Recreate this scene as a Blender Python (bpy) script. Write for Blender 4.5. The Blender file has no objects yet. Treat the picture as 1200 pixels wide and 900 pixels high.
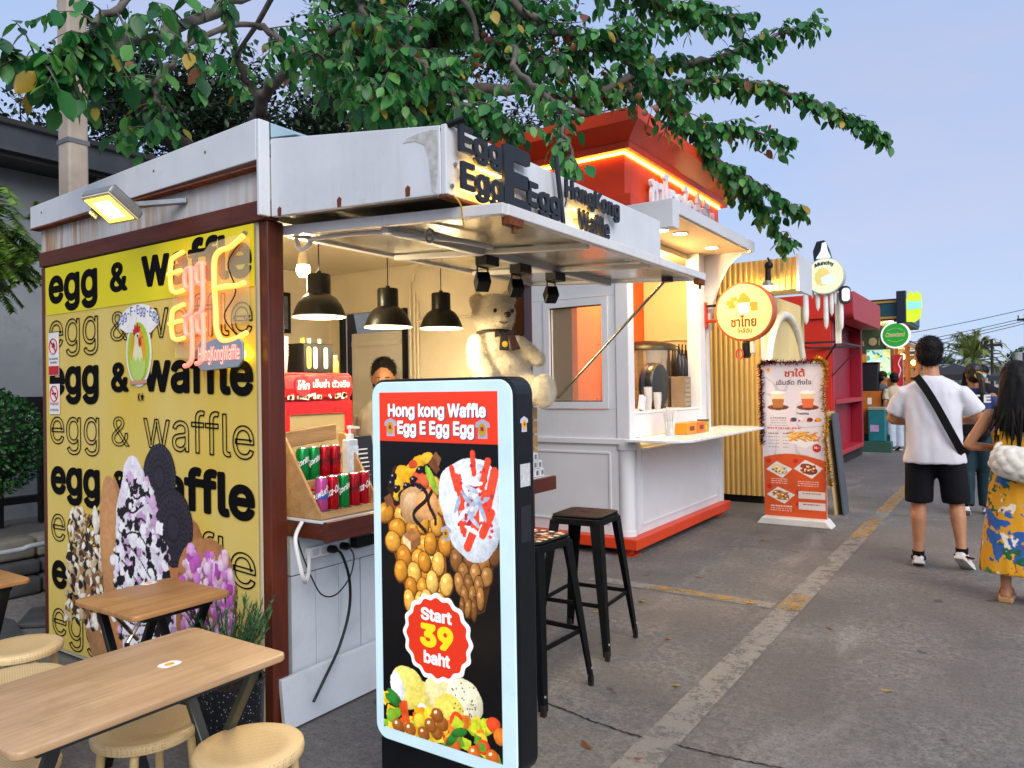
import bpy, bmesh, math, random
import numpy as np
from mathutils import Vector, Matrix, noise as mnoise

random.seed(7)
SC = bpy.context.scene
COL = SC.collection
rad = math.radians

# ------------------------------------------------------------------ camera
CAM_H = 1.42
cam_d = bpy.data.cameras.new("camera")
cam = bpy.data.objects.new("camera", cam_d)
COL.objects.link(cam)
cam_d.sensor_width = 36.0
cam_d.lens = 26.1
cam_d.clip_start = 0.05
cam_d.clip_end = 3000.0
_yaw, _roll, _pitch = rad(33.9), rad(0.9), math.atan(6.0 / 870.0)
_f = Vector((-math.sin(_yaw) * math.cos(_pitch), math.cos(_yaw) * math.cos(_pitch), math.sin(_pitch)))
_r = Vector((math.cos(_yaw), math.sin(_yaw), 0))
_u = _r.cross(_f)
_R = _r * math.cos(_roll) - _u * math.sin(_roll)
_U = _u * math.cos(_roll) + _r * math.sin(_roll)
cam.matrix_world = Matrix(((_R.x, _U.x, -_f.x, 0), (_R.y, _U.y, -_f.y, 0), (_R.z, _U.z, -_f.z, CAM_H), (0, 0, 0, 1)))
SC.camera = cam

# ------------------------------------------------------------------ sky and sun (dusk)
SUN_EL, SUN_AZ = 36.0, 125.0          # degrees; azimuth measured from +Y towards +X
world = bpy.data.worlds.new("World")
SC.world = world
world.use_nodes = True
wn = world.node_tree.nodes
wl = world.node_tree.links
bg = wn["Background"]
sky = wn.new("ShaderNodeTexSky")
sky.sky_type = 'NISHITA'
sky.sun_disc = False
sky.sun_elevation = rad(SUN_EL)
sky.sun_rotation = rad(SUN_AZ)
sky.altitude = 0
sky.air_density = 1.0
sky.dust_density = 0.6
sky.ozone_density = 3.0
tint = wn.new("ShaderNodeMix")
tint.data_type = 'RGBA'
tint.blend_type = 'MULTIPLY'
tint.inputs[0].default_value = 1.0
tint.inputs[7].default_value = (1.12, 0.98, 0.98, 1)
wl.new(sky.outputs[0], tint.inputs[6])
veil = wn.new("ShaderNodeMix")
veil.data_type = 'RGBA'
veil.inputs[0].default_value = 0.84
wtc = wn.new("ShaderNodeTexCoord")            # thin, uneven evening haze over the whole sky
wmp = wn.new("ShaderNodeMapping")
wmp.inputs['Scale'].default_value = (1.0, 1.0, 3.5)
wl.new(wtc.outputs['Generated'], wmp.inputs[0])
wno = wn.new("ShaderNodeTexNoise")
wno.inputs['Scale'].default_value = 2.2
wno.inputs['Detail'].default_value = 5
wl.new(wmp.outputs[0], wno.inputs['Vector'])
wrp = wn.new("ShaderNodeValToRGB")
wrp.color_ramp.elements[0].position = .36
wrp.color_ramp.elements[0].color = (.165, .222, .335, 1)
wrp.color_ramp.elements[1].position = .68
wrp.color_ramp.elements[1].color = (.215, .226, .300, 1)
wl.new(wno.outputs[0], wrp.inputs[0])
wsc = wn.new("ShaderNodeVectorMath")
wsc.operation = 'SCALE'
wsc.inputs['Scale'].default_value = 11.0
wl.new(wrp.outputs[0], wsc.inputs[0])
wl.new(wsc.outputs[0], veil.inputs[7])
wl.new(tint.outputs[2], veil.inputs[6])
wl.new(veil.outputs[2], bg.inputs[0])
bg.inputs[1].default_value = 0.08

sun_d = bpy.data.lights.new("sun", 'SUN')
sun_d.energy = 1.05
sun_d.angle = rad(50)
sun_d.color = (1.0, 0.93, 0.86)
sun = bpy.data.objects.new("sun", sun_d)
COL.objects.link(sun)
_sd = Vector((math.sin(rad(SUN_AZ)) * math.cos(rad(SUN_EL)), math.cos(rad(SUN_AZ)) * math.cos(rad(SUN_EL)), math.sin(rad(SUN_EL))))
sun.rotation_euler = (-_sd).to_track_quat('-Z', 'Y').to_euler()

SC.view_settings.view_transform = 'Standard'
SC.view_settings.look = 'None'
SC.view_settings.gamma = 1.0
SC.view_settings.exposure = 1.6
SC.render.engine = 'CYCLES'
SC.cycles.use_denoising = True
SC.cycles.max_bounces = 6
SC.cycles.diffuse_bounces = 3
SC.cycles.glossy_bounces = 3
SC.cycles.transmission_bounces = 4
SC.cycles.transparent_max_bounces = 8
SC.cycles.caustics_reflective = False
SC.cycles.caustics_refractive = False
SC.cycles.sample_clamp_indirect = 4.0

# ------------------------------------------------------------------ colour and material helpers
def lin(h):
    """'#rrggbb' or (r,g,b) in 0..255 -> linear rgba"""
    if isinstance(h, str):
        h = h.lstrip('#')
        h = tuple(int(h[i:i + 2], 16) for i in (0, 2, 4))
    c = []
    for x in h[:3]:
        x = x / 255.0
        c.append(x / 12.92 if x <= 0.04045 else ((x + 0.055) / 1.055) ** 2.4)
    return (c[0], c[1], c[2], 1.0)

MATS = {}

class NT:
    """small wrapper to write node trees"""
    def __init__(s, name):
        s.m = bpy.data.materials.new(name)
        s.m.use_nodes = True
        s.t = s.m.node_tree
        s.n, s.l = s.t.nodes, s.t.links
        s.b = s.n["Principled BSDF"]
        s.out = s.n["Material Output"]
        s._tc = None
    def tc(s, k='Object'):
        if s._tc is None:
            s._tc = s.n.new("ShaderNodeTexCoord")
        return s._tc.outputs[k]
    def mapping(s, scale=(1, 1, 1), src=None, rot=(0, 0, 0), loc=(0, 0, 0)):
        m = s.n.new("ShaderNodeMapping")
        m.inputs['Scale'].default_value = scale
        m.inputs['Rotation'].default_value = rot
        m.inputs['Location'].default_value = loc
        s.l.new(src or s.tc(), m.inputs[0])
        return m.outputs[0]
    def noise(s, scale, vec=None, detail=4, rough=.55, dist=0):
        t = s.n.new("ShaderNodeTexNoise")
        t.inputs['Scale'].default_value = scale
        t.inputs['Detail'].default_value = detail
        t.inputs['Roughness'].default_value = rough
        t.inputs['Distortion'].default_value = dist
        s.l.new(vec or s.tc(), t.inputs['Vector'])
        return t.outputs[0]
    def ramp(s, fac, stops):
        r = s.n.new("ShaderNodeValToRGB")
        e = r.color_ramp.elements
        while len(e) < len(stops):
            e.new(0.5)
        for i, (p, c) in enumerate(stops):
            e[i].position = p
            e[i].color = c if len(c) == 4 else (*c, 1)
        s.l.new(fac, r.inputs[0])
        return r.outputs[0]
    def mix(s, fac, a, b, mode='MIX'):
        x = s.n.new("ShaderNodeMix")
        x.data_type = 'RGBA'
        x.blend_type = mode
        for sock, v in ((x.inputs[0], fac), (x.inputs[6], a), (x.inputs[7], b)):
            if hasattr(v, 'is_linked') or hasattr(v, 'node'):
                s.l.new(v, sock)
            else:
                sock.default_value = v
        return x.outputs[2]
    def math(s, op, a, b=0.0, clamp=False):
        x = s.n.new("ShaderNodeMath")
        x.operation = op
        x.use_clamp = clamp
        for sock, v in ((x.inputs[0], a), (x.inputs[1], b)):
            if hasattr(v, 'node'):
                s.l.new(v, sock)
            else:
                sock.default_value = v
        return x.outputs[0]
    def bump(s, h, strength=.3, dist=.01):
        b = s.n.new("ShaderNodeBump")
        b.inputs['Strength'].default_value = strength
        b.inputs['Distance'].default_value = dist
        s.l.new(h, b.inputs['Height'])
        s.l.new(b.outputs[0], s.b.inputs['Normal'])
    def set(s, k, v):
        if hasattr(v, 'node'):
            s.l.new(v, s.b.inputs[k])
        else:
            s.b.inputs[k].default_value = v

def M(name, col='#808080', rough=.5, metal=0.0, var=.12, vs=6.0, bump=0.0, bs=60.0, emit=0.0, ecol=None, spec=.5, alpha=None, trans=0.0, dirt=0.0, island=0.0):
    """generic procedural material: base colour broken up by noise, rough variation, fine relief"""
    if name in MATS:
        return MATS[name]
    n = NT(name)
    c = lin(col) if isinstance(col, (str,)) else (*col[:3], 1)
    a = tuple(max(0, x * (1 - var)) for x in c[:3]) + (1,)
    b = tuple(min(1, x * (1 + var)) for x in c[:3]) + (1,)
    f = n.noise(vs, detail=5)
    base = n.ramp(f, [(.3, a), (.7, b)])
    if dirt:
        g = n.noise(vs * .6 + 2, detail=8, rough=.7)
        g = n.ramp(g, [(.52, (0, 0, 0)), (.75, (1, 1, 1))])
        base = n.mix(n.math('MULTIPLY', g, dirt), base, (c[0] * .35 + .01, c[1] * .32 + .008, c[2] * .28 + .005, 1))
    if island:
        geo = n.n.new("ShaderNodeNewGeometry")
        hs = n.n.new("ShaderNodeHueSaturation")
        n.l.new(base, hs.inputs['Color'])
        n.l.new(n.math('ADD', n.math('MULTIPLY', geo.outputs['Random Per Island'], island), 1 - island / 2), hs.inputs['Value'])
        base = hs.outputs[0]
    n.set('Base Color', base)
    r = n.noise(vs * 2.3 + 3, detail=3)
    n.set('Roughness', n.math('ADD', n.math('MULTIPLY', r, .18), rough - .09, True))
    n.set('Metallic', metal)
    n.set('Specular IOR Level', spec)
    if trans:
        n.set('Transmission Weight', trans)
    if bump:
        n.bump(n.noise(bs, detail=4), bump, .004)
    if emit:
        n.set('Emission Color', lin(ecol) if ecol else c)
        n.set('Emission Strength', emit)
    if alpha is not None:
        n.set('Alpha', alpha)
    MATS[name] = n.m
    return n.m

# ------------------------------------------------------------------ mesh builder
def V(*a):
    return Vector(a)

class MB:
    def __init__(s):
        s.v, s.f, s.mi = [], [], []
    def add(s, vs, fs, m=0):
        o = len(s.v)
        s.v += [tuple(x) for x in vs]
        s.f += [tuple(i + o for i in q) for q in fs]
        s.mi += [m] * len(fs)
        return s
    def box(s, x0, x1, y0, y1, z0, z1, m=0):
        x0, x1 = min(x0, x1), max(x0, x1)
        y0, y1 = min(y0, y1), max(y0, y1)
        z0, z1 = min(z0, z1), max(z0, z1)
        return s.add([(x0, y0, z0), (x1, y0, z0), (x1, y1, z0), (x0, y1, z0), (x0, y0, z1), (x1, y0, z1), (x1, y1, z1), (x0, y1, z1)],
                     [(0, 3, 2, 1), (4, 5, 6, 7), (0, 1, 5, 4), (1, 2, 6, 5), (2, 3, 7, 6), (3, 0, 4, 7)], m)
    def obox(s, c, ax, ay, az, m=0):
        """box from a centre and three half-axis vectors"""
        c, ax, ay, az = map(Vector, (c, ax, ay, az))
        vs = [c + ax * i + ay * j + az * k for k in (-1, 1) for i, j in ((-1, -1), (1, -1), (1, 1), (-1, 1))]
        return s.add(vs, [(0, 3, 2, 1), (4, 5, 6, 7), (0, 1, 5, 4), (1, 2, 6, 5), (2, 3, 7, 6), (3, 0, 4, 7)], m)
    def bar(s, p0, p1, w, h, up=(0, 0, 1), m=0):
        p0, p1 = Vector(p0), Vector(p1)
        d = (p1 - p0)
        u = Vector(up)
        side = d.cross(u)
        if side.length < 1e-6:
            side = d.cross(Vector((1, 0, 0)))
        side.normalize()
        u2 = side.cross(d).normalized()
        return s.obox((p0 + p1) / 2, d / 2, side * w / 2, u2 * h / 2, m)
    def tube(s, pts, r, n=8, caps=True, closed=False, m=0, flat=None):
        pts = [Vector(p) for p in pts]
        k = len(pts)
        rs = list(r) if hasattr(r, '__len__') else [r] * k
        vs, fs = [], []
        ref = None
        for i, p in enumerate(pts):
            if closed:
                d = pts[(i + 1) % k] - pts[i - 1]
            else:
                d = pts[min(i + 1, k - 1)] - pts[max(i - 1, 0)]
            d.normalize()
            if ref is None:
                ref = Vector((0, 0, 1)) if abs(d.z) < .9 else Vector((1, 0, 0))
            a = d.cross(ref)
            if a.length < 1e-5:
                a = d.cross(Vector((0, 1, 0)))
            a.normalize()
            b = a.cross(d).normalized()
            ref = b
            for j in range(n):
                t = 2 * math.pi * j / n
                vs.append(p + a * math.cos(t) * rs[i] + b * math.sin(t) * rs[i] * (flat or 1))
        for i in range(k if closed else k - 1):
            i2 = (i + 1) % k
            for j in range(n):
                j2 = (j + 1) % n
                fs.append((i * n + j, i * n + j2, i2 * n + j2, i2 * n + j))
        if caps and not closed:
            fs.append(tuple(range(n - 1, -1, -1)))
            fs.append(tuple((k - 1) * n + j for j in range(n)))
        return s.add(vs, [tuple(reversed(q)) for q in fs], m)
    def cyl(s, p0, p1, r0, r1=None, n=12, m=0):
        return s.tube([p0, p1], [r0, r0 if r1 is None else r1], n, m=m)
    def lathe(s, prof, o=(0, 0, 0), n=24, rot=None, m=0, caps=True):
        o = Vector(o)
        vs, fs = [], []
        for (r, z) in prof:
            for j in range(n):
                t = 2 * math.pi * j / n
                p = Vector((r * math.cos(t), r * math.sin(t), z))
                if rot is not None:
                    p = rot @ p
                vs.append(o + p)
        k = len(prof)
        for i in range(k - 1):
            for j in range(n):
                j2 = (j + 1) % n
                fs.append((i * n + j, i * n + j2, (i + 1) * n + j2, (i + 1) * n + j))
        if caps:
            if prof[0][0] > 1e-6:
                fs.append(tuple(range(n - 1, -1, -1)))
            if prof[-1][0] > 1e-6:
                fs.append(tuple((k - 1) * n + j for j in range(n)))
        return s.add(vs, fs, m)
    def prism(s, poly, o, ux, uy, d, m=0):
        """polygon (u,v) placed at o along ux, uy and pushed by vector d"""
        o, ux, uy, d = map(Vector, (o, ux, uy, d))
        k = len(poly)
        a = [o + ux * u + uy * v for u, v in poly]
        b = [p + d for p in a]
        fs = [tuple(range(k - 1, -1, -1)), tuple(range(k, 2 * k))]
        fs += [(i, (i + 1) % k, k + (i + 1) % k, k + i) for i in range(k)]
        return s.add(a + b, fs, m)
    def ell(s, c, r, nu=16, nv=10, rot=None, m=0):
        c = Vector(c)
        vs, fs = [], []
        for i in range(nv + 1):
            ph = math.pi * i / nv
            for j in range(nu):
                t = 2 * math.pi * j / nu
                p = Vector((r[0] * math.sin(ph) * math.cos(t), r[1] * math.sin(ph) * math.sin(t), -r[2] * math.cos(ph)))
                if rot is not None:
                    p = rot @ p
                vs.append(c + p)
        for i in range(nv):
            for j in range(nu):
                j2 = (j + 1) % nu
                fs.append((i * nu + j, i * nu + j2, (i + 1) * nu + j2, (i + 1) * nu + j))
        return s.add(vs, fs, m)
    def loft(s, rings, m=0, caps=True):
        """rings: lists of equal length of points"""
        k = len(rings[0])
        vs = [p for r in rings for p in r]
        fs = []
        for i in range(len(rings) - 1):
            for j in range(k):
                j2 = (j + 1) % k
                fs.append((i * k + j, i * k + j2, (i + 1) * k + j2, (i + 1) * k + j))
        if caps:
            fs.append(tuple(range(k - 1, -1, -1)))
            fs.append(tuple((len(rings) - 1) * k + j for j in range(k)))
        return s.add(vs, fs, m)

WM = {}     # world matrix of every parent

def wmat(o):
    return WM.get(o.name, Matrix.Identity(4))

def obj(name, mb, mats, parent=None, bevel=0.0, smooth=None, local=False, seg=2, weld=False, origin=None):
    """link what an MB holds as ONE mesh object; vertices are in world space (or the parent's space if local)"""
    if isinstance(mb, bpy.types.Mesh):
        me = mb
    else:
        me = bpy.data.meshes.new(name)
        me.from_pydata(mb.v, [], mb.f)
    if not isinstance(mats, (list, tuple)):
        mats = [mats]
    me.materials.clear()
    for m in mats:
        me.materials.append(m)
    if isinstance(mb, MB) and len(set(mb.mi)) > 1:
        me.polygons.foreach_set('material_index', mb.mi)
    if weld or bevel:
        bm = bmesh.new()
        bm.from_mesh(me)
        if weld:
            bmesh.ops.remove_doubles(bm, verts=bm.verts, dist=1e-5)
            bmesh.ops.recalc_face_normals(bm, faces=bm.faces)
        if bevel:
            ed = [e for e in bm.edges if len(e.link_faces) == 2 and e.calc_face_angle(0) > .5]
            bmesh.ops.bevel(bm, geom=ed, offset=bevel, segments=seg, profile=.5, affect='EDGES', clamp_overlap=True)
        bm.to_mesh(me)
        bm.free()
    o = bpy.data.objects.new(name, me)
    COL.objects.link(o)
    if parent is not None:
        o.parent = parent
        W = wmat(parent)
        if not local:
            me.transform(W.inverted())
        WM[o.name] = W
    else:
        if origin is None:
            n = len(me.vertices)
            co = np.empty(n * 3, np.float32)
            me.vertices.foreach_get('co', co)
            co = co.reshape(-1, 3)
            lo, hi = co.min(0), co.max(0)
            origin = (float(lo[0] + hi[0]) / 2, float(lo[1] + hi[1]) / 2, float(lo[2]))
        if not local:
            me.transform(Matrix.Translation(-Vector(origin)))
            o.location = origin
        WM[o.name] = Matrix.Translation(Vector(origin)) if not local else Matrix.Identity(4)
    if smooth is not None:
        me.polygons.foreach_set('use_smooth', [True] * len(me.polygons))
        if smooth < 179:
            me.set_sharp_from_angle(angle=rad(smooth))
    return o

def tag(o, label, cat, group=None):
    o['label'] = label
    o['category'] = cat
    if group:
        o['group'] = group
    return o

def struct(o):
    o['kind'] = 'structure'
    return o

def thing(name, label, cat, loc=(0, 0, 0), rotz=0.0, group=None):
    o = bpy.data.objects.new(name, None)
    COL.objects.link(o)
    o.empty_display_size = .1
    o.location = loc
    o.rotation_euler = (0, 0, rotz)
    WM[o.name] = Matrix.Translation(Vector(loc)) @ Matrix.Rotation(rotz, 4, 'Z')
    return tag(o, label, cat, group)

def copy_tree(o, parent=None):
    c = o.copy()
    COL.objects.link(c)
    c.parent = parent
    for ch in list(o.children):
        copy_tree(ch, c)
    return c

def place(root, loc, rotz=0.0, label=None):
    root.location = loc
    root.rotation_euler = (0, 0, rotz)
    WM[root.name] = Matrix.Translation(Vector(loc)) @ Matrix.Rotation(rotz, 4, 'Z')
    def rec(o):
        for ch in o.children:
            WM[ch.name] = WM[root.name]
            rec(ch)
    rec(root)
    if label:
        root['label'] = label
    return root

# ------------------------------------------------------------------ lettering
import os
FONT = None
try:                                   # the plain grotesque that ships with Blender (single-storey g)
    FONT = bpy.data.fonts.load(os.path.join(bpy.utils.system_resource('DATAFILES', path='fonts'), 'Inter.woff2'))
except Exception:
    FONT = None
def glyph_loops(body, shear, space, line, align):
    """closed outlines of a text, in em units"""
    cu = bpy.data.curves.new('glyphs', 'FONT')
    cu.body = body
    cu.size = 1.0
    if FONT is not None and all(ord(ch) < 0x2000 and not 0xe00 <= ord(ch) < 0xe80 for ch in body):
        cu.font = FONT
    cu.shear = shear
    cu.space_character = space
    cu.space_line = line
    cu.align_x = align
    cu.resolution_u = 3
    cu.fill_mode = 'NONE'
    ob = bpy.data.objects.new('glyphs', cu)
    COL.objects.link(ob)
    me = bpy.data.meshes.new_from_object(ob)
    bpy.data.objects.remove(ob)
    bpy.data.curves.remove(cu)
    n, ne = len(me.vertices), len(me.edges)
    co = np.empty(n * 3, np.float32)
    me.vertices.foreach_get('co', co)
    co = co.reshape(-1, 3)[:, :2].astype(np.float64)
    ev = np.empty(ne * 2, np.int32)
    me.edges.foreach_get('vertices', ev)
    ev = ev.reshape(-1, 2)
    bpy.data.meshes.remove(me)
    nxt = set(map(tuple, np.sort(ev, 1).tolist()))
    loops, cur = [], [0] if n else []
    for i in range(1, n):
        if (i - 1, i) in nxt:
            cur.append(i)
        else:
            loops.append(cur)
            cur = [i]
    if cur:
        loops.append(cur)
    return [co[l] for l in loops if len(l) > 2]

def march(F, xs, ys):
    """faces of the region F < 0 on a grid, with its edge cut smoothly through the cells"""
    ny, nx = F.shape
    ins = F < 0
    V_ = []
    cid = np.full((ny, nx), -1)
    jj, ii = np.nonzero(ins)
    cid[jj, ii] = np.arange(len(jj))
    V_.append(np.stack([xs[ii], ys[jj]], 1))
    nv = len(jj)
    hid = np.full((ny, nx - 1), -1)
    jj, ii = np.nonzero(ins[:, :-1] != ins[:, 1:])
    t = F[jj, ii] / (F[jj, ii] - F[jj, ii + 1])
    V_.append(np.stack([xs[ii] + (xs[ii + 1] - xs[ii]) * t, ys[jj]], 1))
    hid[jj, ii] = nv + np.arange(len(jj))
    nv += len(jj)
    vid = np.full((ny - 1, nx), -1)
    jj, ii = np.nonzero(ins[:-1] != ins[1:])
    t = F[jj, ii] / (F[jj, ii] - F[jj + 1, ii])
    V_.append(np.stack([xs[ii], ys[jj] + (ys[jj + 1] - ys[jj]) * t], 1))
    vid[jj, ii] = nv + np.arange(len(jj))
    k = ins[:-1, :-1].astype(int) + ins[:-1, 1:] + ins[1:, 1:] + ins[1:, :-1]
    faces = []
    jj, ii = np.nonzero(k == 4)
    faces += np.stack([cid[jj, ii], cid[jj, ii + 1], cid[jj + 1, ii + 1], cid[jj + 1, ii]], 1).tolist()
    jj, ii = np.nonzero((k > 0) & (k < 4))
    for j, i in zip(jj.tolist(), ii.tolist()):
        q = [cid[j, i], hid[j, i], cid[j, i + 1], vid[j, i + 1], cid[j + 1, i + 1], hid[j + 1, i], cid[j + 1, i], vid[j, i]]
        q = [int(x) for x in q if x >= 0]
        if len(q) > 2:
            faces.append(q)
    return np.concatenate(V_), faces

def text(name, body, mat, parent, O, ux, uy, w=None, h=None, ext=.001, bold=0.0, outline=0.0, warp=None, shear=0.0, space=1.0, line=1.0, align='CENTER', center=False, local=False, rows=None):
    """lettering as real thin geometry; its bounding box starts at O and spans w along ux and h along uy"""
    loops = glyph_loops(body, shear, space, line, align)
    if not loops:
        return None
    grow = bold + outline
    A = np.concatenate(loops)
    B = np.concatenate([np.roll(l, -1, 0) for l in loops])
    lo, hi = A.min(0) - grow, A.max(0) + grow
    W, Hh = hi - lo
    sy = (h / Hh) if h else (w / W)
    sx = (w / W) if w else sy
    nl = body.count('\n') + 1
    if rows is None:
        rows = 30 * nl if (h or W * sx) < .06 else 46 * nl
    st = Hh / rows
    pad = 2 * st
    xs = np.arange(lo[0] - pad, hi[0] + pad + st, st)
    ys = np.arange(lo[1] - pad, hi[1] + pad + st, st)
    gx, gy = np.meshgrid(xs, ys)
    P = np.stack([gx.ravel(), gy.ravel()], 1)
    d2 = np.full(len(P), 1e9)
    wind = np.zeros(len(P), np.int32)
    R = grow + 3 * st
    for l in loops:                     # work only near each outline
        b0, b1 = l.min(0) - R, l.max(0) + R
        m = np.nonzero((P[:, 0] > b0[0]) & (P[:, 0] < b1[0]) & (P[:, 1] > b0[1]) & (P[:, 1] < b1[1]))[0]
        if not len(m):
            continue
        q = P[m]
        a, b = l, np.roll(l, -1, 0)
        e = b - a
        L2 = (e ** 2).sum(1) + 1e-12
        px, py = q[:, 0:1], q[:, 1:2]
        rx, ry = px - a[:, 0], py - a[:, 1]
        t = np.clip((rx * e[:, 0] + ry * e[:, 1]) / L2, 0, 1)
        dd = ((rx - t * e[:, 0]) ** 2 + (ry - t * e[:, 1]) ** 2).min(1)
        d2[m] = np.minimum(d2[m], dd)
        cr = e[:, 0] * ry - e[:, 1] * rx
        upc = (a[:, 1] <= py) & (b[:, 1] > py) & (cr > 0)
        dnc = (a[:, 1] > py) & (b[:, 1] <= py) & (cr < 0)
        wind[m] += upc.sum(1) - dnc.sum(1)
    D = np.sqrt(d2)
    D = np.where(wind != 0, -D, D)
    F = (np.abs(D) - outline) if outline else (D - bold)
    F = F.reshape(gx.shape)
    F[F == 0] = 1e-7
    uv, faces = march(F, xs, ys)
    u = (uv[:, 0] - lo[0]) * sx
    v = (uv[:, 1] - lo[1]) * sy
    if center:
        u -= W * sx / 2
        v -= Hh * sy / 2
    if warp is not None:
        u, v = warp(u, v, W * sx, Hh * sy)
    O, ux, uy = np.array(O, float), np.array(ux, float), np.array(uy, float)
    nn = np.cross(ux, uy)
    top = O + u[:, None] * ux + v[:, None] * uy + nn * ext
    vs = top
    if ext > .003:                      # raised letters get their sides
        n = len(top)
        vs = np.concatenate([top, top - nn * ext])
        cnt = {}
        for f in faces:
            for i in range(len(f)):
                a, b = f[i], f[(i + 1) % len(f)]
                if (b, a) in cnt:
                    del cnt[(b, a)]
                else:
                    cnt[(a, b)] = 1
        faces = faces + [(b, a, a + n, b + n) for a, b in cnt]
    me = bpy.data.meshes.new(name)
    me.from_pydata(vs.tolist(), [], faces)
    return obj(name, me, mat, parent, local=local)

# ------------------------------------------------------------------ printed pictures: a painter on a fine grid of faces
_rng = np.random.default_rng(5)

def vnoise(h, w, cells, seed=0):
    r = np.random.default_rng(seed)
    cy, cx = max(2, int(cells * h / max(h, w))) + 2, max(2, int(cells * w / max(h, w))) + 2
    g = r.random((cy + 1, cx + 1))
    y = np.linspace(0, cy - 1.001, h)
    x = np.linspace(0, cx - 1.001, w)
    yi, xi = y.astype(int), x.astype(int)
    fy, fx = (y - yi)[:, None], (x - xi)[None, :]
    fy, fx = fy * fy * (3 - 2 * fy), fx * fx * (3 - 2 * fx)
    a = g[np.ix_(yi, xi)]; b = g[np.ix_(yi, xi + 1)]; c = g[np.ix_(yi + 1, xi)]; d = g[np.ix_(yi + 1, xi + 1)]
    return (a * (1 - fx) + b * fx) * (1 - fy) + (c * (1 - fx) + d * fx) * fy

class Print:
    """a picture in u (right, 0..w) and v (up, 0..h), in metres; colours are linear"""
    def __init__(s, w, h, res, bg=None):
        s.w, s.h, s.res = w, h, res
        s.nx, s.ny = int(w * res) + 1, int(h * res) + 1
        s.a = np.zeros((s.ny, s.nx, 3), np.float32)
        s.m = np.zeros((s.ny, s.nx), bool)
        if bg is not None:
            s.a[:] = lin(bg)[:3]
            s.m[:] = True
        s.u, s.v = np.meshgrid(np.linspace(0, w, s.nx), np.linspace(0, h, s.ny))
    def put(s, mask, col, k=None):
        c = np.array(lin(col)[:3] if isinstance(col, (str, tuple)) else col, np.float32)
        if c.ndim == 1:
            c = np.broadcast_to(c, s.a.shape)
        if k is not None:
            c = c * k[..., None]
        s.a[mask] = np.clip(c, 0, 1)[mask]
        s.m |= mask
    def ell(s, x, y, rx, ry, col, ang=0.0, dark=.55, hi=(-.3, .35), wob=0.0, seed=0):
        ca, sa = math.cos(ang), math.sin(ang)
        R = max(rx, ry) * 1.3
        i0, i1 = max(0, int((x - R) / s.w * (s.nx - 1))), min(s.nx, int((x + R) / s.w * (s.nx - 1)) + 2)
        j0, j1 = max(0, int((y - R) / s.h * (s.ny - 1))), min(s.ny, int((y + R) / s.h * (s.ny - 1)) + 2)
        if i1 <= i0 or j1 <= j0:
            return
        dx, dy = s.u[j0:j1, i0:i1] - x, s.v[j0:j1, i0:i1] - y
        p, q = (dx * ca + dy * sa) / rx, (-dx * sa + dy * ca) / ry
        d2 = p * p + q * q
        lim = 1.0
        if wob:
            t = np.arctan2(q, p)
            r = np.random.default_rng(seed)
            lim = 1 + wob * (np.sin(3 * t + r.random() * 6) * .5 + np.sin(5 * t + r.random() * 6) * .35 + np.sin(9 * t + r.random() * 6) * .2)
        e2 = (dx / rx - hi[0]) ** 2 + (dy / ry - hi[1]) ** 2
        k = 1.12 - (1 - dark) * np.clip(e2 / 2.0, 0, 1)
        c = np.array(lin(col)[:3], np.float32)[None, None] * k[..., None]
        mk = d2 < lim
        s.a[j0:j1, i0:i1][mk] = np.clip(c, 0, 1)[mk]
        s.m[j0:j1, i0:i1] |= mk
    def poly(s, pts, col, k=None):
        inside = np.zeros(s.u.shape, bool)
        n = len(pts)
        for i in range(n):
            x1, y1 = pts[i]
            x2, y2 = pts[(i + 1) % n]
            if y1 == y2:
                continue
            c = ((y1 > s.v) != (y2 > s.v)) & (s.u < (x2 - x1) * (s.v - y1) / (y2 - y1) + x1)
            inside ^= c
        s.put(inside, col, k)
        return inside
    def tint_noise(s, mask, cells, amt, seed=0):
        n = vnoise(s.ny, s.nx, cells, seed) - .5
        k = 1 + n * 2 * amt
        s.a[mask] = np.clip(s.a * k[..., None], 0, 1)[mask]
    def build(s, name, O, ux, uy, mat, parent=None):
        O, ux, uy = np.array(O, float), np.array(ux, float), np.array(uy, float)
        P = O + s.u[..., None] * ux + s.v[..., None] * uy
        idx = np.arange(s.nx * s.ny).reshape(s.ny, s.nx)
        q = np.stack([idx[:-1, :-1], idx[:-1, 1:], idx[1:, 1:], idx[1:, :-1]], -1).reshape(-1, 4)
        ok = s.m.ravel()[q].all(1)
        q = q[ok]
        used = np.unique(q)
        rem = np.full(s.nx * s.ny, -1)
        rem[used] = np.arange(len(used))
        q = rem[q]
        me = bpy.data.meshes.new(name)
        me.vertices.add(len(used))
        me.vertices.foreach_set('co', P.reshape(-1, 3)[used].astype(np.float32).ravel())
        me.loops.add(q.size)
        me.loops.foreach_set('vertex_index', q.astype(np.int32).ravel())
        me.polygons.add(len(q))
        me.polygons.foreach_set('loop_start', np.arange(0, q.size, 4, dtype=np.int32))
        me.update(calc_edges=True)
        ca = me.color_attributes.new('print', 'FLOAT_COLOR', 'POINT')
        c = np.ones((len(used), 4), np.float32)
        c[:, :3] = s.a.reshape(-1, 3)[used]
        ca.data.foreach_set('color', c.ravel())
        return obj(name, me, mat, parent)

def print_mat(name, rough=.45, emit=0.0, body=1.0):
    if name in MATS:
        return MATS[name]
    n = NT(name)
    at = n.n.new("ShaderNodeAttribute")
    at.attribute_name = 'print'
    n.set('Base Color', n.mix(1.0, at.outputs['Color'], (body, body, body, 1), 'MULTIPLY') if body != 1 else at.outputs['Color'])
    n.set('Roughness', rough)
    if emit:
        n.l.new(at.outputs['Color'], n.b.inputs['Emission Color'])
        n.set('Emission Strength', emit)
    MATS[name] = n.m
    return n.m

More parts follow.
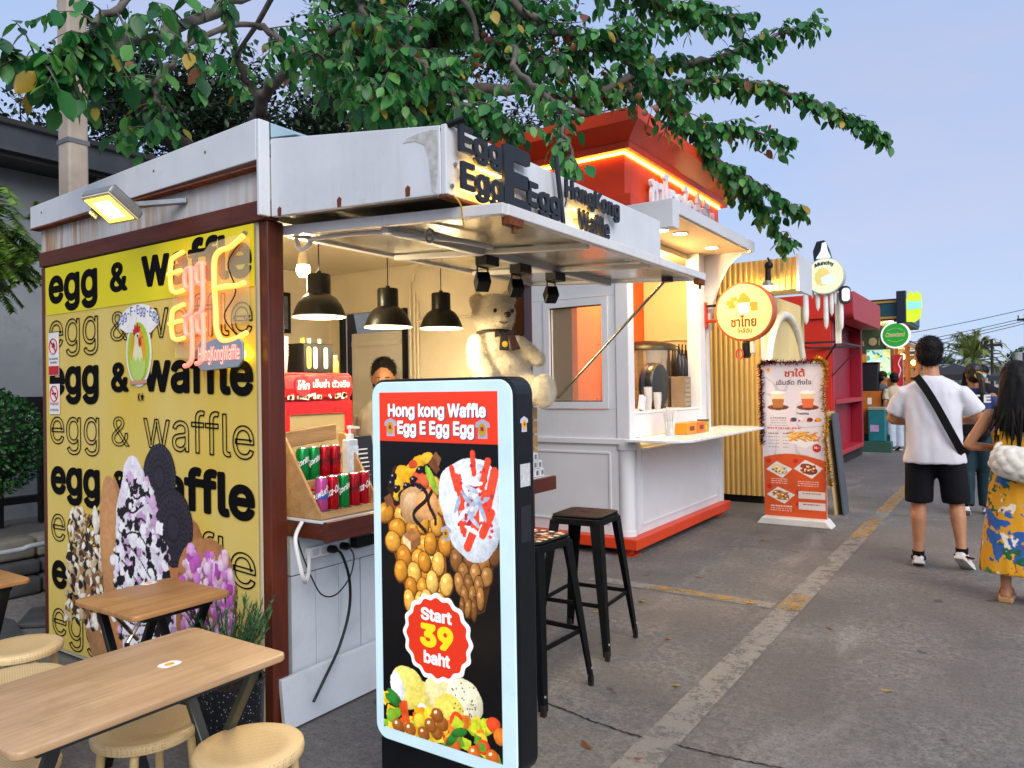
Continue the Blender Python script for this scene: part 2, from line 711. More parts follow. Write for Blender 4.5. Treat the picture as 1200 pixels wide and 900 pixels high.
def catmull(pts, k=6, closed=False):
    pts = [Vector(p) for p in pts]
    n = len(pts)
    out = []
    rng = range(n) if closed else range(n - 1)
    for i in rng:
        if closed:
            a, b, c, d = pts[i - 1], pts[i], pts[(i + 1) % n], pts[(i + 2) % n]
        else:
            a, b, c, d = pts[max(i - 1, 0)], pts[i], pts[i + 1], pts[min(i + 2, n - 1)]
        for j in range(k):
            t = j / k
            out.append(.5 * ((2 * b) + (c - a) * t + (2 * a - 5 * b + 4 * c - d) * t * t + (3 * b - a - 3 * c + d) * t ** 3))
    if not closed:
        out.append(pts[-1])
    return out

def lamp(name, loc, power, col, size=.03, parent=None, kind='POINT', spot=None, rot=None):
    d = bpy.data.lights.new(name, kind)
    d.energy = power
    d.color = lin(col)[:3]
    d.shadow_soft_size = size
    if kind == 'SPOT':
        d.spot_size = spot
        d.spot_blend = .6
    o = bpy.data.objects.new(name, d)
    COL.objects.link(o)
    if parent:
        o.parent = parent
        o.location = wmat(parent).inverted() @ Vector(loc)
    else:
        o.location = loc
    if rot is not None:
        o.rotation_euler = rot
    return o

def rrect(w, h, r, n=5, x0=0.0, y0=0.0):
    """rounded rectangle, counter-clockwise"""
    out = []
    for cx, cy, a0 in ((w - r, r, -90), (w - r, h - r, 0), (r, h - r, 90), (r, r, 180)):
        for i in range(n + 1):
            a = rad(a0 + 90 * i / n)
            out.append((x0 + cx + r * math.cos(a), y0 + cy + r * math.sin(a)))
    return out

X, Y, Z = Vector((1, 0, 0)), Vector((0, 1, 0)), Vector((0, 0, 1))
# ================================================================== materials of the setting
def mat_concrete():
    n = NT('worn_concrete')
    big = n.noise(.35, detail=6, rough=.6)
    mid = n.noise(2.1, detail=8, rough=.68, dist=.4)
    fine = n.noise(26, detail=6, rough=.75)
    grit = n.noise(190, detail=3, rough=.7)
    c = n.ramp(mid, [(.32, (.108, .104, .096)), (.5, (.205, .197, .183)), (.68, (.315, .30, .276))])
    c = n.mix(n.ramp(big, [(.35, (0, 0, 0)), (.65, (1, 1, 1))]), c, n.mix(.5, c, (.21, .2, .212, 1)))
    c = n.mix(n.ramp(fine, [(.42, (.95, .95, .95)), (.6, (0, 0, 0))]), c, (.11, .11, .106, 1))
    st = n.ramp(n.noise(.8, detail=5, rough=.62, dist=1.2), [(.42, (0, 0, 0)), (.64, (1, 1, 1))])
    c = n.mix(n.math('MULTIPLY', st, .62), c, (.085, .083, .08, 1))
    wm = n.ramp(n.noise(.22, detail=3), [(.4, (0, 0, 0)), (.7, (1, 1, 1))])
    c = n.mix(n.math('MULTIPLY', wm, .35), c, (.30, .265, .22, 1))
    sp = n.noise(5.5, detail=3, rough=.5)
    spots = n.ramp(sp, [(.685, (0, 0, 0)), (.715, (1, 1, 1))])
    c = n.mix(n.math('MULTIPLY', spots, .7), c, (.038, .036, .036, 1))
    pale = n.ramp(n.noise(44, detail=2), [(.69, (0, 0, 0)), (.75, (1, 1, 1))])
    c = n.mix(n.math('MULTIPLY', pale, .35), c, (.34, .33, .31, 1))
    c = n.mix(n.math('MULTIPLY', grit, .3), c, (.08, .08, .08, 1))
    pl = n.ramp(n.noise(1.7, vec=n.mapping((1, .35, 1), rot=(0, 0, .5)), detail=7, rough=.7, dist=.8), [(.56, (0, 0, 0)), (.72, (1, 1, 1))])
    c = n.mix(n.math('MULTIPLY', pl, .45), c, (.36, .35, .33, 1))
    gr = n.ramp(n.noise(75, detail=5, rough=.8), [(.36, (1, 1, 1)), (.5, (0, 0, 0))])
    c = n.mix(n.math('MULTIPLY', gr, .75), c, (.045, .044, .043, 1))
    n.set('Base Color', c)
    n.set('Roughness', n.math('ADD', n.math('MULTIPLY', mid, .3), .55))
    n.set('Specular IOR Level', .3)
    h = n.math('ADD', n.math('MULTIPLY', fine, .6), n.math('MULTIPLY', grit, .5))
    n.bump(h, .55, .006)
    return n.m

def mat_paint(name, col, keep):
    n = NT(name)
    w = n.noise(9, detail=8, rough=.75)
    g = n.noise(60, detail=4, rough=.7)
    c = n.mix(g, lin(col), tuple(x * .62 for x in lin(col)[:3]) + (1,))
    n.set('Base Color', c)
    n.set('Roughness', .75)
    a = n.math('ADD', n.math('MULTIPLY', w, .7), n.math('MULTIPLY', g, .3))
    n.set('Alpha', n.ramp(a, [(keep - .07, (0, 0, 0)), (keep + .05, (.85, .85, .85))]))
    return n.m

CONC = mat_concrete()
struct(obj('ground', MB().add([(-600, -300, 0), (600, -300, 0), (600, 1500, 0), (-600, 1500, 0)], [(0, 1, 2, 3)]), CONC, origin=(0, 0, 0)))
PW, PY = mat_paint('faded_white_paint', '#98948b', .45), mat_paint('old_yellow_paint', '#c09338', .52)
def sheet(name, pts, z, m):
    return struct(obj(name, MB().add([(x, y, z) for x, y in pts], [tuple(range(len(pts)))]), m))
sheet('lane_line', [(-1.265, .5), (-1.115, .5), (-1.115, 60), (-1.265, 60)], .004, PW)
sheet('lane_line', [(-2.62, 4.86), (-1.287, 4.82), (-1.287, 4.95), (-2.62, 4.99)], .004, PW)
sheet('yellow_marking', [(-1.27, 4.80), (-1.12, 4.83), (-1.12, 5.22), (-1.25, 5.20)], .008, PY)
sheet('yellow_marking', [(-2.15, 4.86), (-1.40, 4.85), (-1.42, 4.94), (-2.12, 4.96)], .008, PY)
sheet('yellow_marking', [(-1.262, 7.4), (-1.118, 7.4), (-1.118, 8.6), (-1.262, 8.6)], .008, PY)
sheet('yellow_marking', [(-1.262, 9.0), (-1.118, 9.0), (-1.118, 17.0), (-1.262, 17.0)], .008, PY)
# the crack between two pours of concrete
def crack(pts, w0, seed):
    r = random.Random(seed)
    mb = MB()
    p = catmull([(x, y, .003) for x, y in pts], 22)
    L, Rr = [], []
    for i, q in enumerate(p):
        d = (p[min(i + 1, len(p) - 1)] - p[max(i - 1, 0)]).normalized()
        s = Vector((-d.y, d.x, 0))
        j = r.uniform(-.006, .006)
        w = w0 * r.uniform(.35, 1.15)
        L.append(q + s * (w + j)); Rr.append(q - s * (w - j))
    k = len(p)
    mb.add(L + Rr, [(k + i, k + i + 1, i + 1, i) for i in range(k - 1)])
    return struct(obj('ground_crack', mb, M('crack_dark', '#1b1a19', .95)))
crack([(-2.35, 3.02), (-1.75, 2.86), (-1.35, 2.79), (-1.05, 2.80), (-.75, 2.83), (-.2, 2.95), (.6, 3.05)], .006, 3)
crack([(-1.2, 8.9), (-.6, 8.93), (0.2, 8.9), (1.2, 8.95)], .006, 4)
crack([(-2.2, 6.4), (-1.9, 6.6), (-1.5, 6.55)], .004, 6)

# ================================================================== left background: terrace, wall, building, pole
STONE = M('rough_stone', '#6a675f', .85, var=.35, vs=5, bump=.8, bs=22, dirt=.6)
DSTONE = M('dark_slate', '#3a3d3e', .8, var=.4, vs=6, bump=.8, bs=18, dirt=.5)
struct(obj('terrace', MB().box(-14, -6.05, -3, 9, 0, .33), M('terrace_floor', '#77736a', .85, var=.2, vs=2, bump=.3, bs=30, dirt=.4), bevel=.02))
tw = thing('terrace_wall', 'low rough stone retaining wall along the terrace, left of the yellow banner', 'wall', (-5.95, 2, 0))
r = random.Random(11)
for row, (z0, z1, mm) in enumerate(((0, .13, DSTONE), (.13, .24, DSTONE), (.24, .40, STONE))):
    y = .6 + row * .17
    while y < 4.4:
        w = r.uniform(.35, .62)
        x1 = -5.82 + r.uniform(-.03, .03) - row * .05
        obj('stone', MB().box(-6.15, x1, y + .006, y + w - .006, z0 + .004, z1 - .004), mm, tw, bevel=.025, seg=2, smooth=60)
        y += w
for k in range(7):
    y = .2 + k * .55 + r.uniform(-.05, .05)
    x = -5.05 + r.uniform(-.12, .1)
    sl = obj('slate_slab', MB().prism([(-.36, -.22), (.05, -.27), (.37, -.18), (.33, .2), (-.02, .25), (-.35, .2)], (x, y, .0), (math.cos(k), math.sin(k), 0), (-math.sin(k), math.cos(k), 0), (0, 0, r.uniform(.03, .06))), DSTONE, bevel=.012, smooth=50)
    tag(sl, 'dark uneven slate slab on the ground below the terrace wall', 'paving slab', 'slate slabs below the terrace wall')
pp = obj('conduit_pipe', MB().tube(catmull([(-5.74, .9, .36), (-5.74, 1.9, .36), (-5.72, 2.35, .36), (-5.7, 2.5, .38), (-5.7, 3.4, .38)], 5), .018, 8), M('pvc_grey', '#8f979b', .45), smooth=60)
tag(pp, 'grey plastic conduit pipe running along the stone terrace edge', 'pipe')

bld = thing('grey_building', 'grey rendered building with a dark roof eave behind the tree', 'building', (-8, 3, 0))
obj('wall', MB().box(-7.9, -7.4, -3, 14, .33, 3.5), M('grey_render', '#8b9296', .9, var=.22, vs=1.3, bump=.35, bs=25, dirt=.5), bld)
BE = M('eave_dark', '#2d2b2c', .7, var=.3, vs=3, bump=.2, bs=20)
obj('fascia_board', MB().box(-7.03, -6.97, -3, 14, 3.5, 3.72), M('fascia_slate', '#3c4249', .6, var=.25, vs=4), bld)
obj('soffit', MB().box(-7.4, -7.03, -3, 14, 3.46, 3.5), BE, bld)
obj('roof', MB().prism([(-6.93, 3.72), (-6.93, 3.76), (-9.5, 4.6), (-9.5, 4.5)], (0, -3, 0), X, Z, (0, 17, 0)), BE, bld)
for k in range(9):
    obj('rafter', MB().box(-7.4, -7.04, -2 + k * 1.4, -1.9 + k * 1.4, 3.36, 3.455), BE, bld)

pole = thing('concrete_pole', 'tall weathered concrete pole standing between the tree leaves behind the kiosk', 'pole', (-5.2, 2.5, 0))
obj('shaft', MB().prism([(-.075, -.065), (.075, -.065), (.075, .065), (-.075, .065)], (-5.2, 2.5, 0), X, Y, (0, 0, 7.5)), M('pole_concrete', '#a59a8c', .85, var=.2, vs=4, bump=.3, bs=30, dirt=.35), pole, bevel=.015)
for z in (3.1, 4.3, 5.5):
    obj('band', MB().box(-5.28, -5.12, 2.43, 2.57, z, z + .03), M('galv_band', '#7d8184', .5, .7), pole)

# "ZONE" board on the terrace
zb = thing('zone_board', 'black standing board lettered ZONE on the terrace at the left edge', 'sign board', (-7.0, 2.85, .33))
BLKM = M('black_metal', '#141416', .45, .3, var=.2)
obj('panel', MB().box(-6.98, -6.94, 2.2, 3.14, 1.0, 1.42), BLKM, zb, bevel=.006)
for yy in (2.3, 2.72, 3.06):
    obj('leg', MB().box(-6.99, -6.93, yy - .03, yy + .03, .34, 1.0), BLKM, zb)
obj('foot_rail', MB().box(-7.0, -6.92, 2.2, 3.14, .52, .58), BLKM, zb)
text('lettering', 'ZONE', M('white_print', '#e8e8e6', .6), zb, (-6.938, 2.66, 1.07), Y, Z, w=.32, h=.2, bold=.03)
# ================================================================== the waffle kiosk
def mat_white_metal(name, base='#d6dbe0', rust=.5, streak_z=None):
    """white painted sheet metal, a little grimy, rust bleeding downwards in streaks"""
    n = NT(name)
    v = n.noise(3, detail=6, rough=.6)
    c0 = lin(base)
    c = n.ramp(v, [(.3, tuple(x * .86 for x in c0[:3])), (.7, c0)])
    st = n.noise(1.0, vec=n.mapping((26, 26, 1.4)), detail=4, rough=.6)
    big = n.noise(1.6, detail=3)
    lowt = .40 if rust > .9 else .50
    s = n.ramp(st, [(lowt, (0, 0, 0)), (lowt + .2, (1, 1, 1))])
    b = n.ramp(big, [(.30 if rust > .9 else .36, (0, 0, 0)), (.55, (1, 1, 1))])
    f = n.math('MULTIPLY', n.math('MULTIPLY', s, b), rust)
    c = n.mix(f, c, (.42, .20, .055, 1))
    g = n.ramp(n.noise(14, detail=8, rough=.75), [(.6, (0, 0, 0)), (.72, (1, 1, 1))])
    c = n.mix(n.math('MULTIPLY', g, .22), c, (.25, .23, .2, 1))
    n.set('Base Color', c)
    n.set('Roughness', n.math('ADD', n.math('MULTIPLY', v, .25), .3))
    n.bump(n.noise(7, detail=2), .08, .01)
    return n.m

def mat_wood(name, c1, c2, scale=1.0, axis='z', rough=.45, ring=14.0, coat=0.0):
    n = NT(name)
    sc = {'x': (1.2, 14, 14), 'y': (14, 1.2, 14), 'z': (14, 14, 1.2)}[axis]
    vec = n.mapping(tuple(x * scale for x in sc))
    g = n.noise(1.0, vec=vec, detail=8, rough=.62, dist=.8)
    fine = n.noise(1.0, vec=n.mapping(tuple((x * 6 if x > 2 else x * 2) * scale for x in sc)), detail=5, rough=.7)
    c = n.ramp(g, [(.25, lin(c1)), (.5, n_mid(c1, c2)), (.75, lin(c2))])
    c = n.mix(n.math('MULTIPLY', n.ramp(fine, [(.5, (0, 0, 0)), (.75, (1, 1, 1))]), .45), c, tuple(x * .55 for x in lin(c1)[:3]) + (1,))
    sc2 = n.ramp(n.noise(5, detail=7, rough=.7), [(.55, (0, 0, 0)), (.7, (1, 1, 1))])
    c = n.mix(n.math('MULTIPLY', sc2, .28), c, tuple(x * .45 for x in lin(c1)[:3]) + (1,))
    n.set('Base Color', c)
    n.set('Roughness', n.math('ADD', n.math('MULTIPLY', fine, .2), rough - .1))
    n.set('Coat Weight', coat)
    n.bump(fine, .12, .003)
    return n.m
def n_mid(a, b):
    a, b = lin(a), lin(b)
    return tuple((p + q) / 2 for p, q in zip(a, b))

WHITE = mat_white_metal('kiosk_white_metal', '#d8dde1', .10)
RUSTY = mat_white_metal('kiosk_rusty_panel', '#ced2d2', .95)
CREAM = M('kiosk_inner_wall', '#d9cfb4', .7, var=.08, vs=2, bump=.08, bs=30, dirt=.15)
BROWNW = mat_wood('kiosk_brown_wood', '#3a1408', '#6b2a12', 1, 'z', .42, coat=.12)
BROWNX = mat_wood('kiosk_brown_wood_beam', '#3a1408', '#6b2a12', 1, 'x', .45, coat=.1)
BROWNY = mat_wood('kiosk_brown_wood_rail', '#3a1408', '#6a2a16', 1, 'y', .42, coat=.12)
GALV = M('galvanised_steel', '#9a9da0', .4, .8, var=.2, vs=20)
BLACK = M('black_powder_coat', '#0c0d0f', .42, .0, var=.2, vs=12, spec=.3)

K = thing('waffle_kiosk', 'white metal waffle kiosk with brown wooden posts and a raised awning flap', 'kiosk', (-3.4, 3.05, 0))
# posts and beams
obj('post', MB().box(-2.617, -2.562, 2.0, 2.085, 0, 2.145), BROWNW, K, bevel=.006)
obj('post', MB().box(-2.70, -2.60, 4.02, 4.12, 0, 2.14), BROWNW, K, bevel=.006)
obj('post', MB().box(-4.505, -4.455, 1.985, 2.07, 0, 2.14), BROWNW, K, bevel=.006)
obj('beam', MB().box(-4.505, -2.548, 1.975, 2.05, 2.142, 2.222), BROWNX, K, bevel=.004)
# side wall of sheet metal, back wall, far end wall, ceiling, roof
obj('side_wall', MB().box(-4.45, -2.618, 2.0, 2.05, 0.02, 2.14), CREAM, K)
obj('side_panel', MB().box(-4.5, -2.54, 1.985, 2.03, 2.224, 2.40), RUSTY, K, bevel=.002)
sf = MB().prism([(-4.535, 2.355), (-2.555, 2.378), (-2.555, 2.548), (-4.535, 2.478)], (0, 1.945, 0), X, Z, (0, .038, 0))
obj('side_fascia', sf, WHITE, K, bevel=.004)
obj('fascia_seam', MB().box(-4.53, -2.556, 1.941, 1.99, 2.348, 2.356), M('rust', '#6d3715', .9, var=.4, vs=30, bump=.5), K)
for xx in (-4.4, -3.93, -3.3, -2.9):
    obj('rivet', MB().ell((xx, 1.944, 2.43 + (xx + 4.4) * .03), (.006, .003, .006), 8, 4), M('rust', '#6d3715', .9), K)
obj('corner_trim', MB().box(-2.554, -2.535, 1.945, 2.0, 2.15, 2.545), WHITE, K, bevel=.004)
obj('back_wall', MB().box(-4.5, -4.45, 2.05, 4.15, .02, 2.40), CREAM, K)
obj('ceiling', MB().box(-4.45, -2.66, 2.05, 4.10, 2.33, 2.36), CREAM, K)
obj('roof', MB().box(-4.5, -2.56, 2.0, 4.12, 2.42, 2.46), WHITE, K)
obj('header_beam', MB().box(-2.66, -2.58, 2.05, 4.12, 2.15, 2.42), CREAM, K)
# far end wall with the service door and the gap above it
ew = MB().box(-3.62, -2.70, 4.05, 4.10, 0, 2.33).box(-4.45, -4.30, 4.05, 4.10, 0, 2.33).box(-4.30, -3.62, 4.05, 4.10, 2.02, 2.33)
obj('end_wall', ew, CREAM, K)
dr = obj('door', MB().box(-4.18, -3.66, 4.03, 4.06, .05, 1.86), M('door_offwhite', '#c9c6bd', .55, var=.06, vs=2, dirt=.2), K, bevel=.004)
for zz in (.9, 1.76):
    obj('door_rail', MB().box(-4.17, -3.67, 4.018, 4.031, zz, zz + .04), M('door_offwhite'), dr, bevel=.002)
obj('door_frame', MB().box(-3.655, -3.625, 4.02, 4.05, 0, 2.02).box(-4.30, -4.26, 4.02, 4.05, 0, 2.02), BLACK, K)
PVC = M('pvc_conduit', '#d8ceb2', .45, var=.06)
for xx in (-3.585, -3.545, -3.515):
    obj('conduit', MB().tube([(xx, 4.035, .9), (xx, 4.035, 2.2 - (xx + 3.585) * 2)], .011, 8), PVC, K, smooth=60)
obj('conduit', MB().tube(catmull([(-3.56, 4.035, 2.2), (-3.54, 4.035, 2.27), (-3.45, 4.035, 2.3), (-3.3, 4.035, 2.31)], 5), .011, 8), PVC, K, smooth=60)
obj('conduit', MB().tube([(-3.515, 4.035, 1.92), (-3.06, 4.035, 1.92), (-3.0, 4.035, 1.95), (-3.0, 4.035, 2.25)], .01, 8), PVC, K, smooth=60)
# front counter
obj('counter_top', MB().box(-3.02, -2.362, 2.125, 3.95, .868, .882), M('counter_laminate', '#d9dcdc', .25, var=.04), K, bevel=.003)
obj('counter_edge', MB().box(-2.36, -2.335, 2.10, 3.95, .80, .884), BROWNY, K, bevel=.004)
obj('counter_edge', MB().box(-2.62, -2.362, 2.123, 2.15, .80, .866), BROWNX, K, bevel=.004)
obj('counter_edge', MB().box(-2.62, -2.362, 3.92, 3.948, .80, .866), BROWNX, K, bevel=.004)
obj('counter_base', MB().box(-3.0, -2.64, 2.13, 4.0, 0, .865), CREAM, K)
for k in range(14):
    y0 = 2.135 + k * .138
    obj('plank', MB().box(-2.63, -2.602 - .002 * (k % 3), y0, y0 + .134, .045, .62), M('plank_white', '#c8d0d6', .5, var=.1, vs=5, bump=.15, bs=25, dirt=.35), K, bevel=.003)
obj('apron_board', MB().box(-2.63, -2.598, 2.13, 4.06, .625, .80), M('plank_white'), K, bevel=.003)
obj('sill', MB().box(-2.66, -2.59, 2.125, 4.06, .004, .042), BROWNY, K, bevel=.003)
skl = [(-.0, 0), (.0, 0)]
obj('skirt_board', MB().obox((-2.545, 2.36, .115), (.012, 0, .0), (0, .33, 0), (-.012, 0, .105)), M('plank_white'), K, bevel=.003)
obj('skirt_board', MB().obox((-2.56, 3.1, .155), (.01, 0, .0), (0, .40, 0), (-.008, 0, .10)), M('plank_white'), K, bevel=.003)
# projecting roof box over the front with a visible hollow soffit
def rz(x, a, b):          # height that runs from a at the post line to b at the front
    t = (x + 2.55) / .92
    return a + (b - a) * t
XF = -1.63
for (y0, y1, nm) in ((2.0, 2.025, 'canopy_side'), (3.875, 3.9, 'canopy_side')):
    obj(nm, MB().prism([(-2.533, 2.15), (XF, 2.10), (XF, 2.34), (-2.533, 2.475)], (0, y0, 0), X, Z, (0, y1 - y0, 0)), WHITE, K, bevel=.003)
obj('canopy_front', MB().box(XF + .001, XF + .024, 2.003, 3.897, 2.098, 2.343), WHITE, K, bevel=.004)
obj('canopy_top', MB().add([(-2.54, 2.003, 2.468), (XF, 2.003, 2.332), (XF, 3.897, 2.332), (-2.54, 3.897, 2.468), (-2.54, 2.003, 2.455), (XF, 2.003, 2.32), (XF, 3.897, 2.32), (-2.54, 3.897, 2.455)], [(0, 1, 2, 3), (7, 6, 5, 4), (0, 4, 5, 1), (1, 5, 6, 2), (2, 6, 7, 3), (3, 7, 4, 0)]), WHITE, K)
obj('flashing', MB().prism([(0, 0), (.16, -.02), (0, .06)], (-2.53, 2.0, 2.48), X, Z, (0, .3, 0)), M('pale_blue_sheet', '#a9c9d6', .3, var=.05), K)
SOF = M('soffit_sheet', '#b9b4a4', .5, .1, var=.12, vs=4, dirt=.3)
for k in range(5):
    y0 = 2.08 + k * .43
    obj('soffit_rib', MB().bar((-2.53, y0, 2.19), (XF, y0, 2.14), .05, .05), SOF, K)
obj('soffit_panel', MB().add([(-2.53, 2.026, 2.215), (XF - .002, 2.026, 2.165), (XF - .002, 3.874, 2.165), (-2.53, 3.874, 2.215)], [(0, 3, 2, 1)]), M('soffit_cream', '#cfc8b4', .6, var=.08, dirt=.2), K)
obj('soffit_rail', MB().box(XF - .05, XF - .002, 2.03, 3.87, 2.105, 2.14), SOF, K)
obj('soffit_rail', MB().box(-2.16, -2.12, 2.03, 3.87, 2.155, 2.19), SOF, K)
obj('edge_lip', MB().box(XF - .01, XF + .028, 2.0, 3.9, 2.088, 2.097), M('rust', '#6d3715', .9), K)
for (xx, zz) in ((-2.48, 2.165), (-2.13, 2.15), (-1.78, 2.135)):
    obj('rust_spot', MB().prism([(-.01, -.02), (.01, -.02), (.012, .012), (0, .02), (-.012, .01)], (xx, 1.9985, zz), X, Z, (0, .001, 0)), M('rust', '#6d3715', .9), K)
obj('patch', MB().prism([(.012, -.12), (.03, -.13), (.04, -.05), (.042, .03), (.04, .09), (.01, .096), (-.05, .094), (-.10, .088), (-.12, .075), (-.06, .07), (-.02, .05), (.0, .0)], (XF - .05, 1.9985, 2.235), X, Z, (0, .001, 0)), M('putty_grey', '#b9b9b5', .8, var=.25, vs=40), K)
for (yy, zz) in ((2.03, 2.13), (2.05, 2.21)):
    obj('bolt', MB().cyl((XF + .024, yy, zz), (XF + .032, yy, zz), .008, n=8), GALV, K)
# awning flap, raised level with the opening
FL = obj('awning_flap', MB().add([(-2.58, 2.13, 2.118), (-1.46, 2.13, 2.046), (-1.46, 4.08, 2.046), (-2.58, 4.08, 2.118), (-2.58, 2.13, 2.108), (-1.46, 2.13, 2.036), (-1.46, 4.08, 2.036), (-2.58, 4.08, 2.108)],
         [(0, 1, 2, 3), (7, 6, 5, 4), (0, 4, 5, 1), (1, 5, 6, 2), (2, 6, 7, 3), (3, 7, 4, 0)]), M('flap_sheet', '#c3bda8', .22, .55, var=.12, vs=3, dirt=.25), K)
FR = mat_white_metal('flap_frame_paint', '#dfe0de', .15)
def fz(x):
    return 2.113 + (x + 2.58) / 1.12 * -.072
for a, b in (((-2.6, 2.105), (-1.43, 2.105)), ((-2.6, 4.105), (-1.43, 4.105)), ((-1.445, 2.12), (-1.445, 4.09)), ((-2.585, 2.12), (-2.585, 4.09)), ((-2.02, 2.13), (-2.02, 4.08))):
    (x0, y0), (x1, y1) = a, b
    dz = -.02 if x0 == x1 == -2.02 else 0
    obj('flap_bar', MB().bar((x0, y0, fz(x0) + dz), (x1, y1, fz(x1) + dz), .036, .04), FR, FL, bevel=.003)
for yy in (2.78, 3.43):
    obj('flap_rib', MB().bar((-2.56, yy, fz(-2.56) - .022), (-1.47, yy, fz(-1.47) - .022), .03, .024), FR, FL, bevel=.003)
for (xx, yy) in ((-1.424, 2.16), (-1.424, 4.03)):
    obj('hinge_plate', MB().box(xx - .03, xx + .004, yy - .045, yy + .045, fz(xx) - .05, fz(xx) - .022).cyl((xx - .01, yy, fz(xx) - .075), (xx - .01, yy, fz(xx) - .04), .008, n=8), M('rust', '#6d3715', .9), FL)
obj('eye_ring', MB().tube([(-1.85 + .02 * math.cos(t), 2.2, fz(-1.85) - .05 + .026 * math.sin(t)) for t in [i * math.pi / 6 for i in range(12)]], .005, 6, closed=True), GALV, FL, smooth=60)
obj('conduit', MB().tube(catmull([(-2.57, 2.16, 2.09), (-2.545, 2.16, 2.04), (-2.49, 2.16, 2.05), (-2.44, 2.16, 2.075), (-2.1, 2.16, 2.055), (-1.95, 2.2, 2.03), (-1.86, 2.4, 2.03), (-1.84, 2.6, 2.03)], 5), .011, 8), M('white_pvc', '#dcdcd8', .4, var=.05), FL, smooth=60)
obj('strut', MB().tube([(-1.62, 4.03, 2.045), (-2.36, 4.02, 1.36)], .009, 8), M('chrome', '#b8b2a6', .2, 1.0, var=.15), K, smooth=60)
obj('strut_bracket', MB().box(-1.65, -1.60, 4.0, 4.06, 2.02, 2.06), BLACK, K, bevel=.003)

# ------------------------------------------------------------------ raised lettering on the canopy front
SL = thing('canopy_sign', 'black raised letters Egg Egg E Egg HongKong Waffle on the white canopy front', 'sign', (-1.6, 2.7, 2.1))
LET = M('letter_black', '#14181f', .5, var=.1)
XL = XF + .05
def clet(body, y0, y1, z0, z1, bold=.03, e=.012, **k):
    return text('lettering', body, LET, SL, (XL, y0, z0), Y, Z, w=y1 - y0, h=z1 - z0, ext=e, bold=bold, **k)
clet('Egg', 2.035, 2.29, 2.225, 2.345)
clet('Egg', 2.045, 2.298, 2.095, 2.218)
clet('E', 2.305, 2.49, 2.10, 2.352, .035)
clet('Egg', 2.47, 2.725, 2.12, 2.245)
obj('lettering', MB().bar((XL + .006, 2.70, 2.40), (XL + .006, 2.755, 2.115), .022, .012, up=(1, 0, 0)), LET, SL)
clet('HongKong', 2.775, 3.30, 2.218, 2.325, .025)
clet('Waffle', 2.885, 3.19, 2.118, 2.218, .022)
WARM = M('warm_led', '#ffd27a', .5, emit=5.0, ecol='#ffc24a')
for y0, y1, z in ((2.06, 2.42, 2.12), (2.10, 2.30, 2.215), (2.83, 3.1, 2.13), (2.86, 3.12, 2.205)):
    obj('light_strip', MB().box(XF + .04, XF + .05, y0, y1, z, z + .008), WARM, SL)
for yy in (2.08, 2.4, 2.62, 2.9, 3.1):
    obj('standoff', MB().cyl((XF + .02, yy, 2.17), (XL + .002, yy, 2.17), .005, n=6), GALV, SL)
obj('cable', MB().tube(catmull([(XL, 2.79, 2.24), (XL + .01, 2.775, 2.225), (XL, 2.78, 2.2)], 4), .003, 5), BLACK, SL)
obj('cable', MB().tube(catmull([(XF + .03, 2.03, 2.10), (XF + .04, 2.06, 2.07), (XF + .02, 2.1, 2.02), (XF + .02, 2.11, 2.0)], 5), .003, 5), M('yellow_cable', '#d8b43c', .5), SL)
obj('cable_stub', MB().tube([(XL - .03, 2.02, 2.34), (XL + .02, 2.05, 2.36)], .012, 6), BLACK, SL)
# ================================================================== the yellow printed banner on the side wall
YB = 1.982       # its plane
BX0, BX1, BZ0, BZ1 = -4.452, -2.622, .05, 2.132
def mat_vinyl(name, col, col2):
    n = NT(name)
    w = n.noise(1.1, vec=n.mapping((2.2, 1, .9)), detail=3)
    c = n.ramp(w, [(.3, lin(col)), (.72, lin(col2))])
    n.set('Base Color', c)
    n.set('Roughness', .42)
    n.bump(n.noise(1.6, vec=n.mapping((1.6, 1, 1)), detail=2), .25, .03)
    return n.m
BN = thing('yellow_banner', 'yellow vinyl banner printed egg & waffle with cone pictures on the kiosk side', 'banner', (-3.54, YB, 0))
obj('vinyl', MB().box(BX0, BX1, YB, YB + .003, BZ0, 1.872), mat_vinyl('banner_mustard', '#d8b93e', '#dcc778'), BN)
obj('vinyl', MB().box(BX0 + .01, BX1, YB - .003, YB - .0002, 1.868, BZ1), mat_vinyl('banner_lemon', '#dcd408', '#e3d210'), BN)
PBK = M('print_black', '#0b0b0c', .8, var=.05, spec=.1)
def bword(body, x0, x1, zb, hh, out=False, arch=0.0, slope=0.0):
    """zb = height of the lowest point of the word"""
    def wp(u, v, W, H):
        t = (u + x0 - BX0) / (BX1 - BX0)
        return u, v + slope * (u / W) + arch * np.sin(np.pi * t)
    return text('lettering', body, PBK, BN, (x0, YB - .0034, zb), X, Z, w=x1 - x0, h=hh, ext=.0004, bold=0 if out else .03, outline=.009 if out else 0, rows=64, warp=wp)
for i, zb in enumerate((1.945, 1.70, 1.445, 1.175, .905, .645, .392, .13)):
    out = i % 2 == 1
    d = .07
    bword('egg', -4.405, -3.885, zb - d, .205, out)
    if i < 5:
        bword('&', -3.765, -3.60, zb - (.01 if out else .01), .15, out)
    if i in (0, 1, 2, 3):
        bword('waffle', -3.475, -2.635, zb - .01, .20 if out else .205, out, slope=-.03)
    elif i == 4:
        bword('affle', -3.31, -2.635, zb - .01, .205, out, slope=-.02)
    elif i == 5:
        bword('ffle', -3.17, -2.635, zb - .03, .21, out, slope=-.03)

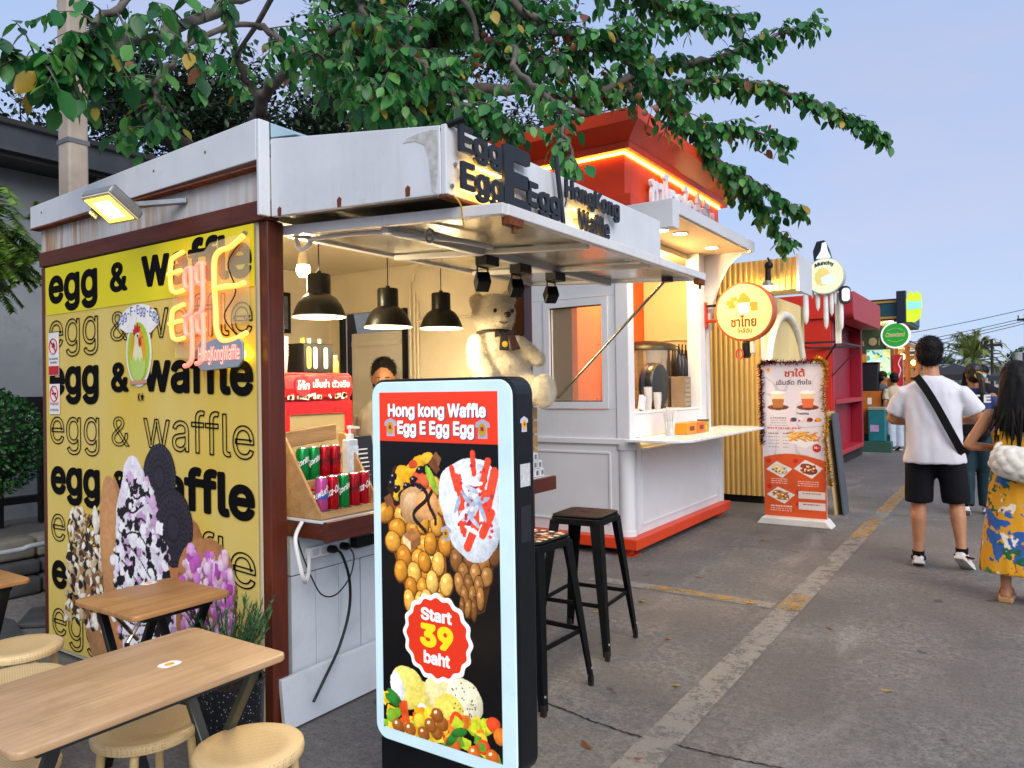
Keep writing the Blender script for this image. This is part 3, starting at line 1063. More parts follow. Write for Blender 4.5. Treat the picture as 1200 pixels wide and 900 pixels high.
# the cones, printed flat on the vinyl
def cone_print():
    w, h = 1.66, 1.14
    P = Print(w, h, 210)
    ox, oz = -4.30, .06
    r = np.random.default_rng(3)
    def q(x, z):
        return x - ox, z - oz
    # left cone: pale waffle wrapper under a mound of crumbs
    x, z = q(-4.05, .35)
    P.poly([q(-4.25, .55), q(-3.86, .6), q(-3.80, .07), q(-3.98, .07)], '#a2764a', .75 + .5 * vnoise(P.ny, P.nx, 16, 1))
    for k in range(330):
        a, t = r.uniform(-1, 1), r.uniform(0, 1)
        xx = -4.06 + a * (.2 - .1 * max(0, t - .6)) + .05 * t
        zz = .22 + t * .60
        c = ['#e9dfc8', '#c9b48c', '#3b2a22', '#7c5a3c', '#f4efe2', '#1d1613'][r.integers(0, 6)]
        u, v = q(xx, zz)
        P.ell(u, v, r.uniform(.012, .035), r.uniform(.01, .028), c, r.uniform(0, 3), .6, wob=.35, seed=k)
    u, v = q(-3.93, .78); P.ell(u, v, .03, .075, '#efe6d2', .1)
    # centre cone
    wr = P.poly([q(-3.74, 1.02), q(-3.82, .9), q(-3.88, .6), q(-3.80, .07), q(-3.04, .07), q(-3.02, .55), q(-3.12, .8), q(-3.5, .7)], '#b87f4e', .7 + .6 * vnoise(P.ny, P.nx, 9, 2))
    P.ell(*q(-3.77, .66), .115, .36, '#c8925e', .1, .4)
    P.ell(*q(-3.15, .48), .15, .38, '#b9784a', -.2, .4)
    for (xx, zz, rr) in ((-3.345, 1.03, .15), (-3.235, .80, .17)):
        u, v = q(xx, zz)
        P.ell(u, v, rr * .93, rr * 1.08, '#17141c', -.15, .8)
        P.ell(u, v, rr * .80, rr * .93, '#2b2632', -.15, .8)
        for k in range(46):
            t = k / 46 * 6.283
            P.ell(u + rr * .85 * math.cos(t), v + rr * .99 * math.sin(t), .006, .006, '#3c3644')
        for ring in (.62, .48, .32):
            for k in range(22):
                t = k / 22 * 6.283 + ring * 3
                P.ell(u + rr * ring * math.cos(t), v + rr * ring * 1.15 * math.sin(t), .009, .006, '#100e14', t)
    P.ell(*q(-3.56, .98), .10, .15, '#ece8f0', .2, .6, wob=.1, seed=3)
    P.poly([q(-3.64, 1.08), q(-3.52, 1.08), q(-3.42, .92), q(-3.30, .70), q(-3.22, .42), q(-3.22, .07), q(-3.66, .07), q(-3.74, .5), q(-3.73, .85)], '#e9e4ee', .85 + .3 * vnoise(P.ny, P.nx, 12, 5))
    for k in range(300):
        t = r.random()
        cz = 1.02 - t * .95
        half = .09 + .17 * min(1, t * 2.4)
        xx = -3.53 + t * .04 + r.uniform(-1, 1) * half
        c = ['#f6f4fa', '#efe9f4', '#d7b6d8', '#15121a', '#15121a', '#0e0c12', '#c9a2c9', '#ffffff'][r.integers(0, 8)]
        s = r.uniform(.012, .04)
        u, v = q(xx, cz)
        if c in ('#15121a', '#0e0c12'):
            P.ell(u, v, s * .8, s * .9, c, r.uniform(0, 3), .8, wob=.5, seed=k)
        elif r.random() < .4:
            a = r.uniform(0, 3)
            P.poly([(u + s * 1.1 * math.cos(a + j * 1.57), v + s * 1.1 * math.sin(a + j * 1.57)) for j in range(4)], c)
        else:
            P.ell(u, v, s, s * .9, c, r.uniform(0, 3), .65, wob=.25, seed=k)
    for k in range(9):     # chocolate drizzle
        z0 = 1.0 - k * .09
        for j in range(26):
            t = j / 25
            u, v = q(-3.62 + t * (.12 + k * .03) - k * .012, z0 - .05 * math.sin(t * 3 + k) - t * .06)
            P.ell(u, v, .006, .006, '#231016', 0, 1)
    # right cone: pink
    P.ell(*q(-2.99, .62), .21, .16, '#b27a48', .2, .5)
    P.poly([q(-3.2, .6), q(-2.76, .6), q(-2.80, .2), q(-2.96, .07), q(-3.16, .07)], '#9b6236', .8 + .4 * vnoise(P.ny, P.nx, 16, 8))
    for k in range(300):
        t = r.random()
        xx = -2.98 + r.uniform(-1, 1) * (.20 - .06 * abs(t - .5))
        zz = .16 + t * .56
        c = ['#d884cf', '#e9a9df', '#c45fb8', '#f2d3ee', '#b24aa6', '#e7c2c8'][r.integers(0, 6)]
        u, v = q(xx, zz)
        P.ell(u, v, r.uniform(.012, .03), r.uniform(.014, .034), c, r.uniform(-.5, .5), .5, wob=.2, seed=k)
    P.tint_noise(P.m, 90, .12, 4)
    P.build('cone_picture', (ox, YB - .0044, oz), X, Z, print_mat('vinyl_print', .5), BN)
cone_print()

# stickers stuck on the banner
def disc(mb, c, ux, uy, rx, ry=None, n=28, d=.0008):
    ry = ry or rx
    nn = Vector(ux).cross(Vector(uy))
    mb.prism([(rx * math.cos(i * 2 * math.pi / n), ry * math.sin(i * 2 * math.pi / n)) for i in range(n)], c, ux, uy, nn * d)
    return mb
WPR = M('white_print', '#e8e8e6', .6)
RPR = M('red_print', '#c2182b', .5)
GPR = M('green_print', '#2f7a3d', .5)
def notice(xc, zc, w, h, lab, leaf, band):
    s = thing('notice_sticker', lab, 'sticker', (xc, YB - .004, zc - h / 2))
    y = YB - .0052
    obj('sheet', MB().box(xc - w / 2, xc + w / 2, y, y + .0008, zc - h / 2, zc + h / 2), WPR, s)
    cz = zc + h * .18
    ring = [(xc + .042 * math.cos(t * .2618), y - .001, cz + .042 * math.sin(t * .2618)) for t in range(24)]
    obj('ring', MB().tube(ring, .005, 5, closed=True, flat=.3), RPR, s)
    obj('bar', MB().bar((xc - .03, y - .003, cz + .03), (xc + .03, y - .003, cz - .03), .002, .009, up=(1, 0, 1)), RPR, s)
    mb = MB()
    if leaf:
        for a in (-1.2, -.75, -.3, .0, .3, .75, 1.2):
            L = .032 - abs(a) * .006
            mb.prism([(0, 0), (.006, L * .5), (0, L), (-.006, L * .5)], (xc, y - .0008, cz - .008), (math.cos(a), 0, -math.sin(a)), (math.sin(a), 0, math.cos(a)), (0, -.0006, 0))
        obj('leaf_mark', mb, GPR, s)
    else:
        mb.box(xc - .026, xc + .02, y - .0012, y - .0006, cz - .005, cz + .005)
        obj('cigarette_mark', mb, M('print_black'), s)
    text('lettering', 'NO SMOKING\nCANNABIS' if leaf else 'ห้ามสูบบุหรี่', M('print_black') if leaf else RPR, s, (xc - w * .42, y - .0012, zc - h * .22), X, Z, w=w * .84, h=h * .13, ext=.0005, bold=.01)
    if band:
        obj('band', MB().box(xc - w / 2 + .002, xc + w / 2 - .002, y - .001, y - .0002, zc - h * .5 + .003, zc - h * .28), RPR, s)
    else:
        text('lettering', 'NO SMOKING', M('print_black'), s, (xc - w * .4, y - .0012, zc - h * .40), X, Z, w=w * .8, h=h * .08, ext=.0005)
notice(-4.352, 1.652, .115, .235, 'white and red no cannabis smoking sticker at the banner edge', True, True)
notice(-4.348, 1.405, .115, .165, 'small white no smoking sticker below the cannabis sticker', False, False)

# round chicken emblem
LG = thing('chicken_sticker', 'cut-out chicken in egg emblem sticker arched with Egg-E-Egg-Egg', 'sticker', (-3.51, YB, 1.46))
y = YB - .0052
cx, cz = -3.505, 1.625
outl = []
for i in range(40):
    t = i * 2 * math.pi / 40
    rx, ry = .112, .165
    outl.append((rx * math.cos(t), ry * math.sin(t)))
obj('sheet', MB().prism(outl, (cx, y, cz), X, Z, (0, .0008, 0)), WPR, LG)
arc = [(.175 * math.cos(rad(a)) * 1.0, .165 + .09 * math.sin(rad(a)) - .02) for a in range(-10, 191, 10)] + [(-.105, .10), (-.02, .12), (.105, .09)]
obj('sheet', MB().prism(arc, (cx, y + .0001, cz), X, Z, (0, .0006, 0)), WPR, LG)
obj('oval', disc(MB(), (cx, y - .0009, cz), X, Z, .098, .148), M('lime_print', '#a9c62a', .5), LG)
obj('oval', disc(MB(), (cx, y - .0018, cz + .01), X, Z, .066, .112), M('orange_print', '#df9a2c', .5), LG)
neck = [(-.05, -.06), (-.045, .0), (-.03, .05), (-.026, .09), (-.012, .108), (.01, .105), (.02, .085), (.02, .05), (.034, .01), (.05, -.06)]
obj('chicken', MB().prism(neck, (cx, y - .0034, cz - .005), X, Z, (0, .0004, 0)), M('cream_print', '#dfe3b4', .5), LG)
body = [(.066 * math.cos(rad(a)), -.055 + .085 * math.sin(rad(a))) for a in range(180, 361, 15)] + [(.066, -.02), (.05, -.045), (.034, -.015), (.017, -.045), (0, -.015), (-.017, -.045), (-.034, -.015), (-.05, -.045), (-.066, -.02)]
obj('egg_shell', MB().prism(body, (cx, y - .0041, cz), X, Z, (0, .0004, 0)), M('pale_green_print', '#b4cf6a', .5), LG)
comb = [(-.034, .085), (-.042, .115), (-.03, .112), (-.026, .14), (-.012, .124), (.002, .148), (.008, .122), (.024, .13), (.016, .10), (-.01, .096)]
obj('comb', MB().prism(comb, (cx, y - .0048, cz), X, Z, (0, .0004, 0)), RPR, LG)
obj('wattle', MB().prism([(.008, .075), (.026, .07), (.032, .045), (.022, .025), (.008, .04)], (cx, y - .0055, cz), X, Z, (0, .0004, 0)), RPR, LG)
hat = [(-.075, .10), (-.085, .15), (-.06, .17), (-.05, .195), (-.022, .20), (-.012, .175), (-.022, .13), (-.04, .10)]
obj('hat', MB().prism(hat, (cx, y - .0036, cz), X, Z, (0, .0006, 0)), WPR, LG)
obj('eye_mark', disc(MB(), (cx + .002, y - .0049, cz + .082), X, Z, .006), PBK, LG)
obj('beak', MB().prism([(.016, .088), (.045, .078), (.018, .068)], (cx, y - .0062, cz), X, Z, (0, .0006, 0)), M('orange_print'), LG)
obj('rolling_pin', MB().bar((cx - .075, y - .0045, cz - .145), (cx + .075, y - .0045, cz - .14), .0006, .018), M('pin_print', '#c98f76', .5), LG)
def arch_w(u, v, W, H):
    t = (u / W - .5) * 2.3
    rr = .155 + v
    return .5 * W + rr * np.sin(t) * .95 , rr * np.cos(t) - .155
text('lettering', 'Egg-E-Egg-Egg', M('blue_print', '#3f5fae', .5), LG, (cx - .17, y - .0016, cz + .165), X, Z, w=.34, h=.055, ext=.0005, bold=.0, warp=lambda u, v, W, H: ((u - W / 2) * (1 + v * 1.5) + W / 2, v - 1.6 * ((u - W / 2) ** 2) + .01))
text('lettering', 'K\u2605', M('print_black'), LG, (cx - .01, y - .0008, cz - .235), X, Z, w=.055, h=.045, ext=.0005, bold=.03)

# ------------------------------------------------------------------ neon sign on clear acrylic
NS = thing('neon_sign', 'glowing pink and yellow neon tube sign Egg Egg E on a clear backing board', 'sign', (-2.93, 1.95, 1.5))
AC = NT('clear_acrylic')
AC.set('Base Color', (.93, .80, .45, 1)); AC.set('Roughness', .08); AC.set('Alpha', .22)
obj('backing_board', MB().prism([(.0, .30), (.02, .02), (.30, .0), (.33, .17), (.62, .17), (.635, .57), (.56, .60), (.33, .585), (.28, .55), (.03, .55)], (-3.185, 1.958, 1.57), X * .88, Z * .87, (0, .006, 0)), AC.m, NS)
NY = M('neon_yellow', '#e8b070', .4, emit=.75, ecol='#ffa040')
NP = M('neon_pink', '#e89a88', .4, emit=.62, ecol='#ff6a55')
NYO = 1.938
def stroke(pts, m, rr=.0105, dy=0):
    p = catmull([(-3.165 + u * .885, NYO + dy, 1.60 + v * .79) for u, v in pts], 6)
    obj('tube', MB().tube(p, rr, 8), m, NS, smooth=60)
def letE(u, v, w, h, m):
    stroke([(u + w, v + h * 1.06), (u + w * .5, v + h * 1.0), (u + w * .16, v + h * .93), (u + w * .05, v + h * .8), (u, v + h * .52), (u + w * .02, v + h * .25), (u + w * .14, v + h * .06), (u + w * .5, v), (u + w, v + h * .04)], m)
    stroke([(u + w * .02, v + h * .5), (u + w * .5, v + h * .53), (u + w, v + h * .56)], m, dy=-.012)
def letg(u, v, w, h, m, tail):
    stroke([(u + w, v + h * .95), (u + w * .5, v + h), (u + w * .1, v + h * .85), (u, v + h * .4), (u + w * .15, v + h * .05), (u + w * .55, v), (u + w, v + h * .15)], m)
    stroke([(u + w, v + h), (u + w * 1.06, v + h * .3), (u + w * 1.08, v - tail * .5), (u + w * .95, v - tail * .85), (u + w * .5, v - tail), (u + w * .1, v - tail * 1.02)], m, dy=-.010)
letE(.0, .355, .115, .21, NY)
letg(.125, .37, .07, .11, NP, .16)
letg(.225, .385, .065, .11, NP, .17)
letE(.005, .085, .11, .185, NY)
letg(.125, .105, .07, .10, NP, .17)
letg(.225, .115, .065, .10, NP, .17)
stroke([(.60, .60), (.50, .555), (.42, .545), (.375, .50), (.37, .38), (.38, .22), (.385, .12), (.43, .06), (.52, .06), (.615, .09)], NY, .0115)
stroke([(.385, .34), (.47, .345), (.56, .34), (.62, .35)], NY, .0115, dy=-.012)
obj('cable', MB().tube(catmull([(-2.68, 1.952, 2.05), (-2.75, 1.945, 1.97), (-2.70, 1.945, 1.85), (-2.78, 1.945, 1.75), (-2.69, 1.945, 1.66)], 6), .003, 5), M('black_powder_coat'), NS)
for (u, v) in ((.05, .1), (.05, .54), (.6, .2), (.6, .62)):
    obj('standoff', MB().cyl((-3.185 + u * .86, 1.964, 1.57 + v * .85), (-3.185 + u * .86, 1.982, 1.57 + v * .85), .008, n=8), M('galvanised_steel'), NS)
PL = thing('waffle_plaque', 'small grey backlit plaque lettered HongKongWaffle in pink under the neon', 'sign', (-2.78, 1.95, 1.53))
pl = [(0, .02), (.03, 0), (.28, .01), (.315, .04), (.315, .11), (.28, .14), (.2, .125), (.14, .14), (.07, .125), (.02, .13), (0, .1)]
obj('plate', MB().prism(pl, (-2.955, 1.93, 1.52), X, Z, (0, .012, 0)), M('plaque_grey', '#8f9aa2', .4), PL, bevel=.003)
text('lettering', 'HongKongWaffle', M('neon_pinkred', '#ff9a86', .4, emit=1.2, ecol='#ff7a66'), PL, (-2.94, 1.929, 1.545), X, Z, w=.285, h=.08, ext=.003)
obj('light_strip', MB().box(-2.93, -2.66, 1.955, 1.965, 1.57, 1.60), M('yellow_glow', '#ffe27a', .5, emit=4.0, ecol='#ffcf3a'), PL)

# ------------------------------------------------------------------ floodlight on an arm above the banner
FLD = thing('floodlight', 'lit square LED floodlight on a short arm above the yellow banner', 'floodlight', (-3.33, 1.8, 2.2))
d0 = Vector((.05, -.45, -.7)).normalized()          # where it points
sx = d0.cross(Z).normalized()
sy = sx.cross(d0).normalized()
c = Vector((-3.30, 1.74, 2.25))
obj('housing', MB().obox(c - d0 * .02, sx * .10, sy * .088, d0 * .022), M('lamp_grey', '#8c8f8d', .4, .5), FLD, bevel=.012, seg=3)
obj('bezel', MB().obox(c + d0 * .003, sx * .096, sy * .084, d0 * .004), M('lamp_white_trim', '#d9d4b4', .4), FLD, bevel=.003)
obj('lens', MB().obox(c + d0 * .0085, sx * .084, sy * .07, d0 * .002), M('flood_glass', '#f2e27a', .4, emit=.7, ecol='#ffdf5a'), FLD)
obj('led_panel', MB().obox(c + d0 * .0115, sx * .05, sy * .045, d0 * .001), M('flood_lens', '#fff3c0', .4, emit=9.0, ecol='#fff0b0'), FLD)
for k in range(5):
    obj('fin', MB().obox(c - d0 * .05 + sx * (-.07 + .035 * k), sx * .004, sy * .07, d0 * .012), M('lamp_grey'), FLD)
obj('bracket', MB().obox(c - d0 * .02 + sx * .106, sx * .004, sy * .02, d0 * .05), M('galvanised_steel'), FLD)
obj('arm', MB().bar(c - d0 * .02 + sx * .108, (-3.10, 1.985, 2.30), .035, .022), M('galvanised_steel'), FLD, bevel=.002)
obj('hook', MB().tube([(-4.47, 1.975, 2.07), (-4.47, 1.90, 2.075), (-4.40, 1.885, 2.075)], .012, 8), M('white_pvc'), FLD) if False else None
# ================================================================== what hangs, stands and lies in and around the waffle kiosk
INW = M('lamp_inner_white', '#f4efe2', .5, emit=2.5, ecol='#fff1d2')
LAMPK = M('lamp_shade_black', '#15140f', .38, .5, var=.25, vs=10)
for k, (x, y, zr, nm) in enumerate(((-2.78, 2.47, 1.785, 'nearest the corner post'), (-2.78, 2.95, 1.765, 'middle of the row'), (-2.78, 3.40, 1.785, 'nearest the teddy bear'))):
    L = thing('pendant_lamp', 'black bell-shaped pendant lamp over the counter, ' + nm, 'pendant lamp', (x, y, zr), group='pendant lamps over the counter')
    prof = [(.128, 0), (.126, .006), (.118, .03), (.104, .062), (.082, .092), (.062, .105), (.056, .110), (.056, .200), (.052, .207), (.012, .209), (.012, .222), (.0, .224)]
    obj('shade', MB().lathe(prof, (x, y, zr), 32, caps=False), LAMPK, L, smooth=40)
    obj('rim', MB().tube([(x + .127 * math.cos(t), y + .127 * math.sin(t), zr) for t in [i * math.pi / 16 for i in range(32)]], .003, 5, closed=True), M('rim_cream', '#d8cfb4', .4), L, smooth=60)
    obj('inner_shade', MB().lathe([(.122, .003), (.112, .03), (.098, .058), (.076, .086), (.0, .09)], (x, y, zr), 32, caps=False), INW, L, smooth=60)
    obj('bulb', MB().ell((x, y, zr + .06), (.028, .028, .034), 14, 8), M('bulb_glow', '#fff4d8', .4, emit=18.0, ecol='#ffe9b8'), L, smooth=180)
    obj('cord', MB().tube([(x, y, zr + .22), (x, y, 2.33)], .003, 6), BLACK, L)
    lamp('pendant_light', (x, y, zr - .02), 5.4, '#ffe4b8', .08, L)
BB = thing('ceiling_bulb', 'lit bare LED bulb in a white ceiling socket beside the corner post', 'light bulb', (-2.95, 2.52, 2.05))
obj('bulb', MB().lathe([(.0, -.06), (.02, -.057), (.032, -.04), (.035, -.02), (.03, .0)], (-2.95, 2.52, 2.06), 18), M('bulb_glow'), BB, smooth=60)
obj('collar', MB().lathe([(.03, 0), (.026, .03), (.018, .07), (.016, .08)], (-2.95, 2.52, 2.06), 18), M('socket_white', '#d8d2c0', .4), BB, smooth=50)
obj('socket', MB().lathe([(.028, .08), (.03, .13), (.024, .17), (.045, .2), (.045, .269)], (-2.95, 2.52, 2.06), 18), M('socket_white'), BB, smooth=50)
lamp('bulb_light', (-2.95, 2.52, 1.97), 7.0, '#ffe6bd', .04, BB)

# spot heads under the flap
for k, (y, nm) in enumerate(((2.815, 'left of the teddy bear ears'), (3.10, 'second of three'), (3.44, 'nearest the shop window'))):
    S = thing('spot_lamp', 'black swivelling spot lamp under the awning flap, ' + nm, 'spot lamp', (-2.02, y, 1.9), group='spot lamps under the flap')
    obj('adapter', MB().box(-2.055, -1.985, y - .05, y + .05, 1.995, 2.04), BLACK, S, bevel=.004)
    obj('yoke', MB().box(-2.05, -2.045, y - .045, y - .038, 1.92, 1.995).box(-2.05, -2.045, y + .038, y + .045, 1.92, 1.995).box(-2.05, -2.045, y - .045, y + .045, 1.988, 1.996), BLACK, S, weld=True)
    a = Vector((-.55, .45, -.5)).normalized()
    b = a.cross(Z).normalized()
    d = b.cross(a)
    obj('head', MB().obox((-2.05, y, 1.925), a * .036, b * .033, d * .033), BLACK, S, bevel=.005)
    obj('lens', MB().obox(V(-2.05, y, 1.925) + a * .0365, a * .002, b * .027, d * .027), M('spot_glass', '#4a463c', .15), S)

# framed picture on the back wall, cup towers and holder above the cooler
pf = thing('framed_notice', 'dark framed notice on the inner back wall behind the corner post', 'picture frame', (-4.44, 3.55, 1.85))
obj('frame', MB().box(-4.449, -4.425, 3.42, 3.66, 1.86, 2.16), BLACK, pf, bevel=.004)
obj('sheet', MB().box(-4.4249, -4.4225, 3.45, 3.63, 1.89, 2.13), M('notice_grey', '#5b6470', .4, var=.5, vs=14), pf)

# red cooler
CR = M('cooler_red', '#b3131c', .3, var=.06)
CO = thing('red_cooler', 'red glass-door drinks cooler with white Thai lettering on its header', 'cooler', (-3.3, 2.8, .882))
obj('cabinet', MB().box(-3.55, -3.14, 2.50, 3.01, .885, 1.525), CR, CO, bevel=.008)
obj('header', MB().prism([(0, 1.385), (.028, 1.395), (.04, 1.44), (.03, 1.51), (0, 1.52)], (-3.138, 2.52, 0), X, Z, (0, .47, 0)), CR, CO, bevel=.003)
dd = obj('door', MB().box(-3.138, -3.115, 2.51, 2.56, .9, 1.37).box(-3.138, -3.115, 2.95, 3.0, .9, 1.37).box(-3.138, -3.115, 2.56, 2.95, 1.305, 1.37).box(-3.138, -3.115, 2.56, 2.95, .9, .96), CR, CO, weld=True)
gl = NT('cooler_glass'); gl.set('Base Color', (.30, .25, .14, 1)); gl.set('Roughness', .06); gl.set('Alpha', .75)
obj('glass', MB().box(-3.13, -3.124, 2.56, 2.95, .96, 1.305), gl.m, dd)
for zz in (1.07, 1.19):
    obj('shelf', MB().box(-3.5, -3.16, 2.55, 2.96, zz, zz + .006), GALV, CO)
obj('round_mark', MB().lathe([(.055, 0), (.055, .001)], (-3.096, 2.635, 1.455), 24, rot=Matrix.Rotation(rad(90), 3, 'Y')), M('cooler_light_red', '#d8262e', .3), CO)
text('lettering', 'โค้ก', WPR, CO, (-3.094, 2.595, 1.435), Y, Z, w=.08, h=.05, ext=.001, bold=.02, shear=.2)
text('lettering', 'เย็นซ่า ตัวจริง', WPR, CO, (-3.096, 2.70, 1.445), Y, Z, w=.265, h=.045, ext=.001, bold=.02)
text('lettering', 'ICE COLD', WPR, dd, (-3.114, 2.60, 1.328), Y, Z, w=.13, h=.02, ext=.0006, bold=.03) if False else None
ice = MB()
rr = random.Random(4)
for k in range(40):
    yy, zz, s = rr.uniform(2.54, 2.97), rr.uniform(1.388, 1.408), rr.uniform(.006, .012)
    ice.prism([(-s, -s * .7), (s, -s), (s * .8, s), (-s * .7, s * .8)], (-3.105 + rr.random() * .0, yy, zz), Y, Z, (.002, 0, 0))
io = obj('ice_print', ice, M('ice_print', '#c9c4bd', .5, island=.8), CO)
io['kind'] = 'stuff'

# things standing on the cooler
HB = thing('cup_holder', 'black slotted holder full of cups and straws on top of the red cooler', 'holder', (-3.27, 2.82, 1.527))
obj('body', MB().box(-3.36, -3.19, 2.72, 2.93, 1.53, 1.69), BLACK, HB, bevel=.004)
for yy, c in ((2.755, '#d7b54a'), (2.80, '#cfcabb'), (2.875, '#b9b2a4')):
    obj('slot', MB().prism(rrect(.03, .12, .014), (-3.189, yy - .015, 1.55), Y, Z, (.002, 0, 0)), M('slot_' + c[1:], c, .4, var=.2, vs=40), HB)
    obj('straw_stack', MB().cyl((-3.24, yy, 1.69), (-3.24, yy, 1.72), .012, n=8), M('slot_' + c[1:]), HB)
CUPM = NT('clear_plastic'); CUPM.set('Base Color', (.82, .84, .82, 1)); CUPM.set('Roughness', .1); CUPM.set('Alpha', .35); CUPM = CUPM.m
def cup_stack(x, y, z, n, r0, lab, h=.1, step=.016, mat=None):
    c = thing('cup_stack', lab, 'cup stack', (x, y, z), group='stacks of clear plastic cups')
    for k in range(n):
        obj('cup', MB().lathe([(r0 * .72, 0), (r0, h), (r0 * 1.06, h), (r0 * 1.06, h - .005)], (x, y, z + k * step), 14, caps=False), mat or CUPM, c, smooth=50)
    return c
cup_stack(-3.22, 2.56, 1.527, 9, .036, 'tall stack of clear plastic cups on the cooler beside the corner post')
cup_stack(-3.28, 2.65, 1.527, 7, .034, 'shorter stack of clear cups between the post and the black holder')
jr = thing('topping_jar', 'small clear jar with an amber filling at the right end of the cooler top', 'jar', (-3.22, 2.97, 1.527))
obj('jar', MB().lathe([(.026, 0), (.028, .06), (.02, .075), (.02, .085)], (-3.22, 2.965, 1.53), 14), M('amber_fill', '#b98a3c', .25, var=.3, vs=30), jr, smooth=50)
obj('lid', MB().lathe([(.022, .086), (.022, .1)], (-3.22, 2.965, 1.53), 14), M('steel_lid', '#a7a39a', .3, .8), jr, smooth=40)

# can rack of pale wood and its cans
PINE = mat_wood('rack_pine', '#9a7142', '#c99e66', 1.5, 'y', .6)
RK = thing('can_rack', 'two-tier pale wooden display rack for drink cans on the counter', 'rack', (-2.53, 2.3, .882))
for y in (2.125, 2.475):
    obj('side', MB().prism([(-.15, 0), (.125, 0), (.125, .03), (-.09, .34), (-.13, .34)], (-2.535, y, .884), X, Z, (0, .014, 0)), PINE, RK, bevel=.002)
obj('shelf', MB().box(-2.52, -2.41, 2.14, 2.474, .892, .904), PINE, RK)
obj('shelf', MB().box(-2.64, -2.53, 2.14, 2.474, 1.012, 1.024), PINE, RK)
obj('lip', MB().box(-2.408, -2.398, 2.125, 2.489, .886, .915), PINE, RK, bevel=.002)
obj('lip', MB().box(-2.528, -2.52, 2.14, 2.474, 1.005, 1.04), PINE, RK, bevel=.002)
obj('back_board', MB().obox((-2.665, 2.31, 1.22), (.006, 0, .002), (0, .15, .012), (-.004, 0, .035)), PINE, RK, bevel=.003)
def can(x, y, z, c, word, wc, lab, accent=None):
    C_ = thing('drink_can', lab, 'can', (x, y, z))
    bodym = M('can_' + c[1:], c, .22, .55, var=.05)
    obj('body', MB().lathe([(.021, 0), (.026, .006), (.0275, .012), (.0275, .138), (.024, .149)], (x, y, z), 20), bodym, C_, smooth=40)
    obj('rim', MB().lathe([(.024, .149), (.0245, .153), (.0225, .154), (.021, .151)], (x, y, z), 20, caps=True), M('can_aluminium', '#b9bcc0', .25, .9), C_, smooth=40)
    obj('base', MB().lathe([(.0205, -.001), (.0262, .0055), (.0276, .0118)], (x, y, z), 20, caps=False), M('can_aluminium'), C_, smooth=40)
    # word wrapped round the can, towards the street
    def wrap(u, v, W, H):
        return u, v
    o = text('lettering', word, M('canprint_' + wc[1:], wc, .4), None, (0, 0, 0), (1, 0, 0), (0, 1, 0), w=.07, h=.034, ext=.0006, bold=.02, shear=.25)
    me = o.data
    co = np.empty(len(me.vertices) * 3, np.float32); me.vertices.foreach_get('co', co); co = co.reshape(-1, 3) + np.array(o.location)
    ang = (co[:, 0] - .035) / .0278 + rad(-32)
    rr_ = .0277 + co[:, 2]
    zz = co[:, 1] + .075 + .018 * (co[:, 0] - .035) / .035
    P_ = np.stack([rr_ * np.cos(ang), rr_ * np.sin(ang), zz], 1)
    me.vertices.foreach_set('co', P_.astype(np.float32).ravel())
    o.parent = C_; o.location = (0, 0, 0); WM[o.name] = wmat(C_)
    if accent:
        obj('emblem', MB().lathe([(.0279, .06), (.0279, .085)], (x, y, z), 20, caps=False), M('can_acc_' + accent[1:], accent, .3), C_, smooth=60)
    return C_
RED, GRN, PNK = '#b80f1e', '#0f8a3c', '#c8508f'
for i, (c, w_, wc, lab) in enumerate(((GRN, 'Sprite', '#f0f2f0', 'green can at the left end of the upper rack tier'), (GRN, 'Sprite', '#f0f2f0', 'green can second from the left on the upper rack tier'), (RED, 'Coca-Cola', '#16100f', 'red can with black script in the middle of the upper tier'), (RED, 'Coca-Cola', '#16100f', 'red can with black script beside the sanitiser bottle'))):
    can(-2.58, 2.185 + i * .062, 1.024, c, w_, wc, lab)
for i, (c, w_, wc, lab, ac) in enumerate(((PNK, 'แฟนต้า', '#f4f4fa', 'pink can at the left end of the lower rack tier', '#3d4f9e'), (RED, 'Coca-Cola', '#f2f0ee', 'red can with white script beside the pink can', None), (GRN, 'Sprite', '#f0f2f0', 'single green can on the lower rack tier', None), (RED, 'Coca-Cola', '#16100f', 'red can with black script beside the lower green can', None), (RED, 'Coca-Cola', '#f2f0ee', 'red can at the right end of the lower rack tier', None))):
    can(-2.45, 2.175 + i * .062, .904, c, w_, wc, lab, ac)
SB = thing('sanitiser_bottle', 'clear pump bottle with a white label behind the red cans', 'bottle', (-2.6, 2.47, 1.024))
obj('bottle', MB().prism(rrect(.05, .065, .012), (-2.615, 2.445, 1.026), X, Y, (0, 0, .17)), M('bottle_clear', '#c9d3d6', .15, var=.04), SB, bevel=.006)
obj('label', MB().box(-2.5645, -2.563, 2.45, 2.505, 1.05, 1.165), M('label_white_blue', '#dfe6ee', .4, var=.2, vs=60), SB)
obj('pump', MB().lathe([(.018, 1.196), (.018, 1.22), (.006, 1.222), (.006, 1.245), (.014, 1.246), (.014, 1.26)], (-2.59, 2.477, 0), 14), M('pump_white', '#e4e6e6', .35), SB, smooth=40)
obj('nozzle', MB().bar((-2.59, 2.477, 1.253), (-2.55, 2.50, 1.25), .01, .01), M('pump_white'), SB)
MBK = thing('menu_stand', 'small black menu stand with white print behind the can rack', 'menu', (-2.7, 2.68, .882))
obj('board', MB().obox((-2.70, 2.68, 1.04), (.006, 0, .002), (0, .075, 0), (-.03, 0, .155)), M('menu_black', '#1a1a1c', .35), MBK, bevel=.003)
for k in range(9):
    obj('print_line', MB().obox((-2.692 - .03 * (.6 - k * .13), 2.665 + (k % 3) * .006, 1.13 - k * .022), (.0006, 0, 0), (0, .045 - (k % 3) * .008, 0), (0, 0, .0035)), WPR, MBK)
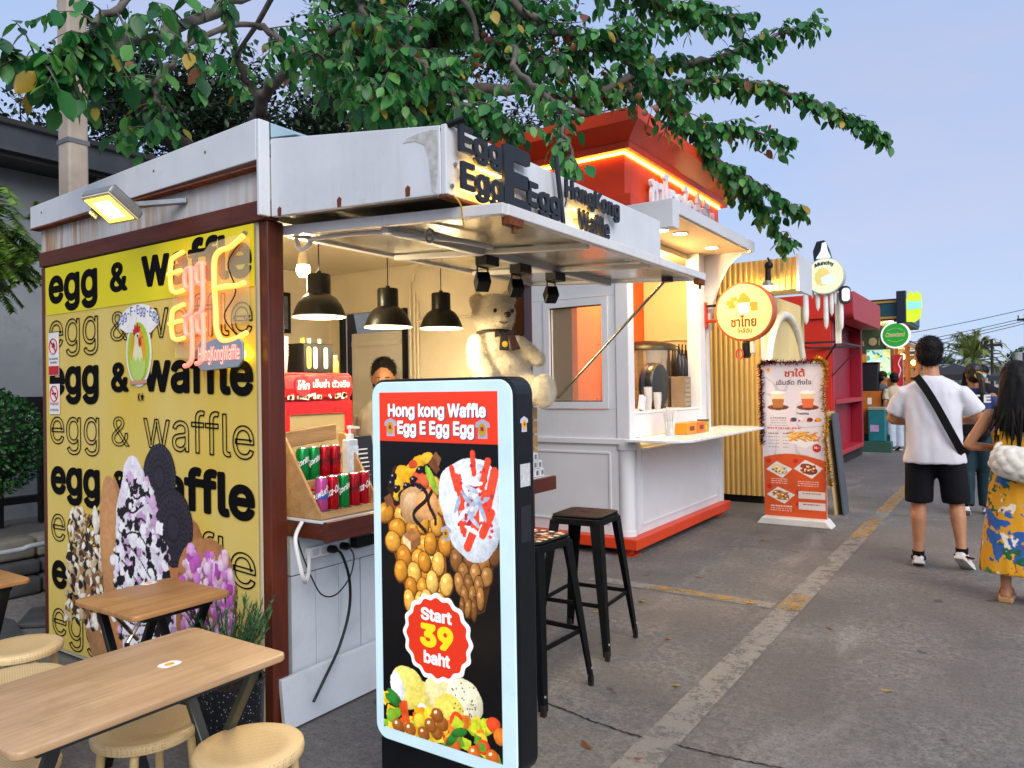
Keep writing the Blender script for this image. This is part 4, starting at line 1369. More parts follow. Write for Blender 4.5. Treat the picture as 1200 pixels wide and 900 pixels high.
obj('red_box', MB().box(-2.66, -2.60, 2.56, 2.62, .884, .95), M('cooler_red'), MBK, bevel=.003) if False else None

# white picture cubes at the far end of the counter
CUB = M('cube_white', '#d9dee2', .45, var=.05)
n_ = 0
for lvl, ys in enumerate(((3.66, 3.715, 3.77, 3.825, 3.88), (3.68, 3.74, 3.80, 3.86), (3.69, 3.75, 3.81), (3.70, 3.76), (3.74,))):
    for y in ys:
        n_ += 1
        c = obj('gift_box', MB().box(-2.44, -2.395, y - .024, y + .024, .884 + lvl * .05, .932 + lvl * .05), [CUB], bevel=.003)
        tag(c, 'small white printed box, %s of the %s row of the counter stack' % (('first', 'second', 'third', 'fourth', 'fifth')[ys.index(y)] + ' from the left', ('bottom', 'second', 'third', 'fourth', 'top')[lvl]), 'box', 'white boxes stacked on the counter')
        c2 = obj('print', MB().prism([(-.012, -.014), (.012, -.014), (.012, .012), (0, .016), (-.012, .01)], (-2.3945, y + .003 * (n_ % 3 - 1), .908 + lvl * .05), Y, Z, (.0006, 0, 0)), M('boxprint_%d' % (n_ % 3), ('#4a4f5c', '#7d4a4a', '#5a5a78')[n_ % 3], .5), c)
        c3 = obj('print', MB().prism([(-.014, -.014), (.012, -.01), (.01, .014), (-.012, .01)], (-2.418, y - .0246, .908 + lvl * .05), X, Z, (0, -.0006, 0)), M('boxprint_%d' % ((n_ + 1) % 3)), c)

# power strip and cables on the kiosk front
PS = thing('power_strip', 'white power strip with black plugs fixed under the counter edge', 'power strip', (-2.59, 2.33, .68))
obj('strip', MB().box(-2.5975, -2.57, 2.205, 2.44, .685, .735), M('pump_white'), PS, bevel=.004)
for k in range(4):
    obj('socket', MB().box(-2.5698, -2.5685, 2.225 + k * .052, 2.262 + k * .052, .695, .725), M('socket_face', '#bfc3c4', .4), PS, bevel=.001)
for yy in (2.325, 2.40):
    obj('plug', MB().lathe([(.018, 0), (.018, .03), (.010, .045)], (-2.568, yy, .711), 12, rot=Matrix.Rotation(rad(90), 3, 'Y')), BLACK, PS, smooth=40)
obj('adapter', MB().box(-2.597, -2.55, 2.475, 2.60, .685, .735), BLACK, PS, bevel=.006)
CB = M('cable_black', '#0c0c0d', .5)
o = obj('power_cable', MB().tube(catmull([(-2.525, 2.325, .711), (-2.515, 2.35, .68), (-2.525, 2.40, .56), (-2.53, 2.40, .42), (-2.52, 2.33, .28), (-2.50, 2.22, .17), (-2.49, 2.15, .10)], 7), .0065, 6), CB, smooth=60)
tag(o, 'thick black cable sagging from the plug down to the skirt board', 'cable')
o = obj('thin_cable', MB().tube(catmull([(-2.525, 2.40, .711), (-2.515, 2.42, .66), (-2.525, 2.40, .57), (-2.53, 2.32, .51), (-2.53, 2.24, .53), (-2.54, 2.19, .62), (-2.56, 2.16, .72), (-2.57, 2.14, .80)], 7), .0035, 5), CB, smooth=60)
tag(o, 'thin black cable looping left from the power strip', 'cable')
o = obj('white_cable', MB().tube(catmull([(-2.57, 2.205, .71), (-2.53, 2.17, .655), (-2.47, 2.10, .625), (-2.44, 2.06, .66), (-2.45, 2.045, .74), (-2.47, 2.05, .82), (-2.50, 2.11, .87)], 7), .009, 6), M('white_pvc'), smooth=60)
tag(o, 'white cable looping round the corner post to the power strip', 'cable')
o = obj('adapter_cable', MB().tube(catmull([(-2.57, 2.60, .711), (-2.56, 2.66, .715), (-2.55, 2.72, .75), (-2.56, 2.78, .79)], 6), .003, 5), CB, smooth=60)
tag(o, 'short black cable leaving the adapter towards the lit sign', 'cable')
# ================================================================== the standing light box
LX0, LX1, LY = -1.845, -1.245, 1.87
LB = thing('light_box', 'tall illuminated standing sign with waffle cones and Start 39 baht', 'sign', (-1.545, 1.92, 0))
LBK = M('light_box_black', '#0d1116', .35, .2, var=.25, vs=18, bump=.1)
wB = LX1 - LX0
obj('casing', MB().prism(rrect(wB, 1.235, .055, 6), (LX0, LY, .225), X, Z, (0, .10, 0)), LBK, LB, bevel=.006)
obj('base', MB().box(LX0 + .01, LX1 - .01, LY + .012, LY + .095, .03, .2255), LBK, LB, bevel=.004)
obj('foot', MB().box(LX0 - .005, LX1 + .005, LY - .03, LY + .14, 0, .03), LBK, LB, bevel=.006)
GLOW = M('frame_glow', '#c3d3d8', .3, emit=.17, ecol='#b9e2f5')
obj('glow_frame', MB().prism(rrect(wB - .016, 1.218, .05, 6), (LX0 + .008, LY - .008, .233), X, Z, (0, .0079, 0)), GLOW, LB, bevel=.004)
px0, pz0, pw, ph = LX0 + .045, .275, .495, 1.14
def lightbox_print():
    P = Print(pw, ph, 460, '#07070a')
    r = np.random.default_rng(8)
    W, H = pw, ph
    def F(u, v):                    # fractions, v from the top
        return u * W, (1 - v) * H
    # egg waffle wrappers: rows of bubbles
    def bubbles(cx, top, bot, w0, w1, cols, light, seed, drift=0.0, edge='#7a430e'):
        rr = np.random.default_rng(seed)
        rows = 7
        for i in range(rows):
            t = i / (rows - 1)
            v = top + (bot - top) * t
            half = w0 + (w1 - w0) * t
            for j in range(cols):
                s = (j + .5 * (i % 2)) / max(1, cols - .5) * 2 - 1
                if abs(s) > 1.05:
                    continue
                u = cx + s * half + drift * t
                x, y = F(u, v)
                c = light[rr.integers(0, len(light))]
                an = rr.uniform(-.25, .25) + drift * .8
                rx_, ry_ = W * half / cols * 1.12, H * .031 * rr.uniform(.85, 1.1)
                P.ell(x, y, rx_ * 1.16, ry_ * 1.14, edge, an, .5, wob=.06, seed=i * 9 + j)
                P.ell(x - rx_ * .04, y + ry_ * .05, rx_, ry_, c, an, .30, wob=.06, seed=i * 9 + j)
                P.ell(x - rx_ * .28, y + ry_ * .38, rx_ * .34, ry_ * .2, tuple(min(255, int(q * 255) + 40) for q in (np.array([int(c[k:k + 2], 16) for k in (1, 3, 5)]) / 255)), an + .3, .85)
    P.poly([F(.60, .36), F(1.0, .40), F(.88, .60), F(.74, .63), F(.66, .5)], '#4a2a12', .7 + .6 * vnoise(P.ny, P.nx, 20, 4))
    bubbles(.81, .41, .60, .17, .06, 3, ['#8a5a2c', '#a06c36', '#7b4d25', '#b07a40'], 2, -.05, '#3a200c')
    P.poly([F(.03, .33), F(.56, .24), F(.58, .62), F(.26, .62), F(.12, .48)], '#8a4c10', .7 + .6 * vnoise(P.ny, P.nx, 20, 6))
    bubbles(.25, .36, .61, .21, .12, 3, ['#e2a13c', '#d8912c', '#efb552', '#c98226'], 1, .12)
    bubbles(.46, .27, .60, .09, .09, 2, ['#efb552', '#e2a13c', '#f3c160', '#d08a28'], 3, .03)
    # left cone filling
    for k in range(28):
        a = r.uniform(0, 6.28)
        x, y = F(.26 + .19 * math.cos(a) * r.uniform(.3, 1), .285 + .085 * math.sin(a) * r.uniform(.3, 1))
        c = ['#2a1712', '#1a0f0c', '#3a2118', '#d97a2c', '#e0b02c'][r.integers(0, 5)]
        P.ell(x, y, .022, .02, c, r.uniform(0, 3), .45, wob=.2, seed=k)
    for (u, v, rx, ry, c) in ((.2, .235, .03, .024, '#efae1f'), (.29, .225, .03, .022, '#f0b52a'), (.36, .20, .034, .02, '#e8a71c'), (.42, .19, .03, .018, '#f2b92f'), (.25, .255, .026, .02, '#e9a012'), (.17, .265, .022, .018, '#efb62f'), (.34, .245, .026, .02, '#e2552f'), (.40, .255, .03, .02, '#d9653a'), (.44, .29, .03, .02, '#dd5a30'), (.3, .21, .02, .014, '#d34c24')):
        x, y = F(u, v); P.ell(x, y, rx, ry, c, .3, .5, wob=.12, seed=int(u * 90))
    for (u, v) in ((.12, .25), (.15, .285), (.24, .275), (.33, .28), (.38, .285), (.36, .225), (.30, .255), (.1, .27)):
        x, y = F(u, v); P.ell(x, y, .018, .013, '#171019', .4, .6, wob=.3, seed=int(u * 80)); P.ell(x - .004, y + .004, .004, .003, '#9a93a8', 0, 1)
    P.poly([F(.43, .205), F(.50, .17), F(.545, .19), F(.50, .235)], '#8a5733'); P.poly([F(.43, .205), F(.475, .185), F(.535, .22), F(.50, .235)], '#6d4126')
    x, y = F(.46, .25); P.ell(x, y, .014, .05, '#9ac23a', .5, .6)
    x, y = F(.30, .33); P.ell(x, y, .062, .062, '#c99a6a', .1, .45, wob=.1, seed=2); P.ell(x - .01, y + .012, .036, .03, '#dcb588', .4, .5, wob=.2, seed=5)
    x, y = F(.42, .325); P.ell(x, y, .05, .05, '#e1a468', .3, .5, wob=.12, seed=9)
    for k in range(40):
        t = k / 39
        x, y = F(.36 + .06 * math.sin(t * 7), .27 + t * .13); P.ell(x, y, .006, .008, '#24140f', 0, .9)
        x, y = F(.46 - .03 * math.sin(t * 5), .285 + t * .09); P.ell(x, y, .006, .008, '#2b1812', 0, .9)
    P.poly([F(.03, .315), F(.09, .30), F(.12, .325), F(.06, .345)], '#7b4b2c')
    P.poly([F(.2, .42), F(.28, .395), F(.36, .415), F(.27, .45)], '#a9713f'); P.poly([F(.2, .42), F(.27, .437), F(.27, .462), F(.2, .44)], '#e8c79a'); P.poly([F(.27, .437), F(.36, .415), F(.36, .44), F(.27, .462)], '#8b5a30')
    # right cone: cream, sauce and strawberry sticks
    x, y = F(.79, .30); P.ell(x, y, .135, .135, '#dfe4ee', .1, .6, wob=.12, seed=3)
    x, y = F(.80, .38); P.ell(x, y, .10, .10, '#d5dce9', .1, .55, wob=.1, seed=4)
    for k in range(7):
        x, y = F(.72 + .03 * k, .23 + .03 * ((k * 3) % 5)); P.ell(x, y, .04, .016, ('#f2f4f9', '#c8d0e0')[k % 2], .8 + .2 * k, .65, wob=.15, seed=k)
    for k in range(60):
        t = k / 59
        x, y = F(.80 + .10 * math.cos(t * 9) * (1 - .5 * t), .24 + .13 * t); P.ell(x, y, .008, .009, '#b02440', 0, .7)
    for (u0, v0, u1, v1, wd) in ((.70, .24, .74, .30, .028), (.66, .215, .70, .27, .022), (.83, .17, .84, .225, .020), (.95, .19, .90, .26, .024), (1.0, .22, .93, .33, .034), (.92, .28, .86, .36, .03), (.73, .31, .75, .385, .028), (.86, .36, .78, .43, .03), (.97, .33, .90, .39, .03)):
        u0, u1 = u0 - .03, u1 - .03
        for k in range(14):
            t = k / 13
            x, y = F(u0 + (u1 - u0) * t, v0 + (v1 - v0) * t); P.ell(x, y, wd * .5, wd * .5, '#e2462c', 0, .75)
    for k in range(16):
        t = k / 16 * 6.28
        x, y = F(.79 + .13 * math.cos(t) * (.3 + .6 * (k % 3) / 2), .315 + .075 * math.sin(t) * (.3 + .6 * ((k + 1) % 3) / 2)); P.ell(x, y, .03, .008, ('#b9c4d8', '#ffffff', '#9fb0cc')[k % 3], t + 1.2, .8, wob=.2, seed=k + 40)
    for k in range(26):
        x, y = F(.66 + r.random() * .3, .20 + r.random() * .22); P.ell(x, y, .007, .006, ('#c2303a', '#d94a3a')[k % 2], 0, .8, wob=.3, seed=k)
    # bottom: scoops and fruit
    for (u, v, rr_, c) in ((.22, .865, .075, '#e6d873'), (.36, .885, .06, '#dccb60'), (.50, .855, .062, '#e3d79a'), (.70, .86, .075, '#e9e3c4'), (.58, .90, .06, '#e2d15c')):
        x, y = F(u, v); P.ell(x, y, rr_, rr_ * .95, c, 0, .5, wob=.08, seed=int(u * 50))
    for k in range(30):
        x, y = F(.70 + r.uniform(-.10, .10), .86 + r.uniform(-.05, .04)); P.ell(x, y, .003, .003, '#4a4238', 0, 1)
    x, y = F(.13, .87); P.ell(x, y, .03, .05, '#f0f2f5', .3, .6, wob=.2); x, y = F(.36, .94); P.ell(x, y, .04, .045, '#e9ecf0', .3, .6, wob=.2)
    for k in range(95):
        u = r.uniform(0, 1); v = r.uniform(.92 - .05 * abs(u - .35), 1.0)
        x, y = F(u, v)
        c = ['#f0b61e', '#f3c63a', '#e79a14', '#f0d03c', '#d9501f', '#7fae2c'][r.integers(0, 6)] if u < .55 else ['#cfd22c', '#e04a24', '#5f9a2a', '#efc93a', '#b7c92c', '#e27a22'][r.integers(0, 6)]
        s = r.uniform(.016, .03); a = r.uniform(0, 1.5)
        if r.random() < .6:
            P.poly([(x + s * math.cos(a + j * 1.57), y + s * math.sin(a + j * 1.57)) for j in range(4)], c, .75 + .5 * vnoise(P.ny, P.nx, 50, k))
        else:
            P.ell(x, y, s, s * .9, c, a, .45, wob=.1, seed=k)
    for (u, v) in ((.13, .985), (.24, .985), (.36, .985), (.47, .97), (.42, .955), (.52, .94), (.48, .92), (.62, .99), (.78, .995), (.92, .99)):
        x, y = F(u, v); P.ell(x, y, .026, .024, '#9a5a24' if u < .55 else '#c9651f', 0, .35); P.ell(x - .008, y + .008, .007, .005, '#f2d9b8', .5, 1)
    for (u, v, a) in ((.1, .90, -.5), (.08, .915, -.4), (.6, .975, .8), (.66, .95, .4)):
        x, y = F(u, v); P.ell(x, y, .035, .014, '#2f7a2c', a, .5)
    # red header
    P.put(P.v > (1 - .145) * H, '#e8391c')
    P.tint_noise(P.m & (P.v < .85 * H), 150, .16, 3)
    P.tint_noise(P.m & (P.v < .85 * H), 45, .14, 9)
    return P.build('print', (px0, LY - .0095, pz0), X, Z, print_mat('lit_print', .3, .36, .22), LB)
lightbox_print()
WL = M('lit_white', '#c8ccce', .4, emit=.22, ecol='#ffffff')
NVY = M('lit_shadow', '#2d3f66', .4, emit=.2)
def hdr(body, u0, u1, v0, v1, m=WL, dy=0, dx=0, b=.035):
    x0, x1 = px0 + u0 * pw, px0 + u1 * pw
    z0, z1 = pz0 + (1 - v1) * ph, pz0 + (1 - v0) * ph
    return text('lettering', body, m, LB, (x0 + dx, LY - .0108 - dy, z0 + dx * -1), X, Z, w=x1 - x0, h=z1 - z0, ext=.0008, bold=b)
hdr('Hong kong Waffle', .085, .915, .032, .082, NVY, 0, .003); hdr('Hong kong Waffle', .085, .915, .032, .082, WL, .001)
hdr('Egg E Egg Egg', .17, .82, .083, .133, NVY, 0, .003); hdr('Egg E Egg Egg', .17, .82, .083, .133, WL, .001)
def mini_logo(par, c, ux, uy, nrm, s):
    c, ux, uy, nrm = map(Vector, (c, ux, uy, nrm))
    obj('emblem', MB().prism([(-1, .3), (-.9, .8), (0, 1.2), (.9, .8), (1, .3), (.6, .2), (.65, -1), (-.65, -1), (-.6, .2)], c, ux * s, uy * s, nrm * .0008), M('emblem_white', '#cfc6d8', .4), par)
    obj('emblem', disc(MB(), c + nrm * .001, ux, uy, s * .52, s * .72), M('emblem_yellow', '#dcb63a', .4), par)
    obj('emblem', MB().prism([(-.2, -.1), (.25, -.1), (.1, .35), (-.2, .3)], c + nrm * .0022, ux * s, uy * s, nrm * .0006), M('red_print'), par)
for u in (.105, .885):
    mini_logo(LB, (px0 + u * pw, LY - .0108, pz0 + (1 - .105) * ph), X, Z, (0, -1, 0), .028)
mini_logo(LB, (px0 + .58 * pw, LY - .0108, pz0 + (1 - .40) * ph), X, Z, (0, -1, 0), .022)
mini_logo(LB, (LX1 + .0005, LY + .045, 1.31), Y, Z, (1, 0, 0), .022)
obj('sticker', MB().box(LX1, LX1 + .001, LY + .02, LY + .075, 1.12, 1.19), M('sticker_grey', '#c9cbca', .5, var=.2, vs=60), LB)
obj('sticker', MB().box(LX1, LX1 + .001, LY + .02, LY + .075, .95, 1.06), M('sticker_dark', '#23262b', .3), LB)
# scalloped price badge
bc = (px0 + .49 * pw, pz0 + (1 - .70) * ph)
sc = []
for i in range(96):
    t = i * 2 * math.pi / 96
    sc.append((math.cos(t) * (1 + .035 * math.cos(16 * t)), math.sin(t) * (1 + .035 * math.cos(16 * t))))
obj('badge', MB().prism(sc, (bc[0], LY - .0112, bc[1]), X * .142, Z * .142, (0, -.0008, 0)), WL, LB)
obj('badge', MB().prism(sc, (bc[0], LY - .0124, bc[1]), X * .126, Z * .126, (0, -.0008, 0)), M('lit_red', '#8a1a0e', .4, emit=.27, ecol='#e8391c'), LB)
def btxt(body, du, dz, w, h, m, b):
    text('lettering', body, m, LB, (bc[0] + du - w / 2, LY - .0136, bc[1] + dz), X, Z, w=w, h=h, ext=.0008, bold=b)
btxt('Start', 0, .052, .13, .042, WL, .035)
btxt('39', 0, -.035, .14, .078, M('lit_yellow', '#8a7a10', .4, emit=.3, ecol='#ffe21f'), .05)
btxt('baht', 0, -.088, .11, .042, WL, .035)
for (xx, zz, hh) in ((LX1, .9, .05), (LX1, .75, .1), (LX1, .6, .04), (LX1, .42, .06)):
    pass
# ================================================================== black metal bar stools
STB = M('stool_black', '#08090a', .5, 0, var=.2, vs=14, spec=.18)
def black_stool():
    t = thing('bar_stool', '', 'bar stool')
    h, a, b = .73, .148, .205
    obj('seat', MB().prism(rrect(2 * a, 2 * a, .045, 5, -a, -a), (0, 0, h - .012), X, Y, (0, 0, .012)), STB, t, bevel=.005, local=True)
    obj('seat_skirt', MB().prism(rrect(2 * a + .008, 2 * a + .008, .045, 5, -a - .004, -a - .004), (0, 0, h - .05), X, Y, (0, 0, .036)), STB, t, bevel=.004, local=True)
    obj('handle_slot', MB().prism(rrect(.07, .018, .008, 3, -.035, -.009), (0, 0, h + .0003), X, Y, (0, 0, .0005)), M('slot_dark', '#030303', .9), t, local=True)
    for sx in (-1, 1):
        for sy in (-1, 1):
            top = Vector((sx * (a - .012), sy * (a - .012), h - .03))
            bot = Vector((sx * b, sy * b, .02))
            mb = MB()
            rings = []
            for k in range(7):
                tt = k / 6
                p = top.lerp(bot, tt)
                w = .048 * (1 - tt) + .020 * tt
                f = .012
                # angle-section leg: an L that opens inwards
                rings.append([p + Vector((sx * f, sy * f, 0)), p + Vector((-sx * w, sy * f, 0)), p + Vector((-sx * w, sy * (f - .004), 0)), p + Vector((sx * (f - .006), sy * (f - .006), 0)), p + Vector((sx * (f - .004), -sy * w, 0)), p + Vector((sx * f, -sy * w, 0))])
            if sx * sy < 0:
                rings = [list(reversed(q)) for q in rings]
            mb.loft(rings)
            lg = obj('leg', mb, STB, t, bevel=.0015, local=True)
            obj('foot_cap', MB().box(bot.x - .012, bot.x + .012, bot.y - .012, bot.y + .012, 0, .05), M('rubber', '#0a0a0b', .8), lg, bevel=.004, local=True)
            obj('rivet', MB().ell((bot.x * .985 + sx * .012, bot.y * .985, .085), (.004, .007, .007), 8, 5), GALV, lg, local=True)
    z = .27
    e = a + (b - a) * (1 - z / h) - .006
    for (p, q) in (((-e, -e), (e, -e)), ((e, -e), (e, e)), ((e, e), (-e, e)), ((-e, e), (-e, -e))):
        obj('rung', MB().bar((*p, z), (*q, z), .008, .022), STB, t, local=True)
    return t
st = black_stool()
place(st, (-1.98, 3.66, 0), rad(4), 'plain black metal bar stool standing farther from the lit sign')
st2 = copy_tree(st)
place(st2, (-1.90, 2.95, 0), rad(-2), 'black metal bar stool with a printed chequered top right behind the sign')
for s_ in (st, st2):
    s_['group'] = 'black bar stools'
r = random.Random(5)
mats_ = [M('tile_%d' % i, c, .4, var=.15, vs=30) for i, c in enumerate(('#b98a55', '#2b2019', '#d8cbb0', '#7a3f24', '#191412', '#c77f5f'))]
mbt = MB()
for i in range(11):
    for j in range(11):
        if max(abs(i - 5), abs(j - 5)) == 5:
            m = 2 if (i + j) % 2 else 4
        else:
            m = r.choice((0, 1, 3, 4, 4, 2, 5))
        x0, y0 = -.135 + i * .0245, -.135 + j * .0245
        mbt.box(x0, x0 + .0237, y0, y0 + .0237, .7308, .7318, m)
tp = obj('printed_top', mbt, mats_, st2, local=True)
tp['kind'] = 'stuff'

# ================================================================== wooden folding tables and cane-look stools
OAKX = mat_wood('table_oak', '#a5805a', '#cbaa82', 1.1, 'y', .38)
OAKS = mat_wood('table_oak_warm', '#9a6a3a', '#c0905a', 1.3, 'y', .38)
LEGM = M('table_leg_grey', '#4a504c', .35, .6, var=.15)
def table(loc, sx, sy, label, topm, legm, stick):
    t = thing('folding_table', label, 'table', loc, group='wooden folding tables')
    h = .66
    P_ = rrect(sx, sy, .03, 4, -sx / 2, -sy / 2)
    obj('top', MB().prism(P_, (0, 0, h - .02), X, Y, (0, 0, .02)), topm, t, bevel=.005, seg=3, local=True, smooth=30)
    for s in (-1, 1):
        y = s * (sy / 2 - .09)
        for k, (a, b) in enumerate((((-sx / 2 + .05, h - .024), (sx / 2 - .03, .0)), ((sx / 2 - .05, h - .024), (-sx / 2 + .03, .0)))):
            yy = y + (.014 if k else -.014)
            obj('leg', MB().bar((a[0], yy, a[1]), (b[0], yy, b[1]), .02, .032, up=(0, 1, 0)), legm, t, bevel=.004, local=True)
        obj('leg_brace', MB().tube([(-sx / 2 + .06, y, h - .03), (-sx / 2 + .06, -y * .2, h - .2)], .008, 6), M('chrome', '#b8b2a6', .2, 1.0), t, local=True)
    for x in (-sx / 2 + .05, sx / 2 - .05):
        obj('rail', MB().bar((x, -sy / 2 + .06, h - .032), (x, sy / 2 - .06, h - .032), .022, .02), legm, t, local=True)
    if stick:
        sk = obj('egg_sticker', MB().prism([(.022 * math.cos(i * .5236) * (1 + .2 * (i % 2)), .03 * math.sin(i * .5236) * (1 + .2 * (i % 3) * .5)) for i in range(12)], (stick[0], stick[1], h + .0003), X, Y, (0, 0, .0005)), WPR, t, local=True)
        obj('yolk', MB().prism([(.012 * math.cos(i * .5236), .014 * math.sin(i * .5236)) for i in range(12)], (stick[0], stick[1], h + .001), X, Y, (0, 0, .0005)), M('yolk_yellow', '#e3b21e', .4), sk, local=True)
    return t
table((-2.0, 1.075, 0), .47, .72, 'long pale oak folding table in the near left foreground', OAKX, LEGM, (.02, .12))
table((-2.71, 1.575, 0), .42, .39, 'small warm-toned folding table close against the yellow banner', OAKS, BLACK, (-.19, .09))
table((-3.62, 1.2, 0), .40, .52, 'folding table at the left edge with only one corner in view', OAKS, BLACK, None)

def mat_cane():
    n = NT('cane_seat')
    v = n.n.new("ShaderNodeTexVoronoi"); v.feature = 'F1'; v.inputs['Scale'].default_value = 130
    v.inputs['Randomness'].default_value = .1
    n.l.new(n.tc(), v.inputs['Vector'])
    d = n.ramp(v.outputs['Distance'], [(.15, lin('#a98a57')), (.5, lin('#d9bd88'))])
    n.set('Base Color', n.mix(n.math('MULTIPLY', n.noise(9), .4), d, lin('#e2cb9c')))
    n.set('Roughness', .5)
    n.bump(v.outputs['Distance'], .5, .002)
    return n.m
CANE = mat_cane()
TUBE = M('stool_tube_cream', '#cdb27c', .4, var=.12, vs=9, dirt=.2)
def cane_stool():
    t = thing('cane_stool', '', 'stool')
    h, R = .43, .152
    obj('seat', MB().lathe([(.0, h - .012), (R * .9, h - .016), (R * .985, h - .03), (R, h - .018), (R * .985, h - .005), (R * .93, h - .001), (R * .6, h - .006), (0, h - .008)][::-1][::-1], (0, 0, 0), 40), CANE, t, smooth=60, local=True)
    for k in range(4):
        a = k * math.pi / 2 + .785
        c, s = math.cos(a), math.sin(a)
        pts = [(.02 * c, .02 * s, h - .03), (.09 * c, .09 * s, h - .03), (.115 * c, .115 * s, h - .045), (.128 * c, .128 * s, h - .09), (.15 * c, .15 * s, .0)]
        obj('leg', MB().tube(catmull(pts, 5), .0125, 10), TUBE, t, smooth=50, local=True)
    obj('leg_ring', MB().tube([(.138 * math.cos(i * .2618), .138 * math.sin(i * .2618), .17) for i in range(24)], .006, 6, closed=True), BLACK, t, smooth=60, local=True)
    return t
cs = cane_stool()
spots = [((-2.18, 1.24, 0), 'cream cane-look round stool tucked under the long oak table'),
         ((-1.80, 1.32, 0), 'cream round stool at the bottom edge, beside the table end'),
         ((-3.30, 1.36, 0), 'cream round stool at the left edge, beyond the tables'),
         ((-2.93, 1.20, 0), 'cream round stool half hidden behind the long oak table'),
         ((-2.28, .88, 0), 'cream round stool in the bottom left corner below the table')]
for i, (l, lab) in enumerate(spots):
    c = cs if i == 0 else copy_tree(cs)
    place(c, l, i * .4, lab)
    c['group'] = 'cream round stools'

# potted juniper by the banner
PT = thing('potted_juniper', 'small feathery juniper in a speckled black pot by the banner corner', 'potted plant', (-2.56, 1.80, 0))
terr = NT('terrazzo_black')
vv = terr.n.new("ShaderNodeTexVoronoi"); vv.inputs['Scale'].default_value = 90; terr.l.new(terr.tc(), vv.inputs['Vector'])
terr.set('Base Color', terr.ramp(vv.outputs['Distance'], [(.12, lin('#c9cdd2')), (.2, lin('#14161a'))])); terr.set('Roughness', .4)
obj('pot', MB().lathe([(.10, 0), (.115, .05), (.125, .24), (.13, .30), (.118, .30), (.112, .26), (0, .26)], (-2.56, 1.80, 0), 32), terr.m, PT, smooth=40)
obj('soil', MB().lathe([(.112, .265), (0, .27)], (-2.56, 1.80, 0), 24, caps=False), M('soil', '#2a211a', .95, bump=.6), PT)
r = random.Random(21)
mb = MB(); stems = MB()
for k in range(90):
    a, tl = r.uniform(0, 6.28), r.uniform(0, .14)
    L = r.uniform(.12, .32) * (1 - tl)
    p0 = Vector((-2.57 + .04 * math.cos(a), 1.79 + .04 * math.sin(a), .27 + r.uniform(0, .1)))
    d = Vector((math.cos(a) * r.uniform(.15, .8), math.sin(a) * r.uniform(.15, .7), 1)).normalized()
    p1 = p0 + d * L
    stems.tube([p0, p1], [.003, .001], 4, caps=False)
    for j in range(34):
        q = p0.lerp(p1, .15 + .85 * j / 34)
        dd_ = (d + Vector((r.uniform(-1, 1), r.uniform(-1, 1), r.uniform(-.2, .8))) * .8).normalized()
        s = dd_.cross(Vector((r.random(), r.random(), r.random()))).normalized() * .0048
        e = q + dd_ * r.uniform(.018, .042)
        mb.add([q - s, q + s, e], [(0, 1, 2)])
fo = obj('foliage', mb, M('juniper_green', '#3f6b3f', .6, var=.3, vs=14, island=.9), PT)
fo['kind'] = 'stuff'
so = obj('stems', stems, M('twig_brown', '#4c3b28', .8), PT); so['kind'] = 'stuff'; so.name = 'stem'
# ================================================================== the white and orange tea kiosk
ORG = M('kiosk_orange', '#cf3d14', .45, var=.08, vs=2, bump=.05, dirt=.12)
TW = M('tea_white', '#d3d6da', .4, var=.05, vs=2, dirt=.12)
TC = M('tea_cream', '#dccda2', .55, var=.06, vs=2)
TK = thing('tea_kiosk', 'white tea kiosk with an orange crown roof and orange base', 'kiosk', (-3.4, 6.9, 0))
obj('base', MB().box(-4.3, -2.585, 5.66, 8.14, .065, .155), ORG, TK, bevel=.006)
for (x, y) in ((-2.72, 5.78), (-2.72, 8.0), (-4.1, 5.78), (-4.1, 8.0)):
    obj('foot', MB().box(x - .035, x + .035, y - .035, y + .035, .006, .065).box(x - .08, x + .08, y - .08, y + .08, 0, .008), ORG, TK)
# side wall with its window
SW = 5.74
for b in ((-4.3, -2.70, .157, 1.235), (-4.3, -3.50, 1.235, 2.21), (-2.855, -2.70, 1.235, 2.21), (-4.3, -2.70, 2.21, 2.70)):
    obj('side_wall', MB().box(b[0], b[1], SW, SW + .05, b[2] + .001, b[3] - .001), TW, TK)
def moulding(parent, pts, w=.02, d=.016, m=TW, up=(0, -1, 0)):
    for a, b in zip(pts, pts[1:] + pts[:1]):
        obj('moulding', MB().bar(a, b, d, w, up=up) if False else MB().bar(a, b, w, d, up=up), m, parent, bevel=.003)
moulding(TK, [(-4.2, SW, .26), (-2.86, SW, .26), (-2.86, SW, .86), (-4.2, SW, .86)])
obj('rail', MB().box(-4.3, -2.69, SW - .02, SW, .935, .985), TW, TK, bevel=.006)
wn_ = obj('window', MB().box(-3.50, -3.44, SW - .012, SW + .055, 1.24, 2.205).box(-2.915, -2.858, SW - .012, SW + .055, 1.24, 2.205).box(-3.44, -2.915, SW - .012, SW + .055, 1.24, 1.30).box(-3.44, -2.915, SW - .012, SW + .055, 2.14, 2.205), TW, TK, weld=True)
gz = NT('window_glass'); gz.set('Base Color', (.86, .80, .62, 1)); gz.set('Roughness', .03); gz.set('Alpha', .12); gz.set('Specular IOR Level', .6)
obj('pane', MB().box(-3.44, -2.915, SW + .02, SW + .026, 1.30, 2.14), gz.m, wn_)
obj('gasket', MB().box(-3.44, -2.915, SW + .016, SW + .019, 1.30, 1.308).box(-3.44, -3.432, SW + .016, SW + .019, 1.308, 2.14).box(-3.44, -2.915, SW + .016, SW + .019, 2.13, 2.14), BLACK, wn_, weld=True)
# rounded corner column
obj('corner_column', MB().lathe([(.085, .157), (.085, .20), (.075, .20), (.075, .88), (.085, .89), (.085, .94)], (-2.735, 5.80, 0), 28), TW, TK, smooth=40)
obj('corner_post', MB().box(-2.79, -2.66, 5.73, 5.84, .942, 2.70), TW, TK, bevel=.012, seg=3)
